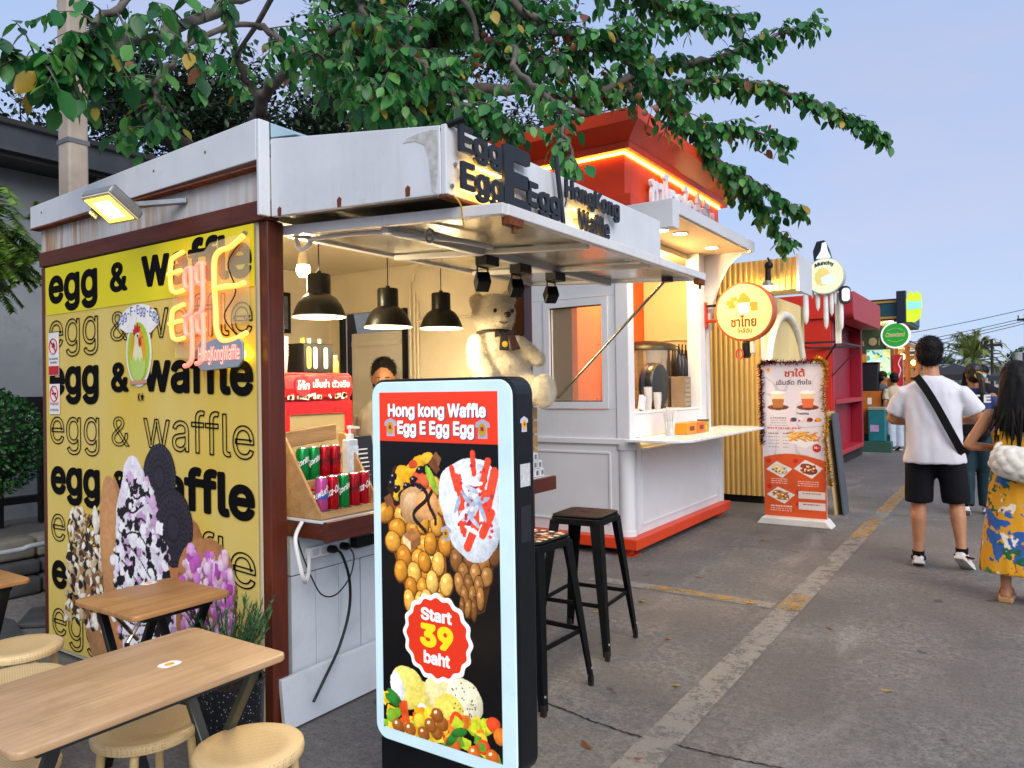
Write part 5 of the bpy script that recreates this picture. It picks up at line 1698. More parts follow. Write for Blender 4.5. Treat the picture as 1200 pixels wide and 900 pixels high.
# front
obj('front_panel', MB().box(-2.72, -2.665, 5.87, 8.08, .157, .96), TW, TK)
moulding(TK, [(-2.665, 5.96, .23), (-2.665, 7.93, .23), (-2.665, 7.93, .88), (-2.665, 5.96, .88)], .022, .016, TW, (1, 0, 0))
obj('glow_strip', MB().box(-2.664, -2.655, 5.95, 7.95, .94, .952), M('warm_led'), TK)
obj('end_column', MB().lathe([(.07, .157), (.07, .93)], (-2.71, 8.06, 0), 20), TW, TK, smooth=40)
obj('sill', MB().box(-2.74, -2.675, 5.84, 7.62, .985, 1.185), TW, TK, bevel=.004)
obj('sill_ledge', MB().box(-3.15, -2.672, 5.84, 7.62, 1.187, 1.203), TW, TK, bevel=.003)
obj('serving_shelf', MB().prism([(-2.66, 5.62), (-2.3, 5.62), (-2.2, 5.66), (-2.13, 5.78), (-2.13, 8.05), (-2.66, 8.05)], (0, 0, .965), X, Y, (0, 0, .022)), M('shelf_white', '#dde0e2', .25, var=.04), TK, bevel=.004)
obj('end_post', MB().box(-2.80, -2.66, 7.46, 7.62, .99, 2.80), TW, TK, bevel=.006)
# inside
obj('back_wall', MB().box(-4.32, -4.27, 5.8, 8.1, .14, 2.8), TC, TK)
obj('inner_wall', MB().box(-4.27, -2.82, 8.03, 8.08, .96, 2.8), TC, TK)
obj('ceiling', MB().box(-4.27, -2.78, 5.8, 8.03, 2.74, 2.79), TC, TK)
obj('inner_partition', MB().box(-3.58, -3.52, 6.4, 8.0, .14, 2.74), M('tea_orange_wall', '#d0611f', .6), TK)
obj('wall_conduit', MB().tube(catmull([(-4.0, 8.02, 1.92), (-3.5, 8.02, 1.93), (-3.2, 8.02, 1.95), (-2.84, 8.02, 1.93)], 6), .012, 6), PVC, TK)
# canopy
obj('canopy', MB().box(-2.95, -2.2, 5.74, 7.86, 2.815, 2.915), TW, TK, bevel=.004)
obj('canopy_beam', MB().box(-3.0, -2.2, 5.60, 5.735, 2.69, 2.917), TW, TK, bevel=.004)
obj('soffit', MB().box(-2.94, -2.22, 5.737, 7.84, 2.80, 2.813), TC, TK)
DL = M('downlight_glow', '#fff4df', .4, emit=10.0, ecol='#fff0d0')
for (x, y, z) in ((-2.33, 5.668, 2.689), (-2.45, 7.25, 2.799), (-2.45, 6.4, 2.799)):
    d_ = obj('downlight', MB().lathe([(.0, 0), (.06, 0)], (x, y, z - .004), 20, caps=False), DL, TK)
    obj('trim', MB().tube([(x + .064 * math.cos(i * .3927), y + .064 * math.sin(i * .3927), z - .003) for i in range(16)], .006, 5, closed=True), M('pump_white'), d_)
    lamp('downlight_lamp', (x, y, z - .05), 8, '#ffd9a0', .06, TK, 'SPOT', rad(130), (0, 0, 0))
lamp('inner_lamp', (-3.1, 6.9, 2.6), 26, '#ffd190', .12, TK)
# wing wall with a concave quarter arch
arc = [(-2.70, .99), (-2.655, .99)]
for k in range(13):
    a = rad(90 * k / 12)
    arc.append((-2.655 + .42 * (1 - math.cos(a)), 1.75 + 1.04 * math.sin(a)))
arc += [(-2.2, 2.80), (-2.70, 2.80)]
obj('wing_wall', MB().prism(arc, (0, 7.68, 0), X, Z, (0, .06, 0)), TW, TK)
# orange crown
obj('crown_body', MB().box(-4.25, -2.65, 5.68, 8.08, 2.92, 3.39), ORG, TK, bevel=.004)
obj('crown_plinth', MB().box(-4.2, -2.56, 5.60, 5.675, 2.92, 3.02), ORG, TK, bevel=.004)
obj('crown_band', MB().box(-4.32, -2.57, 5.60, 8.16, 3.392, 3.45), ORG, TK, bevel=.003)
cov = []
for (o_, z) in ((.0, 3.452), (.0, 3.455), (.15, 3.56), (.15, 3.66)):
    cov.append([V(-2.57 + o_, 5.60 - o_, z), V(-2.57 + o_, 8.16 + o_, z), V(-4.32 - o_, 8.16 + o_, z), V(-4.32 - o_, 5.60 - o_, z)])
obj('crown_cornice', MB().loft(cov), ORG, TK)
obj('led_strip', MB().box(-2.648, -2.636, 5.66, 8.09, 3.372, 3.388), M('strip_glow', '#ffd98a', .5, emit=9.0, ecol='#ffb840'), TK)
obj('led_strip', MB().box(-4.2, -2.64, 5.662, 5.674, 3.372, 3.388), M('strip_glow'), TK)
TS = thing('tea_roof_sign', 'white raised Thai letters on the orange crown of the tea kiosk', 'sign', (-2.6, 6.9, 2.95))
text('lettering', 'ชาไทยใกล้ฉัน', M('letter_white', '#dfe1ea', .4), TS, (-2.61, 6.08, 2.99), Y, Z, w=1.66, h=.38, ext=.03, bold=.028)
for yy in (6.3, 6.9, 7.5):
    obj('standoff', MB().cyl((-2.652, yy, 3.08), (-2.598, yy, 3.08), .008, n=6), GALV, TS)

# round hanging sign of the tea kiosk
RS = thing('round_tea_sign', 'round lit yellow double-sided sign with Thai lettering and a cup emblem', 'sign', (-2.23, 7.66, 1.85))
rc = Vector((-2.24, 7.64, 2.17))
rotY = Matrix.Rotation(rad(90), 3, 'X')
obj('drum', MB().lathe([(.292, -.06), (.30, -.055), (.30, .055), (.292, .06)], rc, 48, rot=rotY), M('sign_brown_rim', '#b5532a', .4), RS, smooth=40)
FY = M('sign_face_yellow', '#f7e08f', .4, emit=.10, ecol='#ffd870')
obj('face', disc(MB(), rc + V(0, -.0605, 0), X, Z, .278, n=48, d=.002), FY, RS)
fy = rc.y - .064
BRP = M('sign_print_brown', '#7a3d1a', .5); ORP = M('sign_print_orange', '#e2842a', .5, emit=.2)
text('lettering', 'ชาไทย', BRP, RS, (rc.x - .135, fy, rc.z - .155), X, Z, w=.26, h=.12, ext=.001, bold=.03)
text('lettering', 'ใกล้ฉัน', BRP, RS, (rc.x - .07, fy, rc.z - .215), X, Z, w=.15, h=.05, ext=.001, bold=.02)
obj('cup_mark', MB().prism([(-.045, -.07), (.045, -.07), (.058, .04), (-.058, .04)], rc + V(0, -.064, .05), X, Z, (0, -.001, 0)), M('sign_cream', '#fbeec2', .5, emit=.3), RS)
obj('swirl_mark', MB().prism([(-.062, .04), (-.07, .07), (-.045, .09), (-.04, .12), (0, .15), (.03, .12), (.05, .10), (.068, .07), (.062, .04)], rc + V(0, -.064, .05), X, Z, (0, -.001, 0)), ORP, RS)
for (dx, dz, w_) in ((-.14, .06, .04), (-.12, .02, .035), (-.10, .095, .035), (.10, .03, .04), (.105, -.015, .035)):
    obj('bread_mark', MB().prism(rrect(2 * w_, w_ * 1.2, .012, 3, -w_, -w_ * .6), rc + V(dx, -.0645 - abs(dz) * .01, dz + .04), X, Z, (0, -.001, 0)), ORP, RS)
obj('bracket', MB().tube([(-2.68, 7.64, 2.10), (-2.52, 7.64, 2.10)], .018, 8), ORG, RS, smooth=50)
obj('bracket', MB().tube([(-2.68, 7.64, 2.26), (-2.52, 7.64, 2.26)], .014, 8), BLACK, RS, smooth=50)
obj('wall_plate', MB().box(-2.66, -2.65, 7.60, 7.68, 2.03, 2.30), ORG, RS)
hs = thing('hanging_tag', 'small black hanging lamp with a red ring below the round tea sign', 'lamp', (-2.2, 7.62, 1.65))
obj('body', MB().box(-2.27, -2.20, 7.58, 7.68, 1.70, 1.87), BLACK, hs, bevel=.02)
obj('ring', MB().tube([(-2.285 + .035 * math.cos(i * .5236), 7.56, 1.74 + .05 * math.sin(i * .5236)) for i in range(12)], .008, 6, closed=True), M('red_print'), hs)
obj('lens', MB().box(-2.19, -2.15, 7.58, 7.66, 1.74, 1.86), M('lens_cream', '#d8d2bc', .3), hs, bevel=.015)

# ---- what stands on the tea kiosk's ledge and shelf
cb = thing('cork_notice', 'cork board with small pinned notes behind the tea kiosk corner', 'notice board', (-2.85, 5.98, 1.203))
obj('board', MB().obox((-2.86, 6.0, 1.33), (.008, 0, 0), (0, .10, 0), (0, 0, .125)), M('cork', '#c79a4c', .8, var=.2, vs=40), cb)
for k in range(7):
    obj('note', MB().obox((-2.8515, 5.93 + (k % 3) * .065, 1.25 + (k // 3) * .075), (.0008, 0, 0), (0, .017, .002), (0, .002, .022)), M('note_%d' % (k % 3), ('#e4e0d2', '#8a93b4', '#d8b0a0')[k % 3], .6), cb)
bm_ = thing('drinks_machine', 'polished steel drinks machine with a black domed lid inside the tea kiosk', 'machine', (-3.2, 7.35, 1.0))
STL = M('polished_steel', '#c9b08a', .14, .9, var=.1, vs=3)
obj('body', MB().lathe([(.0, 1.0), (.34, 1.0), (.34, 1.8), (.30, 1.82)], (-3.25, 7.45, 0), 32), STL, bm_, smooth=40)
obj('lid', MB().lathe([(.36, 1.80), (.35, 1.84), (.27, 1.88), (.12, 1.91), (0, 1.92)], (-3.25, 7.45, 0), 32), BLACK, bm_, smooth=60)
dr_ = thing('black_drum', 'black round tapioca warmer standing on its rim behind the cups', 'machine', (-2.93, 6.9, 1.2))
obj('drum', MB().lathe([(.21, -.07), (.225, -.05), (.225, .05), (.21, .07)], (-2.93, 6.88, 1.43), 36, rot=Matrix.Rotation(rad(90), 3, 'Y')), M('drum_black', '#08090c', .3, var=.2, vs=30), dr_, smooth=40)
obj('side_ring', MB().lathe([(.232, -.02), (.232, .02)], (-2.95, 6.88, 1.43), 36, rot=Matrix.Rotation(rad(90), 3, 'Y')), M('drum_blue', '#1d2c44', .3), dr_, smooth=40)
obj('stand', MB().box(-3.0, -2.86, 6.76, 7.0, 1.204, 1.23), BLACK, dr_)
for k, (y, lab) in enumerate(((7.33, 'dark syrup pump bottle nearest the black drum'), (7.42, 'dark syrup pump bottle in the middle of the three'), (7.52, 'dark syrup pump bottle nearest the kiosk end post'))):
    b_ = thing('syrup_bottle', lab, 'bottle', (-2.84, y, 1.52), group='dark syrup bottles')
    obj('bottle', MB().lathe([(.038, 1.525), (.04, 1.54), (.04, 1.68), (.018, 1.74), (.018, 1.76)], (-2.84, y, 0), 14), M('bottle_dark', '#16171a', .2), b_, smooth=50)
    obj('pump', MB().lathe([(.015, 1.76), (.015, 1.80), (.008, 1.80), (.008, 1.86)], (-2.84, y, 0), 10), BLACK, b_, smooth=40)
bx = thing('menu_crate', 'grey-brown crate printed in rows under the syrup bottles', 'crate', (-2.84, 7.43, 1.203))
obj('crate', MB().box(-2.92, -2.77, 7.29, 7.56, 1.205, 1.52), M('crate_brown', '#7d6f5c', .6, var=.15), bx, bevel=.004)
for k in range(6):
    obj('slat', MB().box(-2.769, -2.766, 7.30, 7.55, 1.22 + k * .048, 1.255 + k * .048), M('crate_slat', '#96876f', .6), bx)
for k, (x, y, n_, c, lab) in enumerate(((-2.76, 6.34, 10, None, 'tallest upside-down clear cup stack on the tea kiosk ledge'), (-2.72, 6.46, 6, None, 'shorter clear cup stack with an orange print on the ledge'))):
    s_ = cup_stack(x, y, 1.204, n_, .038, lab, .10, .013)
tb = thing('tissue_box', 'small white and blue tissue box leaning beside the clear cups', 'box', (-2.75, 6.2, 1.204))
obj('box', MB().obox((-2.76, 6.20, 1.275), (.02, 0, 0), (0, .035, -.012), (0, .02, .065)), M('tissue_white', '#cfd5e2', .5, var=.15, vs=30), tb, bevel=.003)
stp = thing('straw_cup', 'clear cup bristling with white straws on the serving shelf', 'straw holder', (-2.5, 6.2, .987))
obj('cup', MB().lathe([(.04, 0), (.05, .13)], (-2.5, 6.2, .989), 16, caps=False), CUPM, stp, smooth=50)
r = random.Random(3)
for k in range(34):
    a, q = r.uniform(0, 6.28), r.uniform(0, .035)
    p = V(-2.5 + q * math.cos(a), 6.2 + q * math.sin(a), .99)
    obj('straw', MB().tube([p, p + V(math.cos(a) * .03, math.sin(a) * .03, r.uniform(.20, .25))], .004, 5), M('straw_white', '#dcdcd8', .4), stp)
for (y0, y1, c, lab, nm) in ((6.36, 6.60, '#e08a12', 'bright orange snack box on the serving shelf', 'snack_box'), (6.62, 6.84, '#c96a1a', 'darker orange snack box beside the tin on the shelf', 'snack_box')):
    s_ = thing(nm, lab, 'box', (-2.45, (y0 + y1) / 2, .987), group='orange boxes on the serving shelf')
    obj('box', MB().box(-2.53, -2.40, y0, y1, .989, 1.09), M('snack_' + c[1:], c, .45, var=.06), s_, bevel=.003)
    obj('label', MB().box(-2.3995, -2.3985, y0 + .06, y1 - .06, 1.02, 1.06), M('snack_label', '#7a2a10', .5, var=.4, vs=50), s_)
tn = thing('yellow_tin', 'yellow and green printed tin at the end of the shelf items', 'tin', (-2.46, 6.95, .987))
obj('tin', MB().lathe([(.055, 0), (.055, .10)], (-2.46, 6.94, .989), 20), M('tin_yellow', '#b9a43a', .35, .3, var=.4, vs=40), tn, smooth=40)
obj('lid', MB().lathe([(.057, .1), (.057, .112)], (-2.46, 6.94, .989), 20), M('tin_lid', '#4c4a2a', .35, .5), tn, smooth=40)
pt = thing('ledge_plant', 'leafy artificial vine standing behind the tea kiosk corner post', 'plant', (-2.95, 6.15, 1.2))
mb = MB(); r = random.Random(9)
for k in range(420):
    q = V(-2.98 + r.gauss(0, .06), 6.16 + r.gauss(0, .10), 1.25 + r.random() ** 1.3 * .62)
    d = V(r.uniform(-1, 1), r.uniform(-1, 1), r.uniform(-.4, .8)).normalized()
    s = d.cross(V(r.random(), r.random(), r.random())).normalized()
    L = r.uniform(.015, .032)
    mb.add([q, q + d * L * .5 + s * L * .3, q + d * L, q + d * L * .5 - s * L * .3], [(0, 1, 2, 3)])
o = obj('foliage', mb, M('vine_green', '#35502c', .5, var=.3, island=.9), pt); o['kind'] = 'stuff'
obj('stem', MB().tube(catmull([(-2.98, 6.16, 1.205), (-2.97, 6.18, 1.5), (-2.99, 6.12, 1.85)], 5), .006, 5), M('twig_brown', '#4c3b28', .8), pt)

# ================================================================== menu standee with tinsel
MN = thing('menu_standee', 'tall white and orange menu standee trimmed with red and gold tinsel', 'menu board', (-1.83, 7.85, 0))
mx0, mx1, my = -2.14, -1.535, 7.85
lean = .0
obj('base', MB().prism([(0, 0), (.73, 0), (.67, .075), (.06, .075)], (-2.20, 7.74, 0), X, Z, (0, .22, 0)), M('standee_base', '#d8d6d0', .45, var=.05), MN, bevel=.01)
obj('panel', MB().box(mx0, mx1, my, my + .02, .075, 1.66), M('standee_white', '#cfcdd2', .5, var=.03), MN)
def menu_print():
    W, H = mx1 - mx0, 1.58
    P = Print(W, H, 190, '#d2cfd6')
    def F(u, v):
        return u * W, (1 - v) * H
    n = vnoise(P.ny, P.nx, 5, 3)
    P.put(np.abs(n - .5) < .012, '#b6b3bc')
    edge = (.37 + .035 * np.sin(P.u / W * 3.0 + .3)) * H
    P.put(P.v < edge, '#c9501c')
    def plate(u, v, rx, ry, c):
        x, y = F(u, v)
        P.poly([(x - rx, y), (x - rx * .2, y + ry), (x + rx, y + ry * .15), (x + rx * .25, y - ry)], '#d9dadb')
        P.ell(x, y, rx * .62, ry * .55, c, -.3, .5, wob=.15, seed=int(u * 10 + v * 99))
        r = np.random.default_rng(int(v * 1000))
        for k in range(26):
            P.ell(x + r.uniform(-.5, .5) * rx, y + r.uniform(-.4, .4) * ry, rx * .09, ry * .09, ('#7a3a18', '#f0e0b8', c)[k % 3], 0, .7)
    for (u, c1, c2) in ((.25, '#a86b34', '#e0cda6'), (.73, '#d2683a', '#e3c49a')):
        x, y = F(u, .255)
        P.ell(x, y - .065, .105, .028, '#6d3a1c', 0, .7)
        P.poly([(x - .048, y - .07), (x + .048, y - .07), (x + .07, y + .08), (x - .07, y + .08)], c1)
        P.poly([(x - .062, y + .02), (x + .062, y + .02), (x + .07, y + .08), (x - .07, y + .08)], c2)
        P.ell(x, y + .085, .075, .018, '#e8e6e2', 0, .8)
    for k, c in enumerate(('#30405c', '#d8d6d0', '#6d2018', '#d0902c')):
        x, y = F(.5 + .13 * k, .375); P.ell(x, y, .03, .022, c)
        x, y = F(.46 + .13 * k, .382); P.ell(x, y, .011, .011, '#c22a22', 0, 1)
    x, y = F(.64, .50); P.poly([(x - .17, y - .01), (x + .02, y - .09), (x + .19, y + .0), (x + .0, y + .03)], '#dfe0e2')
    r = np.random.default_rng(2)
    for k in range(50):
        P.ell(x + r.uniform(-.13, .14), y + .02 + r.uniform(-.03, .05), .035, .008, ('#d99a3a', '#e8b552', '#c07a22')[k % 3], r.uniform(-.6, .6), .6)
    x, y = F(.86, .555); P.ell(x, y, .042, .042, '#b81c1c', 0, .9)
    plate(.25, .70, .13, .085, '#d9c89a'); plate(.72, .69, .14, .095, '#8a3a1c'); plate(.27, .865, .14, .085, '#b07830')
    for (u, v) in ((.08, .645), (.52, .64), (.08, .81), (.55, .84), (.55, .915)):
        x, y = F(u, v); P.ell(x, y, .024, .024, '#b81c1c', 0, .9)
    for v in (.855, .925):
        x0, y0 = F(.56, v + .022); x1, y1 = F(.98, v - .022); P.poly([(x0, y0), (x1, y0), (x1, y1), (x0, y1)], '#d8cfcb')
    r = np.random.default_rng(6)
    for (u0, u1, v, c, hh) in [(.12, .40, .365 + .016 * k, '#7a2c1c' if k == 0 else '#4a4048', .003) for k in range(4)] + [(.07, .62, .43, '#c0491c', .006)] + [(.08, .26, .465 + .022 * k, '#4a4048', .003) for k in range(5)] + [(.32, .42, .465 + .022 * k, '#6a6068', .003) for k in range(5)] + [(.12, .38, .76 + .014 * k, '#f0e6e0', .003) for k in range(3)] + [(.55, .88, .77 + .014 * k, '#f0e6e0', .003) for k in range(3)] + [(.10, .45, .935 + .014 * k, '#f0e6e0', .003) for k in range(3)] + [(.63, .92, .845 + .07 * k, '#8a3a1c', .004) for k in range(2)]:
        u = u0
        while u < u1:
            w = r.uniform(.012, .04)
            xa, ya = F(u, v); xb, _ = F(min(u + w, u1), v)
            P.poly([(xa, ya - hh), (xb, ya - hh), (xb, ya + hh), (xa, ya + hh)], c)
            u += w + .012
    return P.build('print', (mx0, my - .002, .078), X, Z, print_mat('menu_print', .45), MN)
menu_print()
MNP = M('menu_red', '#b5391c', .5)
text('lettering', 'ชาใต้', MNP, MN, (mx0 + .22, my - .0035, 1.50), X, Z, w=.20, h=.085, ext=.0008, bold=.03)
text('lettering', 'เข้มจัด ถึงใจ', M('menu_dark', '#3a2a30', .5), MN, (mx0 + .14, my - .0035, 1.42), X, Z, w=.34, h=.055, ext=.0008, bold=.01)
text('lettering', '40.-', WPR, MN, (mx0 + .495, my - .0035, .775), X, Z, w=.05, h=.025, ext=.0008, bold=.03)
text('lettering', 'Topping', M('menu_dark'), MN, (mx0 + .33, my - .0035, 1.115), X, Z, w=.12, h=.025, ext=.0006, bold=.02)
mini_logo(MN, (mx0 + .06, my - .003, 1.575), X, Z, (0, -1, 0), .035)
def tinsel(pts, c, nm, seed):
    r = random.Random(seed)
    mb = MB()
    p = catmull(pts, 14)
    for i, q in enumerate(p):
        for k in range(12):
            d = V(r.gauss(0, 1), r.gauss(0, 1), r.gauss(0, 1)).normalized()
            s = d.cross(V(r.random(), r.random(), r.random())).normalized() * .003
            e = q + d * r.uniform(.02, .045) + V(r.uniform(-.01, .01), 0, r.uniform(-.01, .01))
            mb.add([q - s, q + s, e + s, e - s], [(0, 1, 2, 3)])
    o = obj(nm, mb, M('tinsel_' + c[1:], c, .25, .75, var=.2, island=1.0), MN)
    o['kind'] = 'stuff'
tinsel([(mx0 - .01, my - .02, z + .0) for z in (.82, .95, 1.08, 1.2, 1.35, 1.5, 1.64)] + [(mx0 + .1, my - .02, 1.66)], '#7d2436', 'red_tinsel', 1)
tinsel([(mx0 + .1, my - .02, 1.66), (mx0 + .3, my - .02, 1.645), (mx0 + .5, my - .02, 1.66)], '#8c3038', 'red_tinsel', 2)
tinsel([(mx1 - .08, my - .02, 1.67), (mx1 + .0, my - .02, 1.63), (mx1 + .01, my - .02, 1.5), (mx1 - .01, my - .02, 1.3), (mx1 + .015, my - .02, 1.05), (mx1, my - .02, .85), (mx1 + .02, my - .02, .6), (mx1 + .05, my - .03, .42)], '#c89a22', 'gold_tinsel', 3)

# ================================================================== yellow corrugated kiosk
YK = thing('yellow_kiosk', 'yellow corrugated metal kiosk with an arched front beyond the tea kiosk', 'kiosk', (-3.2, 10, 0))
YEL = M('corrugated_yellow', '#cba860', .7, var=.08, vs=3, dirt=.15)
YCR = M('corrugated_cream', '#d9c78e', .5, var=.06, vs=3)
def corrugated(name, p0, p1, z0, z1, m, par, pitch=.062, d=.014, nrm=(0, -1, 0)):
    p0, p1, nrm = Vector(p0), Vector(p1), Vector(nrm)
    L = (p1 - p0).length
    n = int(L / pitch)
    vs = []
    for i in range(n):
        for f, h in ((0, 0), (.45, 0), (.55, 1), (.9, 1)):
            q = p0 + (p1 - p0) * ((i + f) / n) + nrm * d * h
            vs.append(q)
    vs.append(p1)
    k = len(vs)
    V2 = [(q.x, q.y, z0) for q in vs] + [(q.x, q.y, z1) for q in vs]
    return obj(name, MB().add(V2, [(i, i + 1, k + i + 1, k + i) for i in range(k - 1)]), m, par)
corrugated('side_wall', (-4.2, 9.06, 0), (-2.46, 9.06, 0), .09, 2.55, YEL, YK)
obj('frame', MB().box(-4.2, -2.47, 9.062, 11.2, .09, 2.54), YCR, YK)
obj('plinth', MB().box(-4.2, -2.5, 9.08, 11.15, 0, .09), BLACK, YK)
obj('corner_trim', MB().box(-2.475, -2.44, 9.04, 9.075, .09, 2.52), TW, YK)
corrugated('front_wall', (-2.465, 9.08, 0), (-2.465, 11.2, 0), .09, 2.52, YCR, YK, nrm=(1, 0, 0))
ar = [(-2.44, 9.12, .05), (-2.44, 9.12, 1.35)] + [(-2.44, 10.1 - .98 * math.cos(rad(a)), 1.35 + .98 * math.sin(rad(a))) for a in range(10, 180, 10)] + [(-2.44, 11.08, 1.35), (-2.44, 11.08, .05)]
obj('arch_frame', MB().tube(ar, .055, 8), M('arch_white', '#e2ddd0', .45), YK, smooth=60)
corrugated('canopy_side', (-4.2, 8.96, 0), (-2.03, 8.96, 0), 2.53, 2.90, YEL, YK)
obj('canopy_box', MB().box(-4.2, -2.035, 8.965, 9.6, 2.54, 2.89), YCR, YK)
obj('canopy_front', MB().box(-2.034, -2.0, 8.94, 9.6, 2.50, 2.93), TW, YK, bevel=.004)
sp = thing('canopy_lamp', 'black gooseneck spot lamp shining on the yellow canopy', 'spot lamp', (-2.3, 8.8, 2.6))
obj('arm', MB().tube(catmull([(-2.33, 8.95, 2.86), (-2.33, 8.86, 2.90), (-2.30, 8.80, 2.86), (-2.30, 8.78, 2.80)], 5), .012, 8), BLACK, sp, smooth=60)
obj('joint', MB().ell((-2.30, 8.78, 2.80), (.05, .05, .05), 14, 8), BLACK, sp, smooth=180)
obj('neck', MB().lathe([(.035, 2.62), (.03, 2.78)], (-2.31, 8.78, 0), 14), BLACK, sp, smooth=50)
obj('reflector', MB().lathe([(.075, 2.56), (.055, 2.60), (.036, 2.63)], (-2.315, 8.78, 0), 18, caps=False), M('lamp_grey'), sp, smooth=50)
obj('bulb', MB().ell((-2.315, 8.78, 2.575), (.05, .05, .02), 14, 6), M('flood_lens'), sp, smooth=180)
lamp('spot_light', (-2.315, 8.78, 2.53), 14, '#ffdf90', .05, sp)

# ================================================================== round snack sign with icicles on a white pole
MS = thing('round_snack_sign', 'round pale green sign lettered Munchy with white icicles below it', 'sign', (-2.1, 11, 2.2))
mc = Vector((-2.11, 11.0, 2.915))
obj('drum', MB().lathe([(.245, -.07), (.255, -.065), (.255, .065), (.245, .07)], mc, 40, rot=rotY), M('sign_grey_rim', '#b7bfc4', .4), MS, smooth=40)
obj('face', disc(MB(), mc + V(0, -.0705, 0), X, Z, .24, n=40, d=.002), M('sign_face_mint', '#d7e3b6', .4, emit=.2), MS)
text('lettering', 'Munchy', M('sign_navy', '#243a5c', .5), MS, (mc.x - .13, mc.y - .074, mc.z + .13), X, Z, w=.25, h=.07, ext=.001, bold=.05, warp=lambda u, v, W, H: (u, v - 2.0 * (u - W / 2) ** 2 + .01))
obj('emblem', MB().prism([(.1 * math.cos(i * .3) * (1 + .08 * (i % 2)) - .03, .12 * math.sin(i * .3) * (1 + .08 * (i % 2))) for i in range(21)], mc + V(0, -.0735, -.01), X, Z, (0, -.001, 0)), M('emblem_tan', '#d9c878', .5, emit=.15), MS)
obj('emblem', MB().prism([(-.04, -.09), (.10, -.10), (.15, -.02), (.07, .05), (-.05, .0)], mc + V(.0, -.0755, -.02), X, Z, (0, -.001, 0)), M('emblem_pale', '#d8e8ea', .5, emit=.15), MS)
for (dx, z1, w_) in ((-.27, 2.26, .04), (-.18, 2.62, .03), (-.11, 2.44, .032), (-.005, 2.18, .034), (.07, 2.36, .03), (.12, 2.5, .022), (.19, 2.15, .032)):
    x = mc.x + dx
    z0 = 2.90 if abs(dx) > .2 else 2.74
    obj('icicle', MB().lathe([(.0, z1), (w_ * .8, z1 + .05), (w_, z1 + .16), (w_ * .85, z0)], (x, 11.0, 0), 12), M('icicle_white', '#dfe4e8', .35), MS, smooth=60)
obj('cap', MB().prism([(-.10, .0), (-.11, .14), (-.06, .27), (.04, .28), (.09, .16), (.13, .0)], (mc.x - .06, 11.03, mc.z + .235), X, Z, (0, .12, 0)), M('cap_navy', '#16222e', .4), MS)
obj('cap_face', MB().prism([(-.085, .02), (-.02, .12), (0, .23), (.05, .24), (.07, .12), (.11, .02)], (mc.x - .045, 11.027, mc.z + .245), X, Z, (0, -.004, 0)), M('cap_ice', '#c8e4ee', .4, emit=.35), MS)
obj('side_plate', MB().prism(rrect(.14, .24, .05), (mc.x + .17, 10.96, 2.52), X, Z, (0, .08, 0)), M('cap_navy'), MS)
obj('side_face', MB().prism(rrect(.10, .18, .04), (mc.x + .21, 10.957, 2.55), X, Z, (0, -.003, 0)), M('lit_white'), MS)
obj('arm', MB().bar((-2.6, 11.0, 2.98), (-2.34, 11.0, 2.98), .03, .03), BLACK, MS)
obj('pole', MB().box(-2.00, -1.93, 11.10, 11.17, 0, 2.66), M('arch_white'), MS, bevel=.01) if False else obj('pole', MB().box(-2.01, -1.94, 11.05, 11.12, 1.98, 2.66), M('arch_white'), MS, bevel=.008)

# ================================================================== red kiosk
REDM = M('kiosk_red', '#d8301a', .45, var=.08, vs=2)
CRIM = M('kiosk_crimson', '#8f0f28', .5, var=.1, vs=2)
PNKM = M('kiosk_rose', '#a5202c', .5, var=.06)
RK_ = thing('red_kiosk', 'red and crimson kiosk with shelves behind the menu standee', 'kiosk', (-3.2, 14.5, 0))
obj('side_wall', MB().box(-4.4, -2.44, 13.0, 13.06, .2, 2.5), REDM, RK_)
obj('wall_fold', MB().box(-3.05, -2.98, 12.97, 13.0, .2, 2.5), REDM, RK_, bevel=.004)
obj('body', MB().box(-4.4, -2.62, 13.06, 16.4, .2, 2.5), CRIM, RK_)
obj('post', MB().box(-2.62, -2.42, 13.06, 13.2, .2, 2.5), PNKM, RK_, bevel=.01)
obj('post', MB().box(-2.62, -2.42, 15.85, 15.98, .2, 2.5), CRIM, RK_, bevel=.01)
for z in (.2, 1.08, 2.46):
    obj('shelf', MB().box(-2.62, -2.40, 13.2, 15.85, z, z + .08), PNKM if z < 2 else CRIM, RK_, bevel=.01)
obj('canopy', MB().prism(rrect(3.0, .46, .12, 5), (-2.5, 12.95, 2.46), Y, Z, (.42, 0, 0)), PNKM, RK_, bevel=.01)
obj('canopy_side', MB().box(-4.4, -2.5, 12.96, 13.3, 2.502, 2.9), REDM, RK_)
obj('base', MB().box(-4.3, -2.5, 13.1, 16.3, 0, .2), M('dark_skirt', '#1c1a1c', .8), RK_)
af = thing('awning_frame', 'bare black metal awning frame in front of the red kiosk', 'frame', (-2.3, 12, 1.9))
FRM = M('frame_dark', '#2c2a2c', .5, .3)
zc = 2.02
cn = [(-2.75, 11.3), (-2.05, 11.3), (-2.02, 13.1), (-2.75, 12.9)]
for a, b in zip(cn, cn[1:] + cn[:1]):
    obj('bar', MB().bar((*a, zc), (*b, zc), .035, .03), FRM, af)
obj('brace', MB().bar((-2.05, 11.32, zc - .02), (-2.42, 11.9, 1.6), .02, .02), FRM, af)
obj('brace', MB().bar((-2.03, 13.05, zc - .02), (-2.43, 13.02, 1.55), .02, .02), FRM, af)
ab = thing('a_frame_board', 'plain folded cardboard-coloured board leaning behind the standee', 'board', (-1.7, 8.9, 0))
obj('panel', MB().obox((-1.62, 8.75, .56), (.03, .14, .0), (0, .012, 0), (-.05, 0, .56)), M('board_tan', '#b79a6a', .7, var=.15), ab)
obj('panel', MB().obox((-1.57, 8.78, .55), (.008, .0, 0), (0, .15, 0), (-.05, 0, .55)), M('board_grey', '#4a5058', .6), ab)

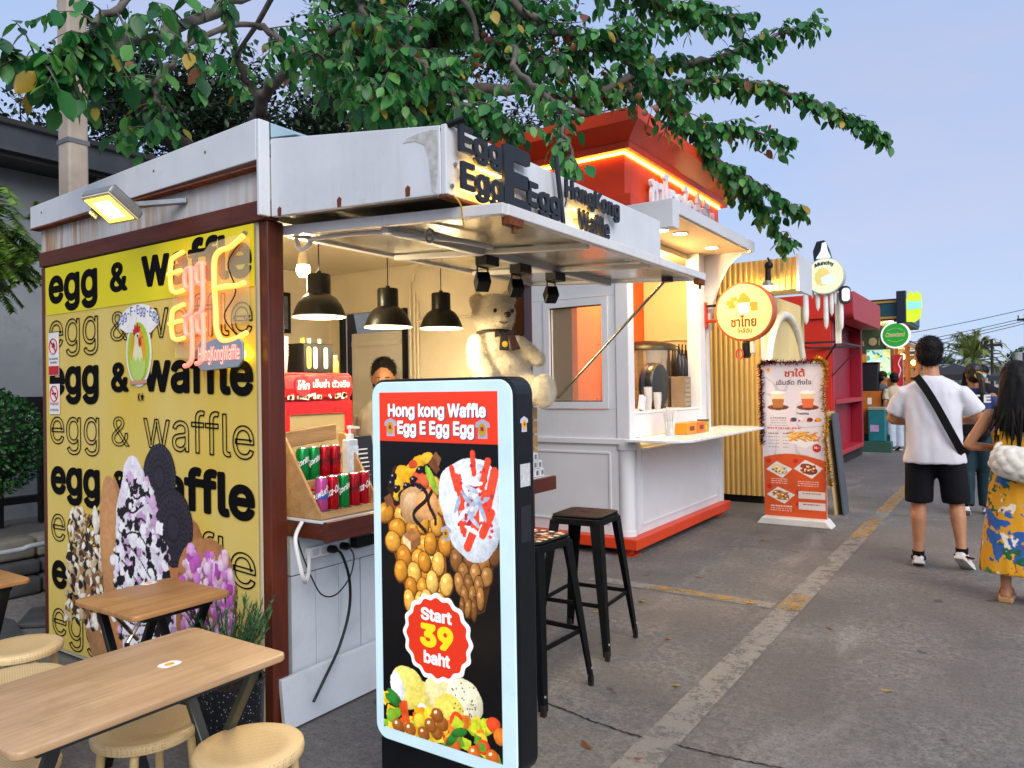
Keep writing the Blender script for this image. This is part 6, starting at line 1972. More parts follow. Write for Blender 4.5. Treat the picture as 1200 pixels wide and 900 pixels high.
# ================================================================== green kiosk and the stalls beyond
GRK = M('kiosk_dark_green', '#123c34', .5, var=.1)
TEAL = M('kiosk_teal', '#0f4a52', .45, var=.08)
GLD = M('gold_trim', '#c99a4a', .35, .4)
GK = thing('green_kiosk', 'dark green kiosk with gold trim and a lit ceiling beyond the red kiosk', 'kiosk', (-3.2, 19, 0))
obj('canopy', MB().box(-4.4, -1.95, 18.0, 22, 2.86, 3.18), TEAL, GK)
obj('trim', MB().box(-4.4, -1.93, 17.98, 18.0, 2.82, 2.87), GLD, GK)
obj('trim', MB().box(-4.4, -1.93, 17.98, 18.0, 3.17, 3.22), GLD, GK)
obj('cap', MB().box(-4.4, -1.92, 17.97, 22, 3.222, 3.25), BLACK, GK)
obj('ceiling', MB().box(-4.4, -1.97, 18.02, 22, 2.80, 2.855), GRK, GK)
obj('back_wall', MB().box(-4.4, -3.4, 18.3, 22, 0, 2.8), M('kiosk_olive', '#4a5a3a', .6, var=.2), GK)
obj('side_board', MB().box(-3.4, -2.32, 18.6, 18.66, 2.1, 2.72), M('kiosk_olive'), GK)
text('lettering', 'ka ●i', M('gold_print', '#d8c48a', .5), GK, (-2.95, 18.595, 2.28), X, Z, w=.5, h=.18, ext=.004)
obj('timber_post', MB().box(-2.30, -2.16, 18.5, 18.64, 0, 2.8), mat_wood('stall_timber', '#7d4a1e', '#b87a38', 1, 'z', .6), GK)
obj('counter', MB().box(-3.4, -2.35, 18.3, 21.5, 0, 1.05), M('stall_timber_plain', '#a2602a', .6, var=.25, vs=5), GK)
for k in range(3):
    obj('downlight', MB().lathe([(0, 0), (.10, 0)], (-2.25, 18.5 + k * .9, 2.795), 16, caps=False), DL, GK)
lamp('kiosk_lamp', (-2.7, 19.2, 2.5), 40, '#ffd28a', .15, GK)
gs = thing('round_green_sign', 'round green sign with a white rim and script lettering', 'sign', (-2.05, 18, 2.15))
gc = Vector((-2.05, 17.95, 2.455))
obj('drum', MB().lathe([(.285, -.06), (.285, .06)], gc, 36, rot=rotY), M('lit_white'), gs, smooth=40)
obj('face', disc(MB(), gc + V(0, -.061, 0), X, Z, .252, n=36, d=.003), M('sign_green', '#1f8a2c', .4, emit=.2), gs)
text('lettering', 'Chewland', M('gold_print'), gs, (gc.x - .19, gc.y - .066, gc.z - .04), X, Z, w=.38, h=.10, ext=.001, bold=.03, shear=.3)
for s in (-1, 1):
    obj('flourish', MB().tube(catmull([(gc.x - .15, gc.y - .066, gc.z + s * .10), (gc.x, gc.y - .066, gc.z + s * .15), (gc.x + .15, gc.y - .066, gc.z + s * .10)], 6), .005, 5), M('gold_print'), gs)
obj('bracket', MB().bar((gc.x, 18.0, gc.z + .28), (gc.x, 18.0, 2.80), .03, .03), BLACK, gs)
cut = thing('cutout_sign', 'dark-sided lit sign with yellow-green cut-out shapes above the round green sign', 'sign', (-1.9, 17.9, 2.7))
obj('box', MB().box(-2.02, -1.83, 17.86, 17.98, 2.70, 3.40), M('cap_navy'), cut, bevel=.02)
obj('face', MB().prism([(0, .02), (.16, .0), (.26, .08), (.30, .34), (.28, .58), (.2, .66), (.14, .6), (.1, .67), (.03, .60), (0, .5)], (-1.83, 17.87, 2.71), X, Z, (0, .05, 0)), M('sign_lime', '#b6cf2a', .4, emit=.3), cut)
obj('face', MB().prism([(.02, 0), (.28, .02), (.29, .16), (.02, .18)], (-1.83, 17.866, 2.98), X, Z, (0, -.004, 0)), M('sign_sky', '#7cc6d6', .4, emit=.3), cut)
ps = thing('fruit_poster', 'green and yellow illustrated menu poster on the green kiosk', 'poster', (-2.45, 18.2, 1.5))
def poster():
    P = Print(.46, .62, 90, '#bfe3c4')
    r = np.random.default_rng(12)
    for k in range(46):
        P.ell(r.uniform(0, .46), r.uniform(0, .62), r.uniform(.02, .07), r.uniform(.02, .05), ['#2fae4a', '#e6d43a', '#bfe04a', '#e8f2ea', '#f0e89a', '#2f8ab0'][r.integers(0, 6)], r.uniform(0, 3), .8)
    P.build('print', (-2.66, 18.196, 1.54), X, Z, print_mat('poster_print', .4, .25), ps)
poster()
obj('sheet', MB().box(-2.67, -2.19, 18.2, 18.22, 1.53, 2.17), M('white_print'), ps)
obj('post', MB().box(-2.45, -2.41, 18.22, 18.26, 0, 2.0), BLACK, ps)
bn_ = thing('black_bin', 'tall black lidded box standing on an orange cabinet', 'bin', (-2.5, 17.4, 1.25))
obj('box', MB().prism([(-.16, 0), (.16, 0), (.19, .58), (-.19, .58)], (-2.5, 17.25, 1.26), X, Z, (0, .3, 0)), M('bin_black', '#15171c', .5), bn_, bevel=.01)
obj('lid', MB().box(-2.70, -2.30, 17.23, 17.57, 1.842, 1.87), M('bin_black'), bn_, bevel=.006)
ct = thing('orange_cabinet', 'orange wooden cabinet with a white label under the black box', 'cabinet', (-2.5, 17.4, 0))
obj('body', MB().box(-2.72, -2.26, 17.2, 17.7, .35, 1.258), M('cabinet_orange', '#b5661c', .5, var=.15), ct, bevel=.006)
obj('label', MB().box(-2.52, -2.44, 17.196, 17.2, .98, 1.12), WPR, ct)
obj('plinth', MB().box(-2.74, -2.1, 17.16, 18.1, .0, .35), M('kiosk_dark_green'), ct)
tc = thing('teal_cooler', 'teal printed cool box in front of the orange cabinet', 'cooler', (-2.3, 17.0, .3))
obj('body', MB().box(-2.48, -2.16, 16.95, 17.18, .22, .86), M('cooler_teal', '#177079', .45, var=.25, vs=6), tc, bevel=.015)
obj('label', MB().box(-2.44, -2.28, 16.946, 16.95, .42, .56), M('label_lilac', '#b79ac8', .5), tc)
obj('lid', MB().box(-2.49, -2.15, 16.94, 17.19, .862, .93), M('lid_grey', '#8d948c', .5), tc, bevel=.015)
obj('stand', MB().box(-2.6, -2.05, 16.9, 17.25, .0, .218), M('stand_green', '#2d5348', .6), tc, bevel=.01)
rb = thing('red_flag_banner', 'red vertical banner with a white swoosh beside the poster', 'banner', (-2.1, 18.4, .8))
obj('cloth', MB().box(-2.16, -1.98, 18.4, 18.42, .9, 2.05), M('flag_red', '#c81f22', .5), rb)
obj('swoosh', MB().tube(catmull([(-2.0, 18.395, 2.0), (-2.06, 18.395, 1.85), (-2.02, 18.395, 1.7), (-2.08, 18.395, 1.5)], 6), .012, 5), WPR, rb)
obj('pole', MB().cyl((-1.97, 18.41, 0), (-1.97, 18.41, 2.1), .012, n=8), GALV, rb)
# far stalls with lit fronts
for k, (x0, y0, w_, h_, c, rc_, lab) in enumerate(((-4.5, 23.5, 1.9, 2.7, '#b98a4c', '#6a4436', 'far timber stall with a brown awning and warm lamps'), (-4.6, 27.5, 1.9, 2.6, '#cfc2a8', '#8a7a5c', 'far cream stall with an ochre awning'), (-4.8, 32.0, 2.0, 2.5, '#8d7a66', '#3a4a58', 'farthest stall in the row with a slate awning'))):
    s_ = thing('market_stall', lab, 'stall', (x0 + 1, y0 + 1, 0), group='far stalls')
    wm_ = M('stall_wall_%d' % k, c, .6, var=.15)
    obj('back_wall', MB().box(x0, x0 + .1, y0, y0 + 2.6, 0, h_), wm_, s_)
    obj('side_wall', MB().box(x0, x0 + w_ - .5, y0 + 2.5, y0 + 2.6, 0, h_), wm_, s_)
    obj('counter', MB().box(x0 + .6, x0 + w_ - .2, y0, y0 + 2.5, 0, 1.0), wm_, s_)
    obj('roof', MB().box(x0, x0 + w_, y0 - .1, y0 + 2.7, h_, h_ + .12), M('stall_roof_%d' % k, rc_, .6), s_)
    obj('awning', MB().prism([(0, 0), (.55, -.28), (.55, -.24), (0, .05)], (x0 + w_, y0, h_), X, Z, (0, 2.5, 0)), M('stall_roof_%d' % k), s_)
    for q in range(3):
        obj('shelf', MB().box(x0 + .1, x0 + w_ - .3, y0 + 2.2, y0 + 2.5, 1.25 + q * .4, 1.30 + q * .4), M('stall_timber_plain', '#a2602a', .6), s_)
    for yy in (0.05, 2.5):
        obj('post', MB().box(x0 + w_ - .12, x0 + w_ - .04, y0 + yy - .04, y0 + yy + .04, 0, h_), M('stall_timber_plain'), s_)
    lp = obj('lamp_globe', MB().ell((x0 + w_ - .3, y0 + .4, h_ - .3), (.10, .10, .10), 12, 8), M('globe_glow', '#ffe7a8', .4, emit=4, ecol='#ffd070'), s_, smooth=180)
    lamp('stall_lamp', (x0 + w_ - .6, y0 + 1.2, h_ - .4), 22, '#ffcf86', .15, s_)
# ================================================================== soft bodies: closed shapes fused into one continuous skin
def fuse(mb, voxel, smooth=4, wrinkle=0.0, wscale=(9, 9, 3), seed=0.0):
    me = bpy.data.meshes.new('fuse')
    me.from_pydata(mb.v, [], mb.f)
    o = bpy.data.objects.new('fuse', me)
    COL.objects.link(o)
    m = o.modifiers.new('r', 'REMESH'); m.mode = 'VOXEL'; m.voxel_size = voxel; m.use_smooth_shade = True
    s = o.modifiers.new('s', 'SMOOTH'); s.iterations = smooth; s.factor = .5
    dg = bpy.context.evaluated_depsgraph_get()
    out = bpy.data.meshes.new_from_object(o.evaluated_get(dg), depsgraph=dg)
    bpy.data.objects.remove(o)
    bpy.data.meshes.remove(me)
    if wrinkle:
        out.update()
        n = len(out.vertices)
        co = np.empty(n * 3, np.float32); out.vertices.foreach_get('co', co); co = co.reshape(-1, 3)
        no = np.empty(n * 3, np.float32); out.vertex_normals.foreach_get('vector', no); no = no.reshape(-1, 3)
        k = np.empty(n, np.float32)
        for i, (x, y, z) in enumerate(co.tolist()):
            p = Vector((x * wscale[0] + seed, y * wscale[1], z * wscale[2] + x * 4))
            k[i] = mnoise.noise(p) * .65 + mnoise.noise(p * 2.3) * .35
        co += no * (k * wrinkle)[:, None]
        out.vertices.foreach_set('co', co.ravel())
    out.polygons.foreach_set('use_smooth', [True] * len(out.polygons))
    return out

def fuzz(o, n, L, mat, par, droop=.4, nm='fur', seed=1, w=.0016):
    """short hairs standing off a soft surface"""
    me = o.data
    k = len(me.vertices)
    co = np.empty(k * 3, np.float32); me.vertices.foreach_get('co', co); co = co.reshape(-1, 3)
    no = np.empty(k * 3, np.float32); me.vertex_normals.foreach_get('vector', no); no = no.reshape(-1, 3)
    rg = np.random.default_rng(seed)
    i = rg.integers(0, k, n)
    p = co[i] + rg.normal(0, .003, (n, 3)) - no[i] * .002
    d = no[i] * 1.0 + rg.normal(0, .45, (n, 3)) + np.array([0, 0, -droop])
    d /= np.linalg.norm(d, axis=1)[:, None]
    s = np.cross(d, rg.normal(0, 1, (n, 3))); s /= np.linalg.norm(s, axis=1)[:, None] + 1e-9
    e = p + d * (L * rg.uniform(.5, 1.2, (n, 1)))
    vs = np.stack([p - s * w, p + s * w, e], 1).reshape(-1, 3)
    m2 = bpy.data.meshes.new(nm)
    m2.from_pydata(vs.tolist(), [], np.arange(n * 3).reshape(-1, 3).tolist())
    q = obj(nm, m2, mat, par, local=True)
    q['kind'] = 'stuff'
    return q

def limb(mb, pts, n=12):
    """tapered round limb through (position, radius) with rounded ends"""
    P = [Vector(p) for p, _ in pts]
    R = [r for _, r in pts]
    PP, RR = [], []
    for i in range(len(P) - 1):
        for k in range(4):
            t = k / 4
            PP.append(P[i].lerp(P[i + 1], t)); RR.append(R[i] + (R[i + 1] - R[i]) * t)
    PP.append(P[-1]); RR.append(R[-1])
    mb.tube(PP, RR, n)
    mb.ell(P[0], (R[0],) * 3, 12, 8)
    mb.ell(P[-1], (R[-1],) * 3, 12, 8)

def rings(mb, rows, n=20, tw=0.0):
    """rows: (x, y, z, rx, ry)"""
    out = []
    for (x, y, z, rx, ry) in rows:
        out.append([Vector((x + rx * math.copysign(abs(math.cos(t)) ** .85, math.cos(t)), y + ry * math.copysign(abs(math.sin(t)) ** .85, math.sin(t)), z)) for t in [i * 2 * math.pi / n for i in range(n)]])
    mb.loft(out)

def hand(mb, w, d, palm_n, s=1.0):
    """palm and five curled fingers from the wrist w, along d"""
    d = d.normalized()
    side = d.cross(palm_n).normalized()
    c = w + d * .045 * s
    mb.ell(c, (.036 * s, .036 * s, .03 * s), 10, 8)
    for k in range(4):
        b = w + d * .07 * s + side * (.027 - .018 * k) * s
        L = (.062, .070, .066, .052)[k] * s
        m1 = b + d * L * .55 + palm_n * .012
        limb(mb, [(b, .0095 * s), (m1, .009 * s), (m1 + (d * .4 + palm_n * .8).normalized() * L * .5, .008 * s)], 8)
    b = w + d * .025 * s + side * .034 * s
    limb(mb, [(b, .011 * s), (b + (d + side * .8 + palm_n * .5).normalized() * .04 * s, .0095 * s), (b + (d * 1.4 + side * .6 + palm_n).normalized() * .065 * s, .008 * s)], 8)

def skin_mat(name, c):
    if name in MATS:
        return MATS[name]
    n = NT(name)
    f = n.noise(7, detail=5)
    n.set('Base Color', n.ramp(f, [(.3, tuple(x * .86 for x in lin(c)[:3])), (.7, lin(c))]))
    n.set('Roughness', .5)
    n.set('Subsurface Weight', .08)
    n.set('Subsurface Radius', (.02, .008, .004))
    MATS[name] = n.m
    return n.m

def cloth(name, c, var=.08, bump=.25, rough=.85):
    return M(name, c, rough, var=var, vs=4, bump=bump, bs=160, spec=.25)

def body_mesh(J, h, female=False, smooth=4):
    """J: joints; head at J['head'], looking along J['look']"""
    mb = MB()
    s = h / 1.74
    sw = .165 * s if female else .185 * s
    hipw = .165 * s if female else .155 * s
    px, py, pz = J['pelvis']
    cx, cy, cz = J['chest']
    rows = [(px, py, pz - .10 * s, hipw * .75, .09 * s), (px, py, pz, hipw, .105 * s), (px, py, pz + .10 * s, (.13 if female else .145) * s, .095 * s),
            ((px + cx) / 2, (py + cy) / 2, (pz + cz) / 2 + .02 * s, (.125 if female else .15) * s, .095 * s), (cx, cy, cz, sw * .92, .108 * s), (cx, cy - .005, cz + .10 * s, sw * .95, .10 * s), (cx, cy - .01, cz + .17 * s, sw * .55, .075 * s), (cx, cy - .01, cz + .2 * s, .06 * s, .055 * s)]
    rings(mb, rows)
    hd = Vector(J['head'])
    nk = Vector((cx, cy - .01, cz + .17 * s))
    limb(mb, [(nk, .06 * s), (hd + Vector((0, 0, -.07 * s)), .054 * s)])
    lk = Vector(J['look']).normalized()
    rt_ = lk.cross(Z).normalized()
    rot = Matrix((rt_, lk, Z)).transposed()
    mb.ell(hd + Vector((0, 0, .02 * s)), (.076 * s, .095 * s, .105 * s), 18, 12, rot)
    mb.ell(hd + lk * .03 * s + Vector((0, 0, -.05 * s)), (.056 * s, .068 * s, .07 * s), 14, 10, rot)
    limb(mb, [(hd + lk * .088 * s + Vector((0, 0, .015 * s)), .010 * s), (hd + lk * .105 * s + Vector((0, 0, -.025 * s)), .015 * s)], 8)
    for q in (-1, 1):
        mb.ell(hd + rt_ * q * .078 * s + Vector((0, 0, .0)) - lk * .01 * s, (.012 * s, .02 * s, .032 * s), 8, 8, rot)
    for sd, q in (('L', -1), ('R', 1)):
        sh, el, wr = (Vector(J[k + sd]) for k in ('sh', 'el', 'wr'))
        sh = sh + Vector((0, 0, -.05 * s)) if not female else sh + Vector((0, 0, -.02 * s))
        f = .84 if female else 1.0
        limb(mb, [(sh, .056 * s * f), (sh.lerp(el, .4), .05 * s * f), (el, .041 * s * f), (el.lerp(wr, .3), .041 * s * f), (wr, .027 * s * f)])
        hand(mb, wr, wr - el, Vector(J.get('palm' + sd, (0, 0, -1))), s * f)
        hp, kn, an, to = (Vector(J[k + sd]) for k in ('hip', 'kn', 'an', 'toe'))
        limb(mb, [(hp, .088 * s), (hp.lerp(kn, .5), .072 * s), (kn, .054 * s), (kn.lerp(an, .3) - Vector((0, .012, 0)), .056 * s * f), (kn.lerp(an, .75), .038 * s), (an, .036 * s)])
        limb(mb, [(an + Vector((0, -.02, -.03 * s)), .035 * s), (an.lerp(to, .6) + Vector((0, 0, -.01)), .036 * s), (to, .026 * s)])
    return fuse(mb, .010, smooth)

def face_bits(par, J, s, dark='#1c120d', lip='#8a4a40'):
    hd = Vector(J['head']); lk = Vector(J['look']).normalized(); rt_ = lk.cross(Z).normalized()
    rot = Matrix((rt_, lk, Z)).transposed()
    for q in (-1, 1):
        e = hd + rt_ * q * .031 * s + lk * .086 * s + Vector((0, 0, .016 * s))
        w = obj('eye', MB().ell(e, (.014 * s, .007 * s, .006 * s), 10, 6, rot), M('eye_white', '#8f857a', .5), par, smooth=180)
        obj('iris', MB().ell(e + lk * .0045 * s, (.0065 * s, .004 * s, .0065 * s), 10, 6, rot), M('eye_dark', dark, .2), w, smooth=180)
        obj('eyebrow', MB().tube(catmull([e + rt_ * -.016 * s + V(0, 0, .017 * s), e + V(0, 0, .022 * s) + lk * .004, e + rt_ * .017 * s + V(0, 0, .017 * s)], 4), .0035 * s, 5), M('hair_black', '#0d0b0b', .5), par)
    obj('mouth', MB().ell(hd + lk * .092 * s + V(0, 0, -.058 * s), (.022 * s, .006 * s, .006 * s), 10, 6, rot), M('lip', lip, .5), par, smooth=180)

HAIR = M('hair_black', '#090808', .62, var=.4, vs=30, bump=.5, bs=120, spec=.25)
def hair_cap(J, s, back=.012, fringe=.0, seed=1):
    hd = Vector(J['head']); lk = Vector(J['look']).normalized(); rt_ = lk.cross(Z).normalized()
    rot = Matrix((rt_, lk, Z)).transposed()
    mb = MB()
    mb.ell(hd - lk * back * s + V(0, 0, .045 * s + (back - .012) * .6 * s), (.092 * s, .108 * s, .100 * s), 18, 12, rot)
    mb.ell(hd - lk * .04 * s + V(0, 0, -.012 * s), (.086 * s, .078 * s, .088 * s), 16, 10, rot)
    if fringe:
        mb.ell(hd + lk * .06 * s + V(0, 0, .085 * s), (.07 * s, .04 * s, .035 * s), 14, 8, rot)
    me = fuse(mb, .008, 3, .007, (60, 60, 40), seed)
    return me

def shoe(mb_pos, par, an, to, s, white=True, nm='shoe'):
    an, to = Vector(an), Vector(to)
    d = (to - an); d.z *= .9; dn = d.normalized()
    side = dn.cross(Z).normalized(); up = side.cross(dn)
    heel = an - dn * .045 * s + V(0, 0, -.035 * s)
    L = .285 * s
    rows = []
    for t, w, h in ((0, .030, .05), (.12, .037, .075), (.3, .038, .085), (.5, .042, .062), (.75, .048, .045), (.92, .04, .035), (1.0, .018, .022)):
        c = heel + dn * (t - .06) * L
        rows.append([c + side * w * s * math.cos(a) + up * (h * s * (.5 + .5 * math.sin(a)) - .03 * s) for a in [i * math.pi / 8 for i in range(16)]])
    me = fuse(MB().loft(rows), .008, 3)
    sh = obj(nm, me, M('shoe_white', '#d4d4d2', .5, var=.06) if white else M('shoe_dark', '#1a1a1c', .5), par)
    srows = []
    for t, w in ((0, .033), (.12, .041), (.3, .041), (.5, .046), (.75, .052), (.92, .044), (1.02, .02)):
        c = heel + dn * (t - .06) * L - up * .036 * s
        srows.append([c - side * w * s, c + side * w * s, c + side * w * s + up * .022 * s, c - side * w * s + up * .022 * s])
    obj('sole', MB().loft(srows), M('sole_white', '#c9c9c4', .6), sh, bevel=.004)
    if white:
        for q in (-1, 1):
            pts = [heel + dn * t * L + side * q * (.043 + .006 * t) * s + up * z * s for t, z in ((.05, .0), (.3, .015), (.5, .035))]
            obj('stripe', MB().tube(catmull(pts, 4), .007 * s, 6), M('print_black'), sh)
        obj('heel_tab', MB().ell(heel - dn * .045 * s * .4 + up * .028 * s, (.02 * s, .012 * s, .012 * s), 8, 6), M('print_black'), sh)
    return sh

def wear(nm, par, mb, mat, voxel=.012, smooth=5, wrinkle=.006, ws=(9, 9, 5), seed=0.0):
    return obj(nm, fuse(mb, voxel, smooth, wrinkle, ws, seed), mat, par)

def person(label, loc, rotz, J, h, skin, female=False):
    p = thing('person', label, 'person')
    obj('body', body_mesh(J, h, female), skin_mat('skin_' + skin[1:], skin), p, local=True)
    return p

def stand_joints(h, **kw):
    s = h / 1.74
    J = {'pelvis': (0, 0, .92 * s), 'chest': (0, 0, 1.27 * s), 'head': (0, .015 * s, 1.625 * s), 'look': (0, 1, 0)}
    for sd, q in (('L', -1), ('R', 1)):
        J.update({'sh' + sd: (q * .185 * s, -.01, 1.39 * s), 'el' + sd: (q * .23 * s, -.03, 1.10 * s), 'wr' + sd: (q * .22 * s, .08 * s, .86 * s), 'hip' + sd: (q * .085 * s, 0, .88 * s), 'kn' + sd: (q * .095 * s, .02 * s, .48 * s), 'an' + sd: (q * .095 * s, 0, .08 * s), 'toe' + sd: (q * .11 * s, .15 * s, .03 * s)})
    J.update(kw)
    return J

def shirt(par, J, h, mat, hem, sleeve=.75, loose=1.0, female=False, seed=0.0, nm='shirt', flare=1.0):
    s = h / 1.74
    mb = MB()
    px, py, pz = J['pelvis']; cx, cy, cz = J['chest']
    sw = (.175 if female else .2) * s * loose
    rings(mb, [(px, py, hem, .195 * s * loose * flare, .150 * s * loose), (px, py, hem + .12 * s, .185 * s * loose, .145 * s * loose), ((px + cx) / 2, (py + cy) / 2, (hem + cz) / 2 + .03, .178 * s * loose, .138 * s * loose), (cx, cy, cz, sw * .97, .132 * s * loose), (cx, cy - .005, cz + .075 * s, sw * .98, .122 * s), (cx, cy - .01, cz + .125 * s, sw * .86, .10 * s), (cx, cy - .01, cz + .165 * s, sw * .58, .085 * s), (cx, cy - .01, cz + .192 * s, .078 * s, .07 * s), (cx, cy - .01, cz + .205 * s, .070 * s, .064 * s)])
    for sd in 'LR':
        sh, el = Vector(J['sh' + sd]), Vector(J['el' + sd])
        e = sh.lerp(el, sleeve)
        sh = sh + Vector((0, 0, -.045 * s))
        mb.tube([sh + (Vector((cx, cy, sh.z)) - sh) * .3 + Vector((0, 0, -.01)), sh, sh.lerp(e, .5), e], [.065 * s, .064 * s * loose, .066 * s * loose, .069 * s * loose], 14)
    return wear(nm, par, mb, mat, .011, 4, .015, (9, 9, 4), seed)

def legs_wear(nm, par, J, h, mat, end, top=.10, r0=.115, r1=.10, seed=0.0, wr=.006):
    """shorts or trousers that reach the fraction `end` of the leg (0 hip .. 1 knee .. 2 ankle)"""
    s = h / 1.74
    mb = MB()
    px, py, pz = J['pelvis']
    rings(mb, [(px, py, pz - .10 * s, .15 * s, .12 * s), (px, py, pz, .178 * s, .128 * s), (px, py, pz + top * s, .165 * s, .12 * s)])
    for sd in 'LR':
        hp, kn, an = (Vector(J[k + sd]) for k in ('hip', 'kn', 'an'))
        pts = [hp]
        if end <= 1:
            pts += [hp.lerp(kn, end * .5), hp.lerp(kn, end)]
        else:
            pts += [hp.lerp(kn, .5), kn, kn.lerp(an, (end - 1) * .5), kn.lerp(an, end - 1)]
        k = len(pts)
        mb.tube(pts, [(r0 + (r1 - r0) * i / (k - 1)) * s for i in range(k)], 16)
    return wear(nm, par, mb, mat, .012, 4, wr, (9, 9, 7), seed)

# ------------------------------------------------------------------ man in the white T-shirt, walking away
h = 1.75
J = stand_joints(h, pelvis=(0, 0, .93), chest=(-.01, .02, 1.27), head=(-.02, .045, 1.64), look=(.02, 1, -.05),
    shL=(-.20, 0, 1.385), shR=(.19, 0, 1.385), elL=(-.30, .05, 1.13), elR=(.30, .05, 1.14), wrL=(-.15, .26, 1.10), wrR=(.15, .26, 1.12), palmL=(0, 0, 1), palmR=(0, 0, 1),
    hipL=(-.10, 0, .88), hipR=(.10, 0, .88), knL=(-.115, .01, .48), anL=(-.12, -.06, .085), toeL=(-.13, .10, .03),
    knR=(.14, .03, .49), anR=(.17, -.10, .14), toeR=(.21, .03, .05))
MW = person('man in a white T-shirt, black shorts and crossbody strap walking away', None, 0, J, h, '#b5805c')
shirt(MW, J, h, cloth('tee_white', '#d2d4dc'), .80, .80, 1.06, seed=1.3, flare=1.05)
legs_wear('shorts', MW, J, h, cloth('shorts_black', '#0d0f16'), .98, .05, .104, .100, 2.0)
hh_ = obj('hair', hair_cap(J, h / 1.74), HAIR, MW)
fuzz(hh_, 3500, .022, HAIR, hh_, .9, 'strand', 3)
sp_ = [(-.11, -.105, 1.47), (-.05, -.135, 1.38), (.02, -.155, 1.25), (.09, -.165, 1.10), (.15, -.155, .97), (.19, -.10, .88)]
mb = MB()
pp_ = catmull(sp_, 6)
mb.loft([[p + V(-.022, 0, -.018), p + V(.022, 0, .018), p + V(.022, .008, .018), p + V(-.022, .008, -.018)] for p in pp_])
obj('strap', mb, cloth('strap_black', '#0a0a0c'), MW)
obj('waist_pouch', fuse(MB().ell((.20, .06, .93), (.05, .11, .08), 14, 10), .01, 2), cloth('strap_black', '#0a0a0c'), MW)
shoe(None, MW, J['anL'], J['toeL'], 1.0)
shoe(None, MW, J['anR'], J['toeR'], 1.0)
for sd in 'LR':
    a = Vector(J['an' + sd])
    obj('sock', MB().lathe([(.04, -.01), (.043, .035)], a, 14, caps=False), cloth('strap_black', '#0a0a0c'), MW)
place(MW, (-.50, 6.60, 0), rad(2))

# ------------------------------------------------------------------ woman in the floral dress
def mat_floral():
    n = NT('floral_cloth')
    base = lin('#d79a16')
    def blobs(scale, thr, col, seed, prev, dist=1.2):
        f = n.noise(scale, vec=n.mapping((1, 1, 1), loc=(seed, seed * 2.3, seed * .7)), detail=3, rough=.6, dist=dist)
        return n.mix(n.ramp(f, [(thr, (0, 0, 0)), (thr + .015, (1, 1, 1))]), prev, lin(col))
    c = blobs(7, .60, '#1c5a34', 3.1, base, .4)
    c = blobs(9, .63, '#3c8a4a', 5.7, c, .6)
    c = blobs(6, .575, '#1f5aa2', 9.3, c, .3)
    c = blobs(9, .64, '#4fa0d0', 9.9, c, .3)
    c = blobs(7, .61, '#e6dccb', 14.2, c, .4)
    c = blobs(13, .64, '#8a2a22', 14.6, c, .4)
    n.set('Base Color', c); n.set('Roughness', .8); n.bump(n.noise(160), .2, .003)
    return n.m
FLOR = mat_floral()
h = 1.53; s = h / 1.74
J = stand_joints(h, chest=(.0, .02, 1.12), pelvis=(.0, 0, .80), head=(-.01, .03, 1.425), look=(-.35, 1, -.1),
    shL=(-.155, 0, 1.22), shR=(.155, 0, 1.22), elL=(-.285, -.01, .995), wrL=(-.10, .13, .98), palmL=(.6, 0, -.4), elR=(.27, .02, .99), wrR=(.16, .18, .95), palmR=(-.6, 0, -.3))
WF = person('woman with long black hair in a yellow floral dress holding a white bag', None, 0, J, h, '#b98462', True)
mb = MB()
rings(mb, [(0, 0, .20, .235, .19), (0, 0, .35, .215, .17), (0, 0, .6, .185, .145), (0, 0, .78, .172, .128), (0, .0, .92, .140, .108), (0, .01, 1.02, .143, .112), (0, .02, 1.105, .158, .122)])
wear('dress', WF, mb, FLOR, .012, 3, .010, (16, 16, 1.5), 4.0)
for q in (-1, 1):
    obj('shoulder_strap', MB().tube(catmull([(q * .10, -.10, 1.08), (q * .105, -.085, 1.18), (q * .10, -.02, 1.265), (q * .09, .07, 1.2), (q * .085, .12, 1.1)], 5), .007, 6), M('strap_mustard', '#b98a22', .7), WF)
mb = MB()
hd = Vector(J['head'])
mb.ell(hd + V(.005, -.02, .035), (.092, .105, .098), 18, 12)
rings(mb, [(.0, -.05, 1.02, .03, .012), (-.01, -.065, 1.09, .09, .03), (-.005, -.07, 1.2, .118, .05), (0, -.055, 1.32, .108, .07), (0, -.03, 1.42, .098, .085), (0, -.02, 1.48, .08, .08)])
hr = obj('hair', fuse(mb, .008, 3, .008, (45, 45, 6), 2.0), HAIR, WF)
r = random.Random(8)
mb = MB()
for k in range(70):
    a = r.uniform(-1, 1)
    p = V(a * .115, -.07 - .03 * (1 - a * a) + r.uniform(-.01, .01), 1.26)
    L = r.uniform(.13, .30) * (1.1 - .3 * abs(a))
    sx = r.uniform(-.03, .03) - .06 * (a < -.4) * r.random()
    mb.tube(catmull([p, p + V(sx * .3, -.012, -L * .4), p + V(sx, -.008, -L)], 3), [.010, .010, .0095, .009, .007, .005, .002][:7], 5)
st_ = obj('strand', mb, HAIR, hr); st_['kind'] = 'stuff'
mb = MB()
mb.lathe([(.0, -.11), (.10, -.10), (.15, -.05), (.16, .02), (.13, .08), (.06, .11), (0, .115)], (.0, 0, 0), 30)
bag = fuse(mb, .012, 2)
bn = np.empty(len(bag.vertices) * 3, np.float32); bag.vertex_normals.foreach_get('vector', bn); bn = bn.reshape(-1, 3)
bc_ = np.empty(len(bag.vertices) * 3, np.float32); bag.vertices.foreach_get('co', bc_); bc_ = bc_.reshape(-1, 3)
ba = np.arctan2(bc_[:, 1], bc_[:, 0]) * 5 / math.pi * 2.0
bt_ = bc_[:, 2] / .042
bcell = np.abs(np.sin((ba + bt_) * math.pi * .5)) * np.abs(np.sin((ba - bt_) * math.pi * .5))
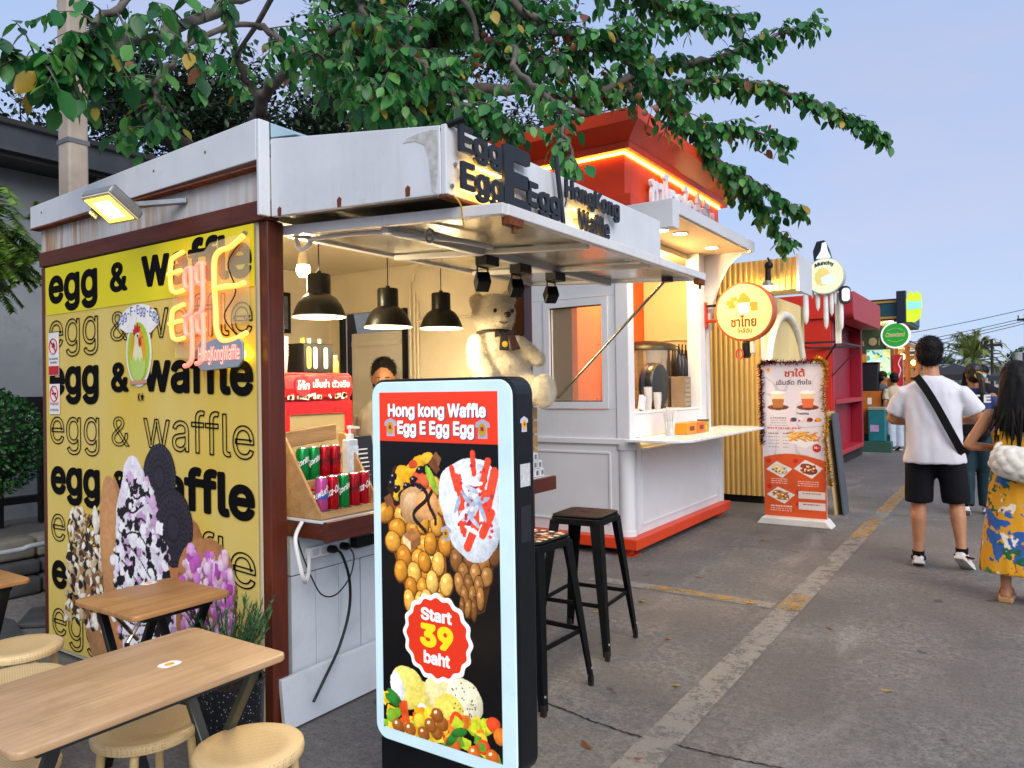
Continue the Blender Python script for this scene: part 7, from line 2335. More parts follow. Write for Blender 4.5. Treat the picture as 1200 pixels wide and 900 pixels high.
bc_ += bn * (.015 * (np.sqrt(bcell) - .5))[:, None]
bag.vertices.foreach_set('co', bc_.ravel())
wb = thing('white_bag', 'white quilted puffy handbag held by the woman in the floral dress', 'bag', (.11, 5.63, .86))
bag.transform(Matrix.Translation((.03, 5.60, .90)) @ Matrix.Rotation(rad(15), 4, 'Y') @ Matrix.Diagonal((1.0, .75, .95, 1)))
obj('body', bag, M('bag_white', '#d9d6cb', .75, var=.06, bump=.3, bs=90), wb, smooth=180)
obj('handle', MB().tube(catmull([(-.09, 5.63, .94), (-.08, 5.66, 1.01), (-.03, 5.70, 1.03), (.07, 5.68, 1.02), (.13, 5.63, .95)], 6), .014, 8), M('bag_white'), wb, smooth=60)
for sd, q in (('L', -1), ('R', 1)):
    a = Vector(J['an' + sd])
    sl = obj('sandal', MB().prism([(-.04, -.06), (.04, -.06), (.048, .08), (.035, .17), (-.035, .17), (-.048, .08)], (a.x, a.y, 0), X, Y, (0, 0, .035)), M('sandal_tan', '#b08a5e', .6), WF, bevel=.008)
    obj('strap', MB().tube(catmull([(a.x - .045, .06, .03), (a.x - .03, .055, .075), (a.x, .05, .09), (a.x + .03, .055, .075), (a.x + .045, .06, .03)], 4), .012, 6, flat=.5), M('sandal_strap', '#a9825a', .6), sl)
place(WF, (.035, 5.76, 0), rad(-4))

# ------------------------------------------------------------------ woman with the ponytail, backpack and jersey
h = 1.60
J = stand_joints(h, look=(-.5, 1, -.05), elL=(-.25, .02, 1.03), wrL=(-.16, .2, .98), elR=(.25, .02, 1.03), wrR=(.2, .2, .95), anL=(-.08, -.10, .10), knL=(-.085, .02, .45), toeL=(-.09, .04, .03), anR=(.10, .10, .08), knR=(.095, .10, .45), toeR=(.11, .25, .03))
WP = person('woman with a ponytail in a blue jersey, jeans and black backpack', None, 0, J, h, '#a8744f', True)
shirt(WP, J, h, cloth('jersey_blue', '#33406e', .15), .86, .8, 1.05, True, 3.3, 'jersey')
legs_wear('jeans', WP, J, h, cloth('jeans_teal', '#20363f', .2), 1.97, .06, .108, .085, 5.0)
obj('hair', hair_cap(J, h / 1.74, seed=3), M('hair_brown', '#1d120c', .45, var=.5, vs=20, bump=.6, bs=100), WP)
obj('ponytail', fuse((lambda m: (limb(m, [((.05, -.075, 1.50), .035), ((.08, -.13, 1.44), .032), ((.085, -.135, 1.30), .03), ((.075, -.12, 1.16), .012)]), m)[1])(MB()), .01, 2, .006, (60, 60, 8)), M('hair_brown'), WP)
obj('hair_tie', MB().tube([(.055 + .032 * math.cos(i * .5236), -.095 - .01 * math.sin(i), 1.49 + .032 * math.sin(i * .5236)) for i in range(12)], .009, 6, closed=True), M('tie_yellow', '#c8b43a', .6), WP)
text('lettering', 'JET E', M('white_print'), WP, (-.14, -.148, 1.20), X, Z, w=.30, h=.085, ext=.004, bold=.04)
bp = thing('backpack', 'black backpack worn by the woman in the blue jersey', 'backpack', (-.36, 9.2, .85))
mb = MB(); rings(mb, [(0, -.16, .80, .11, .05), (0, -.18, .86, .135, .075), (0, -.18, 1.0, .13, .075), (0, -.165, 1.10, .11, .055), (0, -.15, 1.14, .07, .03)])
W0 = Matrix.Translation((-.335, 9.33, 0))
bpm = fuse(mb, .012, 3, .005); bpm.transform(W0)
obj('body', bpm, cloth('pack_black', '#0e0f12', .2), bp)
for q in (-1, 1):
    obj('strap', MB().tube(catmull([(-.335 + q * .07, 9.20, 1.12), (-.335 + q * .10, 9.20, 1.30), (-.335 + q * .10, 9.26, 1.39), (-.335 + q * .10, 9.38, 1.36)], 5), .018, 6, flat=.5), cloth('pack_black', '#0e0f12'), bp)
obj('zip', MB().tube([(-.45, 9.092, .98), (-.335, 9.075, .985), (-.22, 9.092, .98)], .006, 5), M('zip_tan', '#a98f5a', .4, .6), bp)
for sd in 'LR':
    shoe(None, WP, J['an' + sd], J['toe' + sd], .9)
place(WP, (-.335, 9.33, 0), rad(0))

# ------------------------------------------------------------------ others farther along the row
def simple_person(label, loc, rotz, h, skin, top, bottom, look=(0, 1, 0), female=False, sl=.8, long_hair=False, seed=1.0, pose={}):
    J = stand_joints(h, look=look, **pose)
    p = person(label, None, 0, J, h, skin, female)
    shirt(p, J, h, cloth('top_' + top[1:], top), .84 * h / 1.74, sl, 1.05, female, seed)
    legs_wear('trousers', p, J, h, cloth('bottom_' + bottom[1:], bottom), 1.95, .06, .11, .09, seed + 2)
    obj('hair', hair_cap(J, h / 1.74, seed=seed), HAIR, p)
    if long_hair:
        m = MB(); rings(m, [(0, -.06, 1.30 * h / 1.74, .08, .03), (0, -.06, 1.45 * h / 1.74, .095, .06), (0, -.03, 1.6 * h / 1.74, .09, .08)])
        obj('long_hair', fuse(m, .012, 3, .006, (40, 40, 6)), HAIR, p)
    for sd in 'LR':
        shoe(None, p, J['an' + sd], J['toe' + sd], .92, white=False)
    place(p, loc, rotz)
    return p, J
simple_person('person in a beige T-shirt and pale jeans standing at the green kiosk', (-2.02, 17.3, 0), rad(35), 1.62, '#b07d58', '#b8ab92', '#aeb9c8', seed=2.0)
simple_person('person in a grey top half hidden beside the beige T-shirt', (-2.28, 17.55, 0), rad(-60), 1.66, '#a8744f', '#6d7074', '#2a2c30', seed=6.0)
pm, Jm = simple_person('person in dark clothes and a pale blue face mask walking towards us', (-.36, 13.6, 0), rad(175), 1.66, '#b07d58', '#15161a', '#1c1e26', seed=8.0)
hd = Vector(Jm['head'])
WM[pm.name] = Matrix.Identity(4)
for ch in list(pm.children):
    pass
mk = obj('face_mask', MB().ell(hd + V(0, .065, -.045), (.058, .045, .045), 14, 10), cloth('mask_blue', '#8fc0c8'), pm, local=True, smooth=180)
simple_person('person in a black and yellow striped top farther down the street', (-.62, 15.2, 0), rad(0), 1.60, '#a8744f', '#b0902c', '#1a1b20', seed=11.0, long_hair=True, female=True)

# ------------------------------------------------------------------ the vendor behind the counter
h = 1.60
J = stand_joints(h, look=(.62, -.75, -.22), head=(.02, .0, 1.495))
VD = person('vendor with black hair and a beige shirt behind the counter', None, 0, J, h, '#a06f4e')
shirt(VD, J, h, cloth('shirt_beige', '#a39c8e'), .80, .85, 1.05, seed=9.0)
legs_wear('trousers', VD, J, h, cloth('trousers_dark', '#22242a'), 1.95, .06, .11, .09, 3.0)
hv = obj('hair', hair_cap(J, h / 1.74, back=.04, seed=5), HAIR, VD)
fuzz(hv, 1500, .02, HAIR, hv, .6, 'strand', 4)
face_bits(VD, J, h / 1.74)
place(VD, (-3.50, 3.64, 0), 0)

# ------------------------------------------------------------------ teddy bear sitting on a crate on the counter
def bear():
    B0 = Vector((-2.60, 3.79, 0)); Rv = Vector((.81, .585, 0)); Tv = Vector((.585, -.81, 0))
    def P(r, t, z):
        return B0 + Rv * r + Tv * t + Vector((0, 0, z))
    rot = Matrix((Rv, -Tv, Z)).transposed()
    t = thing('teddy_bear', 'large cream teddy bear with a bow sitting at the end of the counter', 'teddy bear', (B0.x, B0.y, 1.3))
    mb = MB()
    mb.ell(P(-.065, 0, 1.885), (.135, .128, .130), 22, 14, rot)
    mb.ell(P(-.01, .085, 1.845), (.072, .075, .062), 16, 10, rot)
    mb.ell(P(-.05, .05, 1.84), (.11, .09, .085), 16, 10, rot)
    for r_, z_ in ((-.165, 1.965), (.03, 1.985)):
        mb.ell(P(r_, -.01, z_), (.052, .028, .056), 12, 8, rot)
    mb.ell(P(-.045, -.01, 1.60), (.165, .14, .20), 22, 14, rot)
    mb.ell(P(-.01, .02, 1.48), (.185, .165, .17), 22, 14, rot)
    limb(mb, [(P(-.165, .05, 1.70), .062), (P(-.16, .12, 1.58), .066), (P(-.10, .165, 1.50), .062)], 14)
    limb(mb, [(P(.085, .03, 1.70), .052), (P(.16, .05, 1.64), .05), (P(.205, .06, 1.60), .048)], 14)
    limb(mb, [(P(.07, .05, 1.47), .10), (P(.15, .13, 1.42), .085), (P(.205, .18, 1.395), .078)], 14)
    mb.ell(P(.225, .20, 1.405), (.075, .062, .105), 16, 10, rot)
    limb(mb, [(P(-.10, .08, 1.43), .10), (P(-.11, .22, 1.40), .085)], 14)
    mb.ell(P(-.115, .27, 1.41), (.075, .055, .095), 16, 10, rot)
    fur = NT('bear_fur')
    f = fur.noise(26, detail=7, rough=.7)
    fur.set('Base Color', fur.ramp(f, [(.3, lin('#c9bc9c')), (.65, lin('#e2d8c0'))]))
    fur.set('Roughness', .95); fur.set('Sheen Weight', .5); fur.set('Specular IOR Level', .1)
    fur.bump(fur.math('ADD', f, fur.noise(170, detail=3)), .8, .008)
    bb = obj('body', fuse(mb, .012, 3, .006, (30, 30, 30)), fur.m, t)
    fuzz(bb, 26000, .013, M('fur_tip', '#ddd2b8', .95, var=.1, island=.35, spec=.1), bb, .5, 'fur', 2, .0011)
    FW = Tv * .9 + Rv * .35
    for r_ in (-.055, .05):
        e = P(r_, .125 if r_ < 0 else .10, 1.895)
        obj('eye', MB().ell(e, (.012, .012, .014), 10, 8), M('bead_black', '#0a0908', .12), t, smooth=180)
    obj('nose', MB().ell(P(.02, .155, 1.868), (.022, .014, .018), 12, 8, rot), M('nose_brown', '#2a1512', .3), t, smooth=180)
    obj('mouth', MB().tube(catmull([P(-.03, .152, 1.825), P(-.005, .162, 1.815), P(.02, .158, 1.825)], 4), .0035, 5), M('nose_brown'), t)
    obj('collar', MB().tube(catmull([P(.115 * math.cos(a) - .05, .105 * math.sin(a) + .01, 1.765 + .012 * math.sin(a)) for a in [i * math.pi / 6 for i in range(12)]], 3, True), .010, 6, closed=True), M('bow_dark', '#241a18', .7, var=.5, vs=60), t)
    bw = obj('bow', MB().prism([(-.06, .025), (-.015, .008), (.015, .008), (.06, .03), (.06, -.03), (.015, -.008), (-.015, -.008), (-.06, -.025)], P(.0, .135, 1.755), Rv, Z, Tv * .018), M('bow_dark'), t, bevel=.004)
    obj('ribbon', MB().prism([(-.045, 0), (.0, 0), (.005, -.10), (-.055, -.095)], P(.02, .145, 1.75), Rv, Z, Tv * .012), M('bow_dark'), bw, bevel=.003)
    obj('ribbon', MB().prism([(.0, 0), (.04, -.01), (.075, -.09), (.02, -.10)], P(.02, .145, 1.75), Rv, Z, Tv * .012), M('bow_red', '#3c1c1e', .7, var=.4, vs=60), bw, bevel=.003)
    obj('badge', MB().lathe([(.018, 0), (.018, .003)], P(.0, .158, 1.69), 14, rot=Tv.to_track_quat('Z', 'Y').to_matrix()), M('badge_yellow', '#d6b63a', .4), bw)
    c = thing('wooden_crate', 'wooden crate on the counter that the teddy bear sits on', 'crate', (-2.66, 3.72, .882))
    for k in range(5):
        z = .886 + k * .086
        for (x0, x1, y0, y1) in ((-2.46, -2.448, 3.52, 3.92), (-2.86, -2.848, 3.52, 3.92)):
            obj('slat', MB().box(x0, x1, y0, y1, z, z + .075), PINE, c, bevel=.002)
        for (x0, x1, y0, y1) in ((-2.846, -2.462, 3.52, 3.532), (-2.846, -2.462, 3.908, 3.92)):
            obj('slat', MB().box(x0, x1, y0, y1, z, z + .075), PINE, c, bevel=.002)
    obj('lid', MB().box(-2.87, -2.44, 3.51, 3.93, 1.315, 1.33), PINE, c, bevel=.003)
bear()
# ================================================================== the big tree that overhangs the kiosks
def leaf_verts(n_side=3):
    """pointed oval leaf, folded along the midrib, unit length along +y, hanging curl"""
    vs, fs = [], []
    prof = [(0, 0), (.22, .24), (.5, .30), (.78, .19), (1.0, 0)]
    for i, (y, w) in enumerate(prof):
        zc = -.16 * y * y
        vs += [(-w, y, zc + .10 * w), (0, y, zc - .02), (w, y, zc + .10 * w)]
    for i in range(len(prof) - 1):
        a, b = i * 3, (i + 1) * 3
        fs += [(a, a + 1, b + 1, b), (a + 1, a + 2, b + 2, b + 1)]
    return np.array(vs), fs
LV, LF = leaf_verts()
def mat_leaf(name, c1, c2, c3):
    n = NT(name)
    g = n.n.new("ShaderNodeNewGeometry")
    oi = n.n.new("ShaderNodeObjectInfo")
    rnd = n.math('FRACT', n.math('ADD', g.outputs['Random Per Island'], oi.outputs['Random']))
    col = n.ramp(rnd, [(0, lin(c1)), (.45, lin(c2)), (.92, lin(c3)), (1, lin(c3))])
    col = n.mix(n.math('MULTIPLY', n.noise(22, detail=3), .3), col, tuple(x * .5 for x in lin(c1)[:3]) + (1,))
    n.set('Base Color', col)
    n.set('Roughness', .42)
    tr = n.n.new("ShaderNodeBsdfTranslucent")
    n.l.new(col, tr.inputs['Color'])
    mx = n.n.new("ShaderNodeMixShader"); mx.inputs[0].default_value = .28
    n.l.new(n.b.outputs[0], mx.inputs[1]); n.l.new(tr.outputs[0], mx.inputs[2]); n.l.new(mx.outputs[0], n.out.inputs[0])
    return n.m
LEAFG = mat_leaf('leaf_green', '#174f27', '#2a7535', '#62a24a')
LEAFY = mat_leaf('leaf_yellow', '#8a7a1e', '#b8982c', '#8c8a34')
LEAFB = mat_leaf('leaf_brown', '#6b3f26', '#9a6440', '#7d4a30')
BARK = M('bark', '#5c564f', .9, var=.4, vs=9, bump=.9, bs=35, dirt=.4)
BARKD = M('bark_dark', '#2b2622', .95, var=.4, vs=9, bump=.9, bs=35)

LIMBS = {
'L1': [(-5.35, 4.34, 3.47), (-5.44, 4.15, 3.97), (-5.51, 3.99, 4.37), (-5.56, 3.71, 5.14)],
'L2': [(-5.62, 4.28, 3.81), (-5.2, 4.07, 3.97), (-4.79, 3.99, 4.04), (-4.39, 3.9, 4.1), (-3.84, 3.9, 4.2), (-3.44, 3.92, 4.46)],
'L3': [(-6.37, 4.13, 3.65), (-6.15, 3.55, 3.9), (-5.94, 3.22, 4.1), (-5.77, 2.84, 4.34)],
'L4': [(-4.86, 4.91, 3.6), (-4.39, 4.86, 4.09), (-3.88, 4.84, 4.46), (-3.29, 4.99, 4.98)],
'L5': [(-4.59, 4.85, 3.76), (-3.77, 5.16, 4.01), (-3.13, 5.82, 4.0), (-2.79, 6.54, 4.42), (-2.38, 7.29, 4.69), (-2.03, 7.88, 5.02), (-1.7, 8.46, 5.31)],
'L6': [(-3.13, 5.82, 4.0), (-2.72, 6.58, 4.26), (-2.28, 7.24, 4.42), (-1.99, 7.68, 4.43), (-1.6, 8.18, 4.33), (-1.33, 8.48, 4.2), (-1.06, 8.78, 4.02)],
'L7': [(-3.28, 5.48, 3.89), (-2.84, 6.26, 3.79), (-2.53, 6.71, 3.87), (-2.19, 7.18, 3.92), (-1.81, 7.68, 3.87)],
'L8': [(-2.84, 6.26, 3.79), (-2.48, 6.75, 3.80), (-2.26, 7.14, 3.55), (-1.98, 7.57, 3.37), (-1.74, 7.97, 3.17)],
'L9': [(-2.30, 7.05, 3.58), (-2.22, 7.45, 3.42), (-2.11, 7.85, 3.22), (-1.93, 8.21, 2.9)],
'L10': [(-2.53, 3.82, 3.41), (-2.12, 3.63, 3.04), (-1.97, 3.48, 2.78), (-1.9, 3.41, 2.53)],
'L11': [(-3.71, 3.03, 4.01), (-3.65, 2.35, 3.43), (-3.56, 1.93, 3.11), (-3.56, 1.69, 2.94), (-3.56, 1.45, 2.91)],
'L12': [(-3.61, 2.14, 3.61), (-3.53, 1.83, 3.2), (-3.53, 1.71, 2.98), (-3.52, 1.6, 2.83)],
'L13': [(-3.89, 3.87, 4.39), (-3.32, 3.77, 3.71), (-2.98, 3.88, 3.32), (-2.7, 4.07, 3.14)],
'L14': [(-3.17, 4.35, 4.5), (-2.66, 4.46, 3.96), (-2.30, 4.85, 3.80), (-2.18, 5.25, 3.66), (-2.10, 5.5, 3.5)],
'L15': [(-4.36, 3.79, 3.99), (-3.76, 3.72, 3.62), (-3.44, 3.81, 3.4), (-3.14, 3.9, 3.24)],
'L16': [(-2.71, 5.38, 4.97), (-2.54, 5.98, 4.76), (-2.31, 6.61, 4.84), (-2.1, 7.23, 4.98)],
'L17': [(-3.69, 3.52, 4.29), (-3.34, 3.4, 3.79), (-3.15, 3.41, 3.47), (-3.19, 3.38, 3.26)],
'L18': [(-3.18, 4.35, 3.88), (-2.76, 4.39, 3.72), (-2.41, 4.62, 3.78), (-2.14, 5.04, 4.05)],
'L19': [(-4.18, 3.2, 3.9), (-3.79, 3.22, 3.63), (-3.48, 3.3, 3.47), (-3.4, 3.36, 3.22)],
'L20': [(-4.01, 2.59, 3.5), (-4.0, 2.36, 3.17), (-3.96, 2.39, 3.02), (-4.12, 2.28, 2.88)],
}
#        twig count, twig length, leaf length, radius at the base, how far leaves reach back to the limb's start
SPEC = {'L1': (14, .6, .10, .045, .3), 'L2': (46, .55, .10, .055, .45), 'L3': (14, .6, .10, .10, .5), 'L4': (120, .75, .105, .09, .1), 'L5': (120, .32, .11, .055, .25),
        'L6': (150, .2, .115, .035, .05), 'L7': (105, .22, .11, .03, .15), 'L8': (85, .17, .115, .03, .25), 'L9': (75, .2, .11, .022, .15), 'L10': (22, .16, .10, .014, .15),
        'L11': (40, .34, .11, .03, .15), 'L12': (24, .26, .11, .018, .1), 'L13': (70, .42, .10, .03, .0), 'L14': (60, .36, .105, .03, .0), 'L15': (56, .42, .10, .025, .1),
        'L16': (90, .3, .11, .03, .0), 'L17': (64, .38, .10, .022, .0), 'L18': (70, .42, .10, .022, .0), 'L19': (40, .36, .10, .02, .1), 'L20': (22, .26, .10, .014, .2)}
TR = thing('overhanging_tree', 'broad-leaved tree overhanging the kiosks from behind with drooping branches', 'tree', (-5.3, 4.9, 0))
obj('trunk', MB().tube(catmull([(-5.3, 4.9, 0), (-5.25, 4.95, 1.2), (-5.3, 4.8, 2.4), (-5.35, 4.5, 3.0), (-5.35, 4.34, 3.5)], 6), [.24 - .004 * i for i in range(25)], 14), BARKD, TR, smooth=60)
obj('trunk', MB().tube(catmull([(-5.6, 4.75, 0), (-5.9, 4.6, 1.5), (-6.2, 4.35, 2.8), (-6.37, 4.13, 3.65)], 6), [.16 - .003 * i for i in range(19)], 12), BARKD, TR, smooth=60)
obj('limb', MB().tube(catmull([(-5.3, 4.8, 2.3), (-5.1, 4.9, 3.0), (-4.86, 4.91, 3.6)], 6), [.16 - .005 * i for i in range(13)], 12), BARKD, TR, smooth=60)
obj('limb', MB().tube(catmull([(-5.32, 4.6, 2.9), (-5.5, 4.4, 3.4), (-5.62, 4.28, 3.81)], 6), [.12 - .003 * i for i in range(13)], 12), BARK, TR, smooth=60)
for a, b in (((-4.72, 4.9, 3.78), (-4.59, 4.85, 3.76)), ((-4.39, 3.9, 4.1), (-4.36, 3.79, 3.99)), ((-5.5, 4.0, 4.35), (-4.18, 3.2, 3.9)), ((-4.18, 3.2, 3.9), (-3.71, 3.03, 4.01)), ((-3.71, 3.03, 4.01), (-3.61, 2.14, 3.61)), ((-3.84, 3.9, 4.2), (-3.89, 3.87, 4.39)), ((-3.88, 4.84, 4.46), (-3.17, 4.35, 4.5)), ((-3.29, 4.99, 4.98), (-2.71, 5.38, 4.97)), ((-3.84, 3.9, 4.2), (-3.69, 3.52, 4.29)), ((-3.3, 4.3, 4.3), (-3.18, 4.35, 3.88)), ((-2.8, 4.2, 3.75), (-2.53, 3.82, 3.41)), ((-4.18, 3.2, 3.9), (-4.01, 2.59, 3.5)), ((-3.3, 5.5, 4.0), (-3.28, 5.48, 3.89))):
    obj('branchlet', MB().tube(catmull([a, (Vector(a) + Vector(b)) / 2 + V(.03, .02, .05), b], 4), .018, 7), BARK, TR, smooth=60)
r = random.Random(77)
leaves = []        # (origin, direction, normal, size, kind)
twigs = MB()
for key, pts in LIMBS.items():
    n_tw, L, ls, r0, start = SPEC[key]
    path = catmull(pts, 8)
    path = [p + V(r.uniform(-.02, .02), r.uniform(-.02, .02), r.uniform(-.02, .02)) * (1 if i else 0) for i, p in enumerate(path)]
    k = len(path)
    obj('limb', MB().tube(path, [r0 * (1 - .85 * i / (k - 1)) + .004 for i in range(k)], 8), BARKD if key in ('L1', 'L3', 'L4') else BARK, TR, smooth=60)
    for j in range(n_tw):
        t = start + (1 - start) * (j + r.random()) / n_tw
        i = min(int(t * (k - 1)), k - 2)
        p = path[i].lerp(path[i + 1], t * (k - 1) - i)
        d = (path[i + 1] - path[i]).normalized()
        ln = L * r.uniform(.45, 1.15) * (1.0 - .45 * t)
        side = Vector((r.gauss(0, 1), r.gauss(0, 1), r.gauss(.0, .55)))
        side = (side - d * side.dot(d)).normalized()
        dr = (d * .65 + side).normalized()
        tip = p + dr * ln + V(0, 0, -.22 * ln)
        mid = p + dr * ln * .5 + V(0, 0, .03 * ln)
        tp = catmull([p, mid, tip], 4)
        twigs.tube(tp, [.0055 * (1 - .7 * q / 8) for q in range(len(tp))], 5, caps=False)
        nl = max(4, int(ln / .030))
        for q in range(nl):
            f = .12 + .88 * q / max(1, nl - 1)
            ii = min(int(f * 8), 7)
            o_ = tp[ii].lerp(tp[ii + 1], f * 8 - ii)
            td = (tp[ii + 1] - tp[ii]).normalized()
            sd = td.cross(Z)
            sd = sd.normalized() if sd.length > .1 else X
            s_ = 1 if q % 2 else -1
            ld = (td * .45 + sd * s_ * r.uniform(.5, 1.0) + V(0, 0, -r.uniform(.45, 1.3)) + V(r.gauss(0, .2), r.gauss(0, .2), r.gauss(0, .15))).normalized()
            u = r.random()
            kind = 0 if u < .965 else (1 if u < .988 else 2)
            leaves.append((o_, ld, V(r.gauss(0, .35), r.gauss(0, .35), 1).normalized(), ls * r.choice((.45, .6, .75, .85, .95, 1.05, 1.2)) * r.uniform(.9, 1.1), kind))
o = obj('twig', twigs, BARK, TR); o['kind'] = 'stuff'

def leaf_frames(lv):
    O = np.array([l[0] for l in lv]); D = np.array([l[1] for l in lv]); N = np.array([l[2] for l in lv]); S = np.array([l[3] for l in lv])
    Xa = np.cross(D, N); Xa /= np.linalg.norm(Xa, axis=1)[:, None] + 1e-9
    Za = np.cross(Xa, D)
    return O, Xa, D, Za, S
def leaf_mass(name, lv, mat, par):
    O, Xa, D, Za, S = leaf_frames(lv)
    n, m = len(lv), len(LV)
    P = O[:, None] + S[:, None, None] * (LV[None, :, 0, None] * Xa[:, None] + LV[None, :, 1, None] * D[:, None] + LV[None, :, 2, None] * Za[:, None])
    F = (np.array(LF)[None] + (np.arange(n) * m)[:, None, None]).reshape(-1, 4)
    me = bpy.data.meshes.new(name)
    me.vertices.add(n * m); me.vertices.foreach_set('co', P.astype(np.float32).ravel())
    me.loops.add(F.size); me.loops.foreach_set('vertex_index', F.astype(np.int32).ravel())
    me.polygons.add(len(F)); me.polygons.foreach_set('loop_start', np.arange(0, F.size, 4, dtype=np.int32))
    me.update(calc_edges=True)
    o = obj(name, me, mat, par, smooth=180)
    o['kind'] = 'stuff'
    return o
camp = Vector((0, 0, CAM_H))
def inview(l):
    v = l[0] - camp
    z = v.dot(_f)
    return z > .3 and abs(v.dot(_R) / z) < .69 and abs(v.dot(_U) / z) < .52
order = sorted(range(len(leaves)), key=lambda i: (0 if inview(leaves[i]) else 1, (leaves[i][0] - camp).length / leaves[i][3]))
single = order[:290]
single_set = set(single)
for kind, mt in enumerate((LEAFG, LEAFY, LEAFB)):
    leaf_mass('crown', [l for i, l in enumerate(leaves) if l[4] == kind and i not in single_set], mt, TR)
lm = {}
for kind, mt in enumerate((LEAFG, LEAFY, LEAFB)):
    me = bpy.data.meshes.new('leaf'); me.from_pydata([tuple(v) for v in LV], [], LF); me.materials.append(mt)
    me.polygons.foreach_set('use_smooth', [True] * len(me.polygons))
    lm[kind] = me
Wi = wmat(TR).inverted()
for i in single:
    l = leaves[i]
    d = l[1]; xa = d.cross(l[2]).normalized(); za = xa.cross(d)
    ob = bpy.data.objects.new('leaf', lm[l[4]])
    COL.objects.link(ob)
    ob.parent = TR
    s_ = l[3]
    ob.matrix_local = Wi @ Matrix(((xa.x * s_, d.x * s_, za.x * s_, l[0].x), (xa.y * s_, d.y * s_, za.y * s_, l[0].y), (xa.z * s_, d.z * s_, za.z * s_, l[0].z), (0, 0, 0, 1)))
# clusters of dry winged seeds
sd = MB(); rs = random.Random(3)
for c in ((-3.0, 4.0, 3.62), (-2.55, 4.45, 3.75), (-2.0, 7.45, 3.95), (-2.05, 7.6, 3.85), (-2.2, 5.0, 3.4), (-2.9, 4.2, 3.8)):
    for k in range(9):
        p = Vector(c) + V(rs.gauss(0, .07), rs.gauss(0, .07), rs.gauss(0, .06))
        R_ = Matrix.Rotation(rs.uniform(0, 6), 3, 'Z') @ Matrix.Rotation(rs.uniform(0, 3), 3, 'X')
        sd.lathe([(0, .004), (.022, .002), (.026, 0), (.012, -.005), (0, -.006)], p, 10, rot=R_)
o = obj('seed', sd, LEAFB, TR); o['kind'] = 'stuff'

# ------------------------------------------------------------------ darker fine-leaved tree behind
BT = thing('fine_leaved_tree', 'dark fine-leaved tree with tangled twigs behind the broad-leaved branches', 'tree', (-8.2, 7.4, 0))
r = random.Random(31)
obj('trunk', MB().tube(catmull([(-8.2, 7.4, 0), (-8.15, 7.45, 2.2), (-8.0, 7.3, 4.2), (-7.9, 7.3, 5.6)], 6), [.26 - .008 * i for i in range(19)], 12), BARKD, BT, smooth=60)
lv2 = []; tw2 = MB()
cent = [((-7.6, 6.9, 4.7), (1.4, 1.2, 1.0), 300), ((-6.7, 8.7, 5.0), (1.5, 1.3, 1.0), 190), ((-5.6, 10.0, 5.3), (1.2, 1.2, .9), 90), ((-7.2, 7.7, 6.2), (1.6, 1.4, 1.0), 300), ((-6.1, 9.1, 6.7), (1.5, 1.3, 1.0), 150), ((-8.9, 6.1, 5.1), (1.3, 1.2, 1.2), 330), ((-9.7, 5.4, 5.5), (1.3, 1.2, 1.1), 260), ((-8.6, 5.9, 3.8), (1.0, 1.0, .5), 120), ((-10.8, 4.8, 4.6), (1.3, 1.3, 1.0), 160)]
for c, rr_, n_ in cent:
    c = Vector(c)
    obj('limb', MB().tube(catmull([(-8.0, 7.3, 3.6), (Vector((-8.0, 7.3, 3.6)) + c) / 2 + V(.1, .1, .25), c], 6), [.09 - .006 * i for i in range(13)], 8), BARKD, BT, smooth=60)
    for k in range(n_):
        u = V(r.gauss(0, 1), r.gauss(0, 1), r.gauss(0, 1)).normalized() * (r.random() ** .4)
        p = c + V(u.x * rr_[0], u.y * rr_[1], u.z * rr_[2])
        q = c + (p - c) * .45 + V(r.gauss(0, .12), r.gauss(0, .12), r.gauss(0, .12))
        tp = catmull([q, (p + q) / 2 + V(r.gauss(0, .1), r.gauss(0, .1), r.gauss(0, .1)), p], 4)
        tw2.tube(tp, [.012 * (1 - .8 * j / 8) for j in range(9)], 4, caps=False)
        for j in range(20):
            f = r.random(); ii = min(int(f * 8), 7)
            o_ = tp[ii] + V(r.gauss(0, .07), r.gauss(0, .07), r.gauss(0, .07))
            lv2.append((o_, V(r.gauss(0, 1), r.gauss(0, 1), r.gauss(-.4, .6)).normalized(), V(r.gauss(0, .5), r.gauss(0, .5), 1).normalized(), r.uniform(.05, .095), 0))
o = obj('twig', tw2, BARKD, BT); o['kind'] = 'stuff'
leaf_mass('crown', lv2, mat_leaf('leaf_dark', '#12241a', '#1f3a22', '#35542c'), BT)

# ------------------------------------------------------------------ clipped ball shrub and hanging fern at the left edge
SH = thing('ball_shrub', 'clipped round green shrub on a thin stem at the left edge', 'shrub', (-6.25, 2.35, .33))
r = random.Random(41)
lv3 = []
for k in range(4200):
    u = V(r.gauss(0, 1), r.gauss(0, 1), r.gauss(0, 1)).normalized()
    rad_ = .40 * (1 - .18 * r.random() ** 2) + .02 * mnoise.noise(u * 4)
    lv3.append((V(-6.25, 2.35, 1.08) + u * rad_ * 1.0, (u + V(r.gauss(0, .7), r.gauss(0, .7), r.gauss(0, .7))).normalized(), u, r.uniform(.022, .04), 0))
leaf_mass('crown', lv3, mat_leaf('leaf_box', '#123a1a', '#1f5a26', '#3a7a34'), SH)
obj('stem', MB().tube(catmull([(-6.25, 2.35, .33), (-6.22, 2.37, .6), (-6.25, 2.35, .95)], 4), .02, 8), BARK, SH)
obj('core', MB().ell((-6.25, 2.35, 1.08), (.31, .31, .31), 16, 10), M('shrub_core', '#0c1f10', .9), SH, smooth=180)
FN = thing('hanging_fern', 'bushy fern hanging against the grey wall at the left edge', 'fern', (-6.0, 2.0, 1.9))
r = random.Random(43)
mb = MB(); st_ = MB()
fc = V(-6.0, 2.12, 2.42)
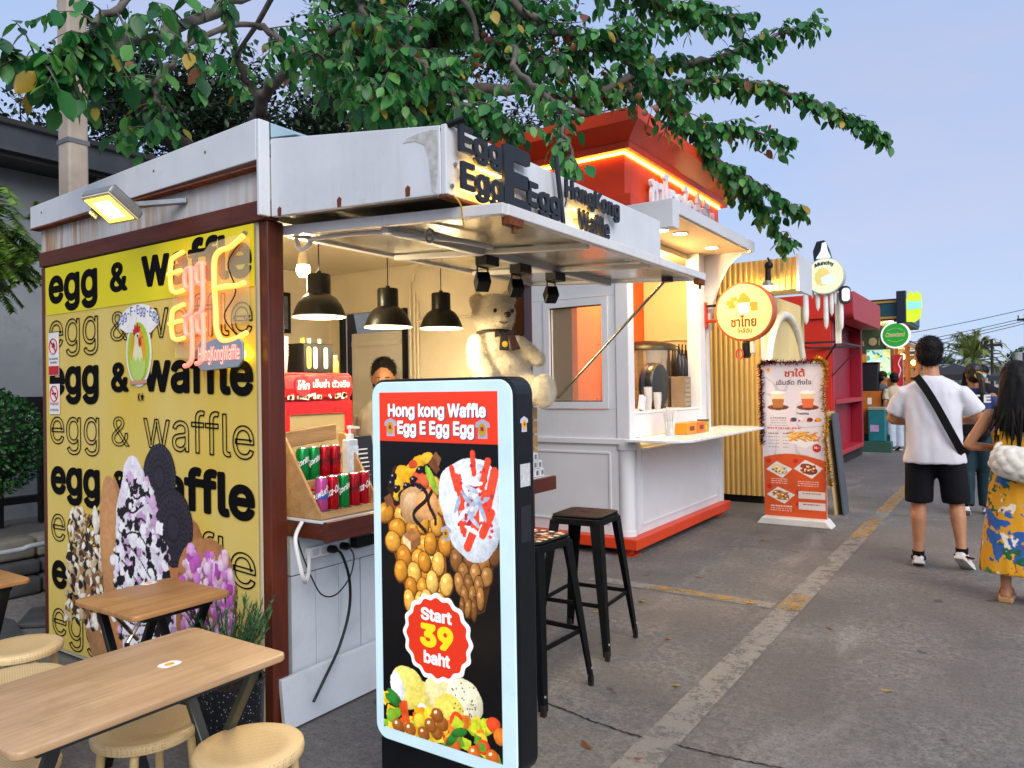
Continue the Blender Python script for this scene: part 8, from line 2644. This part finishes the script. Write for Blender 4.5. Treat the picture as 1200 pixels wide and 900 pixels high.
for k in range(190):
    a = r.uniform(0, 6.28); up_ = r.uniform(-.2, .9)
    d = V(math.cos(a), math.sin(a), up_).normalized()
    L = r.uniform(.35, .62)
    p0 = fc + V(r.gauss(0, .1), r.gauss(0, .1), r.gauss(0, .08))
    pts = catmull([p0, p0 + d * L * .5 + V(0, 0, .04), p0 + d * L * .8 + V(0, 0, -.14), p0 + d * L * .95 + V(0, 0, -.16 * r.uniform(.4, 1.6))], 5)
    st_.tube(pts, .003, 4, caps=False)
    for j in range(2, len(pts)):
        p = pts[j]; t_ = (pts[j] - pts[j - 1]).normalized()
        sdv = t_.cross(Z); sdv = sdv.normalized() if sdv.length > .05 else X
        for q in (-1, 1):
            for w in (0, .5):
                pp_ = p - (pts[j] - pts[j - 1]) * w
                l_ = .095 * (1 - .6 * j / len(pts)) * r.uniform(.8, 1.2)
                e = pp_ + sdv * q * l_ + V(0, 0, -.02) + t_ * .015
                mb.add([pp_ - t_ * .012, pp_ + t_ * .012, e], [(0, 1, 2)])
o = obj('frond', mb, mat_leaf('leaf_fern', '#27521c', '#4c7a26', '#86a63a'), FN); o['kind'] = 'stuff'
o = obj('stalk', st_, M('twig_brown', '#4c3b28', .8), FN); o['kind'] = 'stuff'
obj('basket', MB().lathe([(.0, -.2), (.12, -.18), (.2, -.02), (.21, .02)], fc, 18), M('basket_brown', '#3a2a1c', .9, bump=.6), FN, smooth=50)
obj('hanger', MB().tube([fc + V(0, 0, 0), (-6.98, 2.0, 3.5)], .006, 5), BLACK, FN)

# ------------------------------------------------------------------ far palm, far trees, poles and wires
PM = thing('palm_tree', 'feathery date palm at the far end of the street', 'palm tree', (-1.42, 40, 0))
obj('trunk', MB().tube([(-1.42, 40, 0), (-1.40, 40, 1.2), (-1.42, 40, 2.35)], [.30, .26, .30], 14), BARKD, PM, smooth=60)
r = random.Random(53)
mb = MB(); rc_ = MB()
top = V(-1.42, 40, 2.4)
for k in range(64):
    a = r.uniform(0, 6.28); el = r.uniform(-.35, 1.35) if k > 10 else r.uniform(1.0, 1.5)
    L = r.uniform(1.0, 1.7)
    d = V(math.cos(a) * math.cos(el), math.sin(a) * math.cos(el), math.sin(el))
    pts = catmull([top, top + d * L * .45 + V(0, 0, .08), top + d * L * .85 + V(0, 0, -.06), top + d * L * 1.05 + V(0, 0, -.42)], 6)
    rc_.tube(pts, .012, 4, caps=False)
    for j in range(3, len(pts)):
        t_ = (pts[j] - pts[j - 1]).normalized(); sdv = t_.cross(Z); sdv = sdv.normalized() if sdv.length > .05 else X
        for w in (0, .33, .66):
            p = pts[j] - (pts[j] - pts[j - 1]) * w
            for q in (-1, 1):
                e = p + (sdv * q * .8 + t_ * .8 + V(0, 0, -.25)).normalized() * .34 * r.uniform(.7, 1.1)
                mb.add([p - t_ * .02, p + t_ * .02, e], [(0, 1, 2)])
o = obj('frond', mb, mat_leaf('leaf_palm', '#5a7040', '#7d9450', '#a5ad6a'), PM); o['kind'] = 'stuff'
o = obj('rib', rc_, M('palm_rib', '#6d6a3a', .8), PM); o['kind'] = 'stuff'
r = random.Random(59)
for (x, y, z, w, lab) in ((2.0, 90, 3.4, 5.0, 'hazy round tree far beyond the palm on the right'), (-7.5, 95, 3.2, 6.0, 'hazy broad tree far behind the stalls')):
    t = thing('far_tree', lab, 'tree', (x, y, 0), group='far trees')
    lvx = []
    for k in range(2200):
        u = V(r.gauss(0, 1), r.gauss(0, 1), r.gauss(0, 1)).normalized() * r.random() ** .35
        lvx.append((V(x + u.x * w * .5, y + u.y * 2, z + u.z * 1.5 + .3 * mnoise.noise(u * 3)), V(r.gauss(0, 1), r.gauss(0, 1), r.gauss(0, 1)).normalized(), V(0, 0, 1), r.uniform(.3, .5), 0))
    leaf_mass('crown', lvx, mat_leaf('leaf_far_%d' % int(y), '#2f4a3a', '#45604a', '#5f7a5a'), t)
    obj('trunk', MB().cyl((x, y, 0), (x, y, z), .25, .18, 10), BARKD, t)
GREYC = M('pole_concrete')
for (x, y, hh, lab) in ((-.62, 36, 3.15, 'slim dark utility pole in front of the palm'), (.62, 40, 4.4, 'concrete utility pole with a transformer at the right edge')):
    t = thing('utility_pole', lab, 'utility pole', (x, y, 0), group='far utility poles')
    obj('shaft', MB().cyl((x, y, 0), (x, y, hh), .07 if hh < 4 else .13, .05 if hh < 4 else .10, 10), BARKD if hh < 4 else GREYC, t)
    obj('crossarm', MB().box(x - .35, x + .35, y - .05, y + .05, hh - .3, hh - .2), BARKD, t)
    for q in (-.3, 0, .3):
        obj('insulator', MB().cyl((x + q, y, hh - .2), (x + q, y, hh - .05), .03, n=8), M('insulator', '#6d6a68', .4), t)
    if hh > 4:
        obj('transformer', MB().cyl((x - .35, y - .1, 2.0), (x - .35, y - .1, 2.7), .2, n=14), M('galvanised_steel'), t)
for k, (z0, z1) in enumerate(((3.95, 4.6), (3.35, 4.25), (3.1, 4.15), (2.85, 4.05), (2.55, 2.6), (2.35, 2.35))):
    pts = [(-14 + 17.0 * i / 16, 40, z0 - 1.2 + (z1 + .9 - z0 + 1.2 - .6) * i / 16 - .9 * math.sin(math.pi * i / 16) * .5 + .2) for i in range(17)]
    o = obj('overhead_wire', MB().tube(pts, .014, 4), BLACK)
    tag(o, ('topmost thin', 'second', 'third', 'fourth', 'fifth', 'lowest')[k] + ' dark overhead wire crossing the sky above the palm', 'wire', 'overhead wires')
fb = thing('far_building', 'low white flat-roofed building behind the palm', 'building', (2, 70, 0))
obj('wall', MB().box(-9, 9, 70, 76, 0, 2.6), M('far_white', '#b9bcc0', .8, var=.1), fb)
obj('roof', MB().box(-9.3, 9.3, 69.6, 76.4, 2.6, 2.9), M('far_roof', '#8e9298', .7), fb)
for k in range(12):
    obj('window', MB().box(-8 + k * 1.4, -7.2 + k * 1.4, 69.97, 69.99, 1.2, 2.1), M('far_window', '#4a5058', .3), fb)
gb = thing('gable_house', 'grey house with a shallow gabled roof left of the palm', 'house', (-5.6, 50, 0))
obj('wall', MB().box(-7.5, -3.6, 50, 55, 0, 2.3), M('far_grey', '#9aa0a6', .8, var=.1), gb)
obj('roof', MB().prism([(-7.8, 2.3), (-3.3, 2.3), (-5.5, 3.0)], (0, 49.8, 0), X, Z, (0, 5.4, 0)), M('far_roof_brown', '#6d6668', .8), gb)
obj('window', MB().box(-5.0, -4.2, 49.97, 49.99, 1.0, 1.8), M('far_window'), gb)
for k, (x, y, c, lab) in enumerate(((-1.45, 26, '#1a1c20', 'black canopy tent past the man with the strap'), (.1, 30, '#26303a', 'dark slate canopy tent below the palm'), (.75, 26, '#a82430', 'red canopy tent far right behind the crowd'))):
    t = thing('canopy_tent', lab, 'tent', (x, y, 0), group='far canopy tents')
    mt = M('tent_' + c[1:], c, .7, var=.15)
    w = .75 if k < 2 else .5
    hh = (1.66, 1.62, 1.42)[k]
    obj('roof', MB().add([(x - w, y, hh), (x + w, y, hh), (x + w, y + 2, hh), (x - w, y + 2, hh), (x, y + 1, hh + .35)], [(0, 1, 4), (1, 2, 4), (2, 3, 4), (3, 0, 4)]), mt, t)
    obj('valance', MB().box(x - w, x + w, y - .02, y, hh - .18, hh), mt, t)
    for px_ in (-w + .03, w - .03):
        for py_ in (.03, 1.97):
            obj('leg', MB().cyl((x + px_, y + py_, 0), (x + px_, y + py_, hh), .025, n=6), GALV, t)
    obj('table', MB().box(x - w + .1, x + w - .1, y + .2, y + .8, .7, .8), mt, t)

# fallen leaves on the concrete
LWHERE = ('by the orange kiosk foot, nearest the stools', 'under the near corner of the tea kiosk', 'between the tea kiosk and the white line', 'left of the white line near the crack', 'on the white line at the crack', 'just left of the white line below the crack', 'behind the plain black stool', 'right of the white line, below the line junction', 'between the plain stool and the white line', 'in the open middle of the lane, nearest the camera', 'past the feet of the woman in the floral dress', 'in front of the menu standee')
r = random.Random(61)
for k, (x, y) in enumerate(((-2.05, 4.55), (-2.3, 5.2), (-1.95, 5.35), (-1.34, 3.35), (-1.2, 2.62), (-1.42, 2.6), (-2.2, 4.2), (-.9, 4.6), (-1.62, 3.95), (-.5, 3.8), (.2, 6.9), (-1.9, 6.9))):
    me = bpy.data.meshes.new('fallen_leaf'); me.from_pydata([(v[0] * .8, v[1] - .5, abs(v[2]) * 1.2) for v in LV], [], LF)
    ob = obj('fallen_leaf', me, LEAFB if k % 3 else LEAFY, local=True)
    ob.location = (x, y, .002); ob.rotation_euler = (0, 0, r.uniform(0, 6.28)); ob.scale = [r.uniform(.045, .08)] * 3
    tag(ob, 'dry fallen leaf on the concrete ' + LWHERE[k], 'leaf', 'fallen leaves on the concrete')
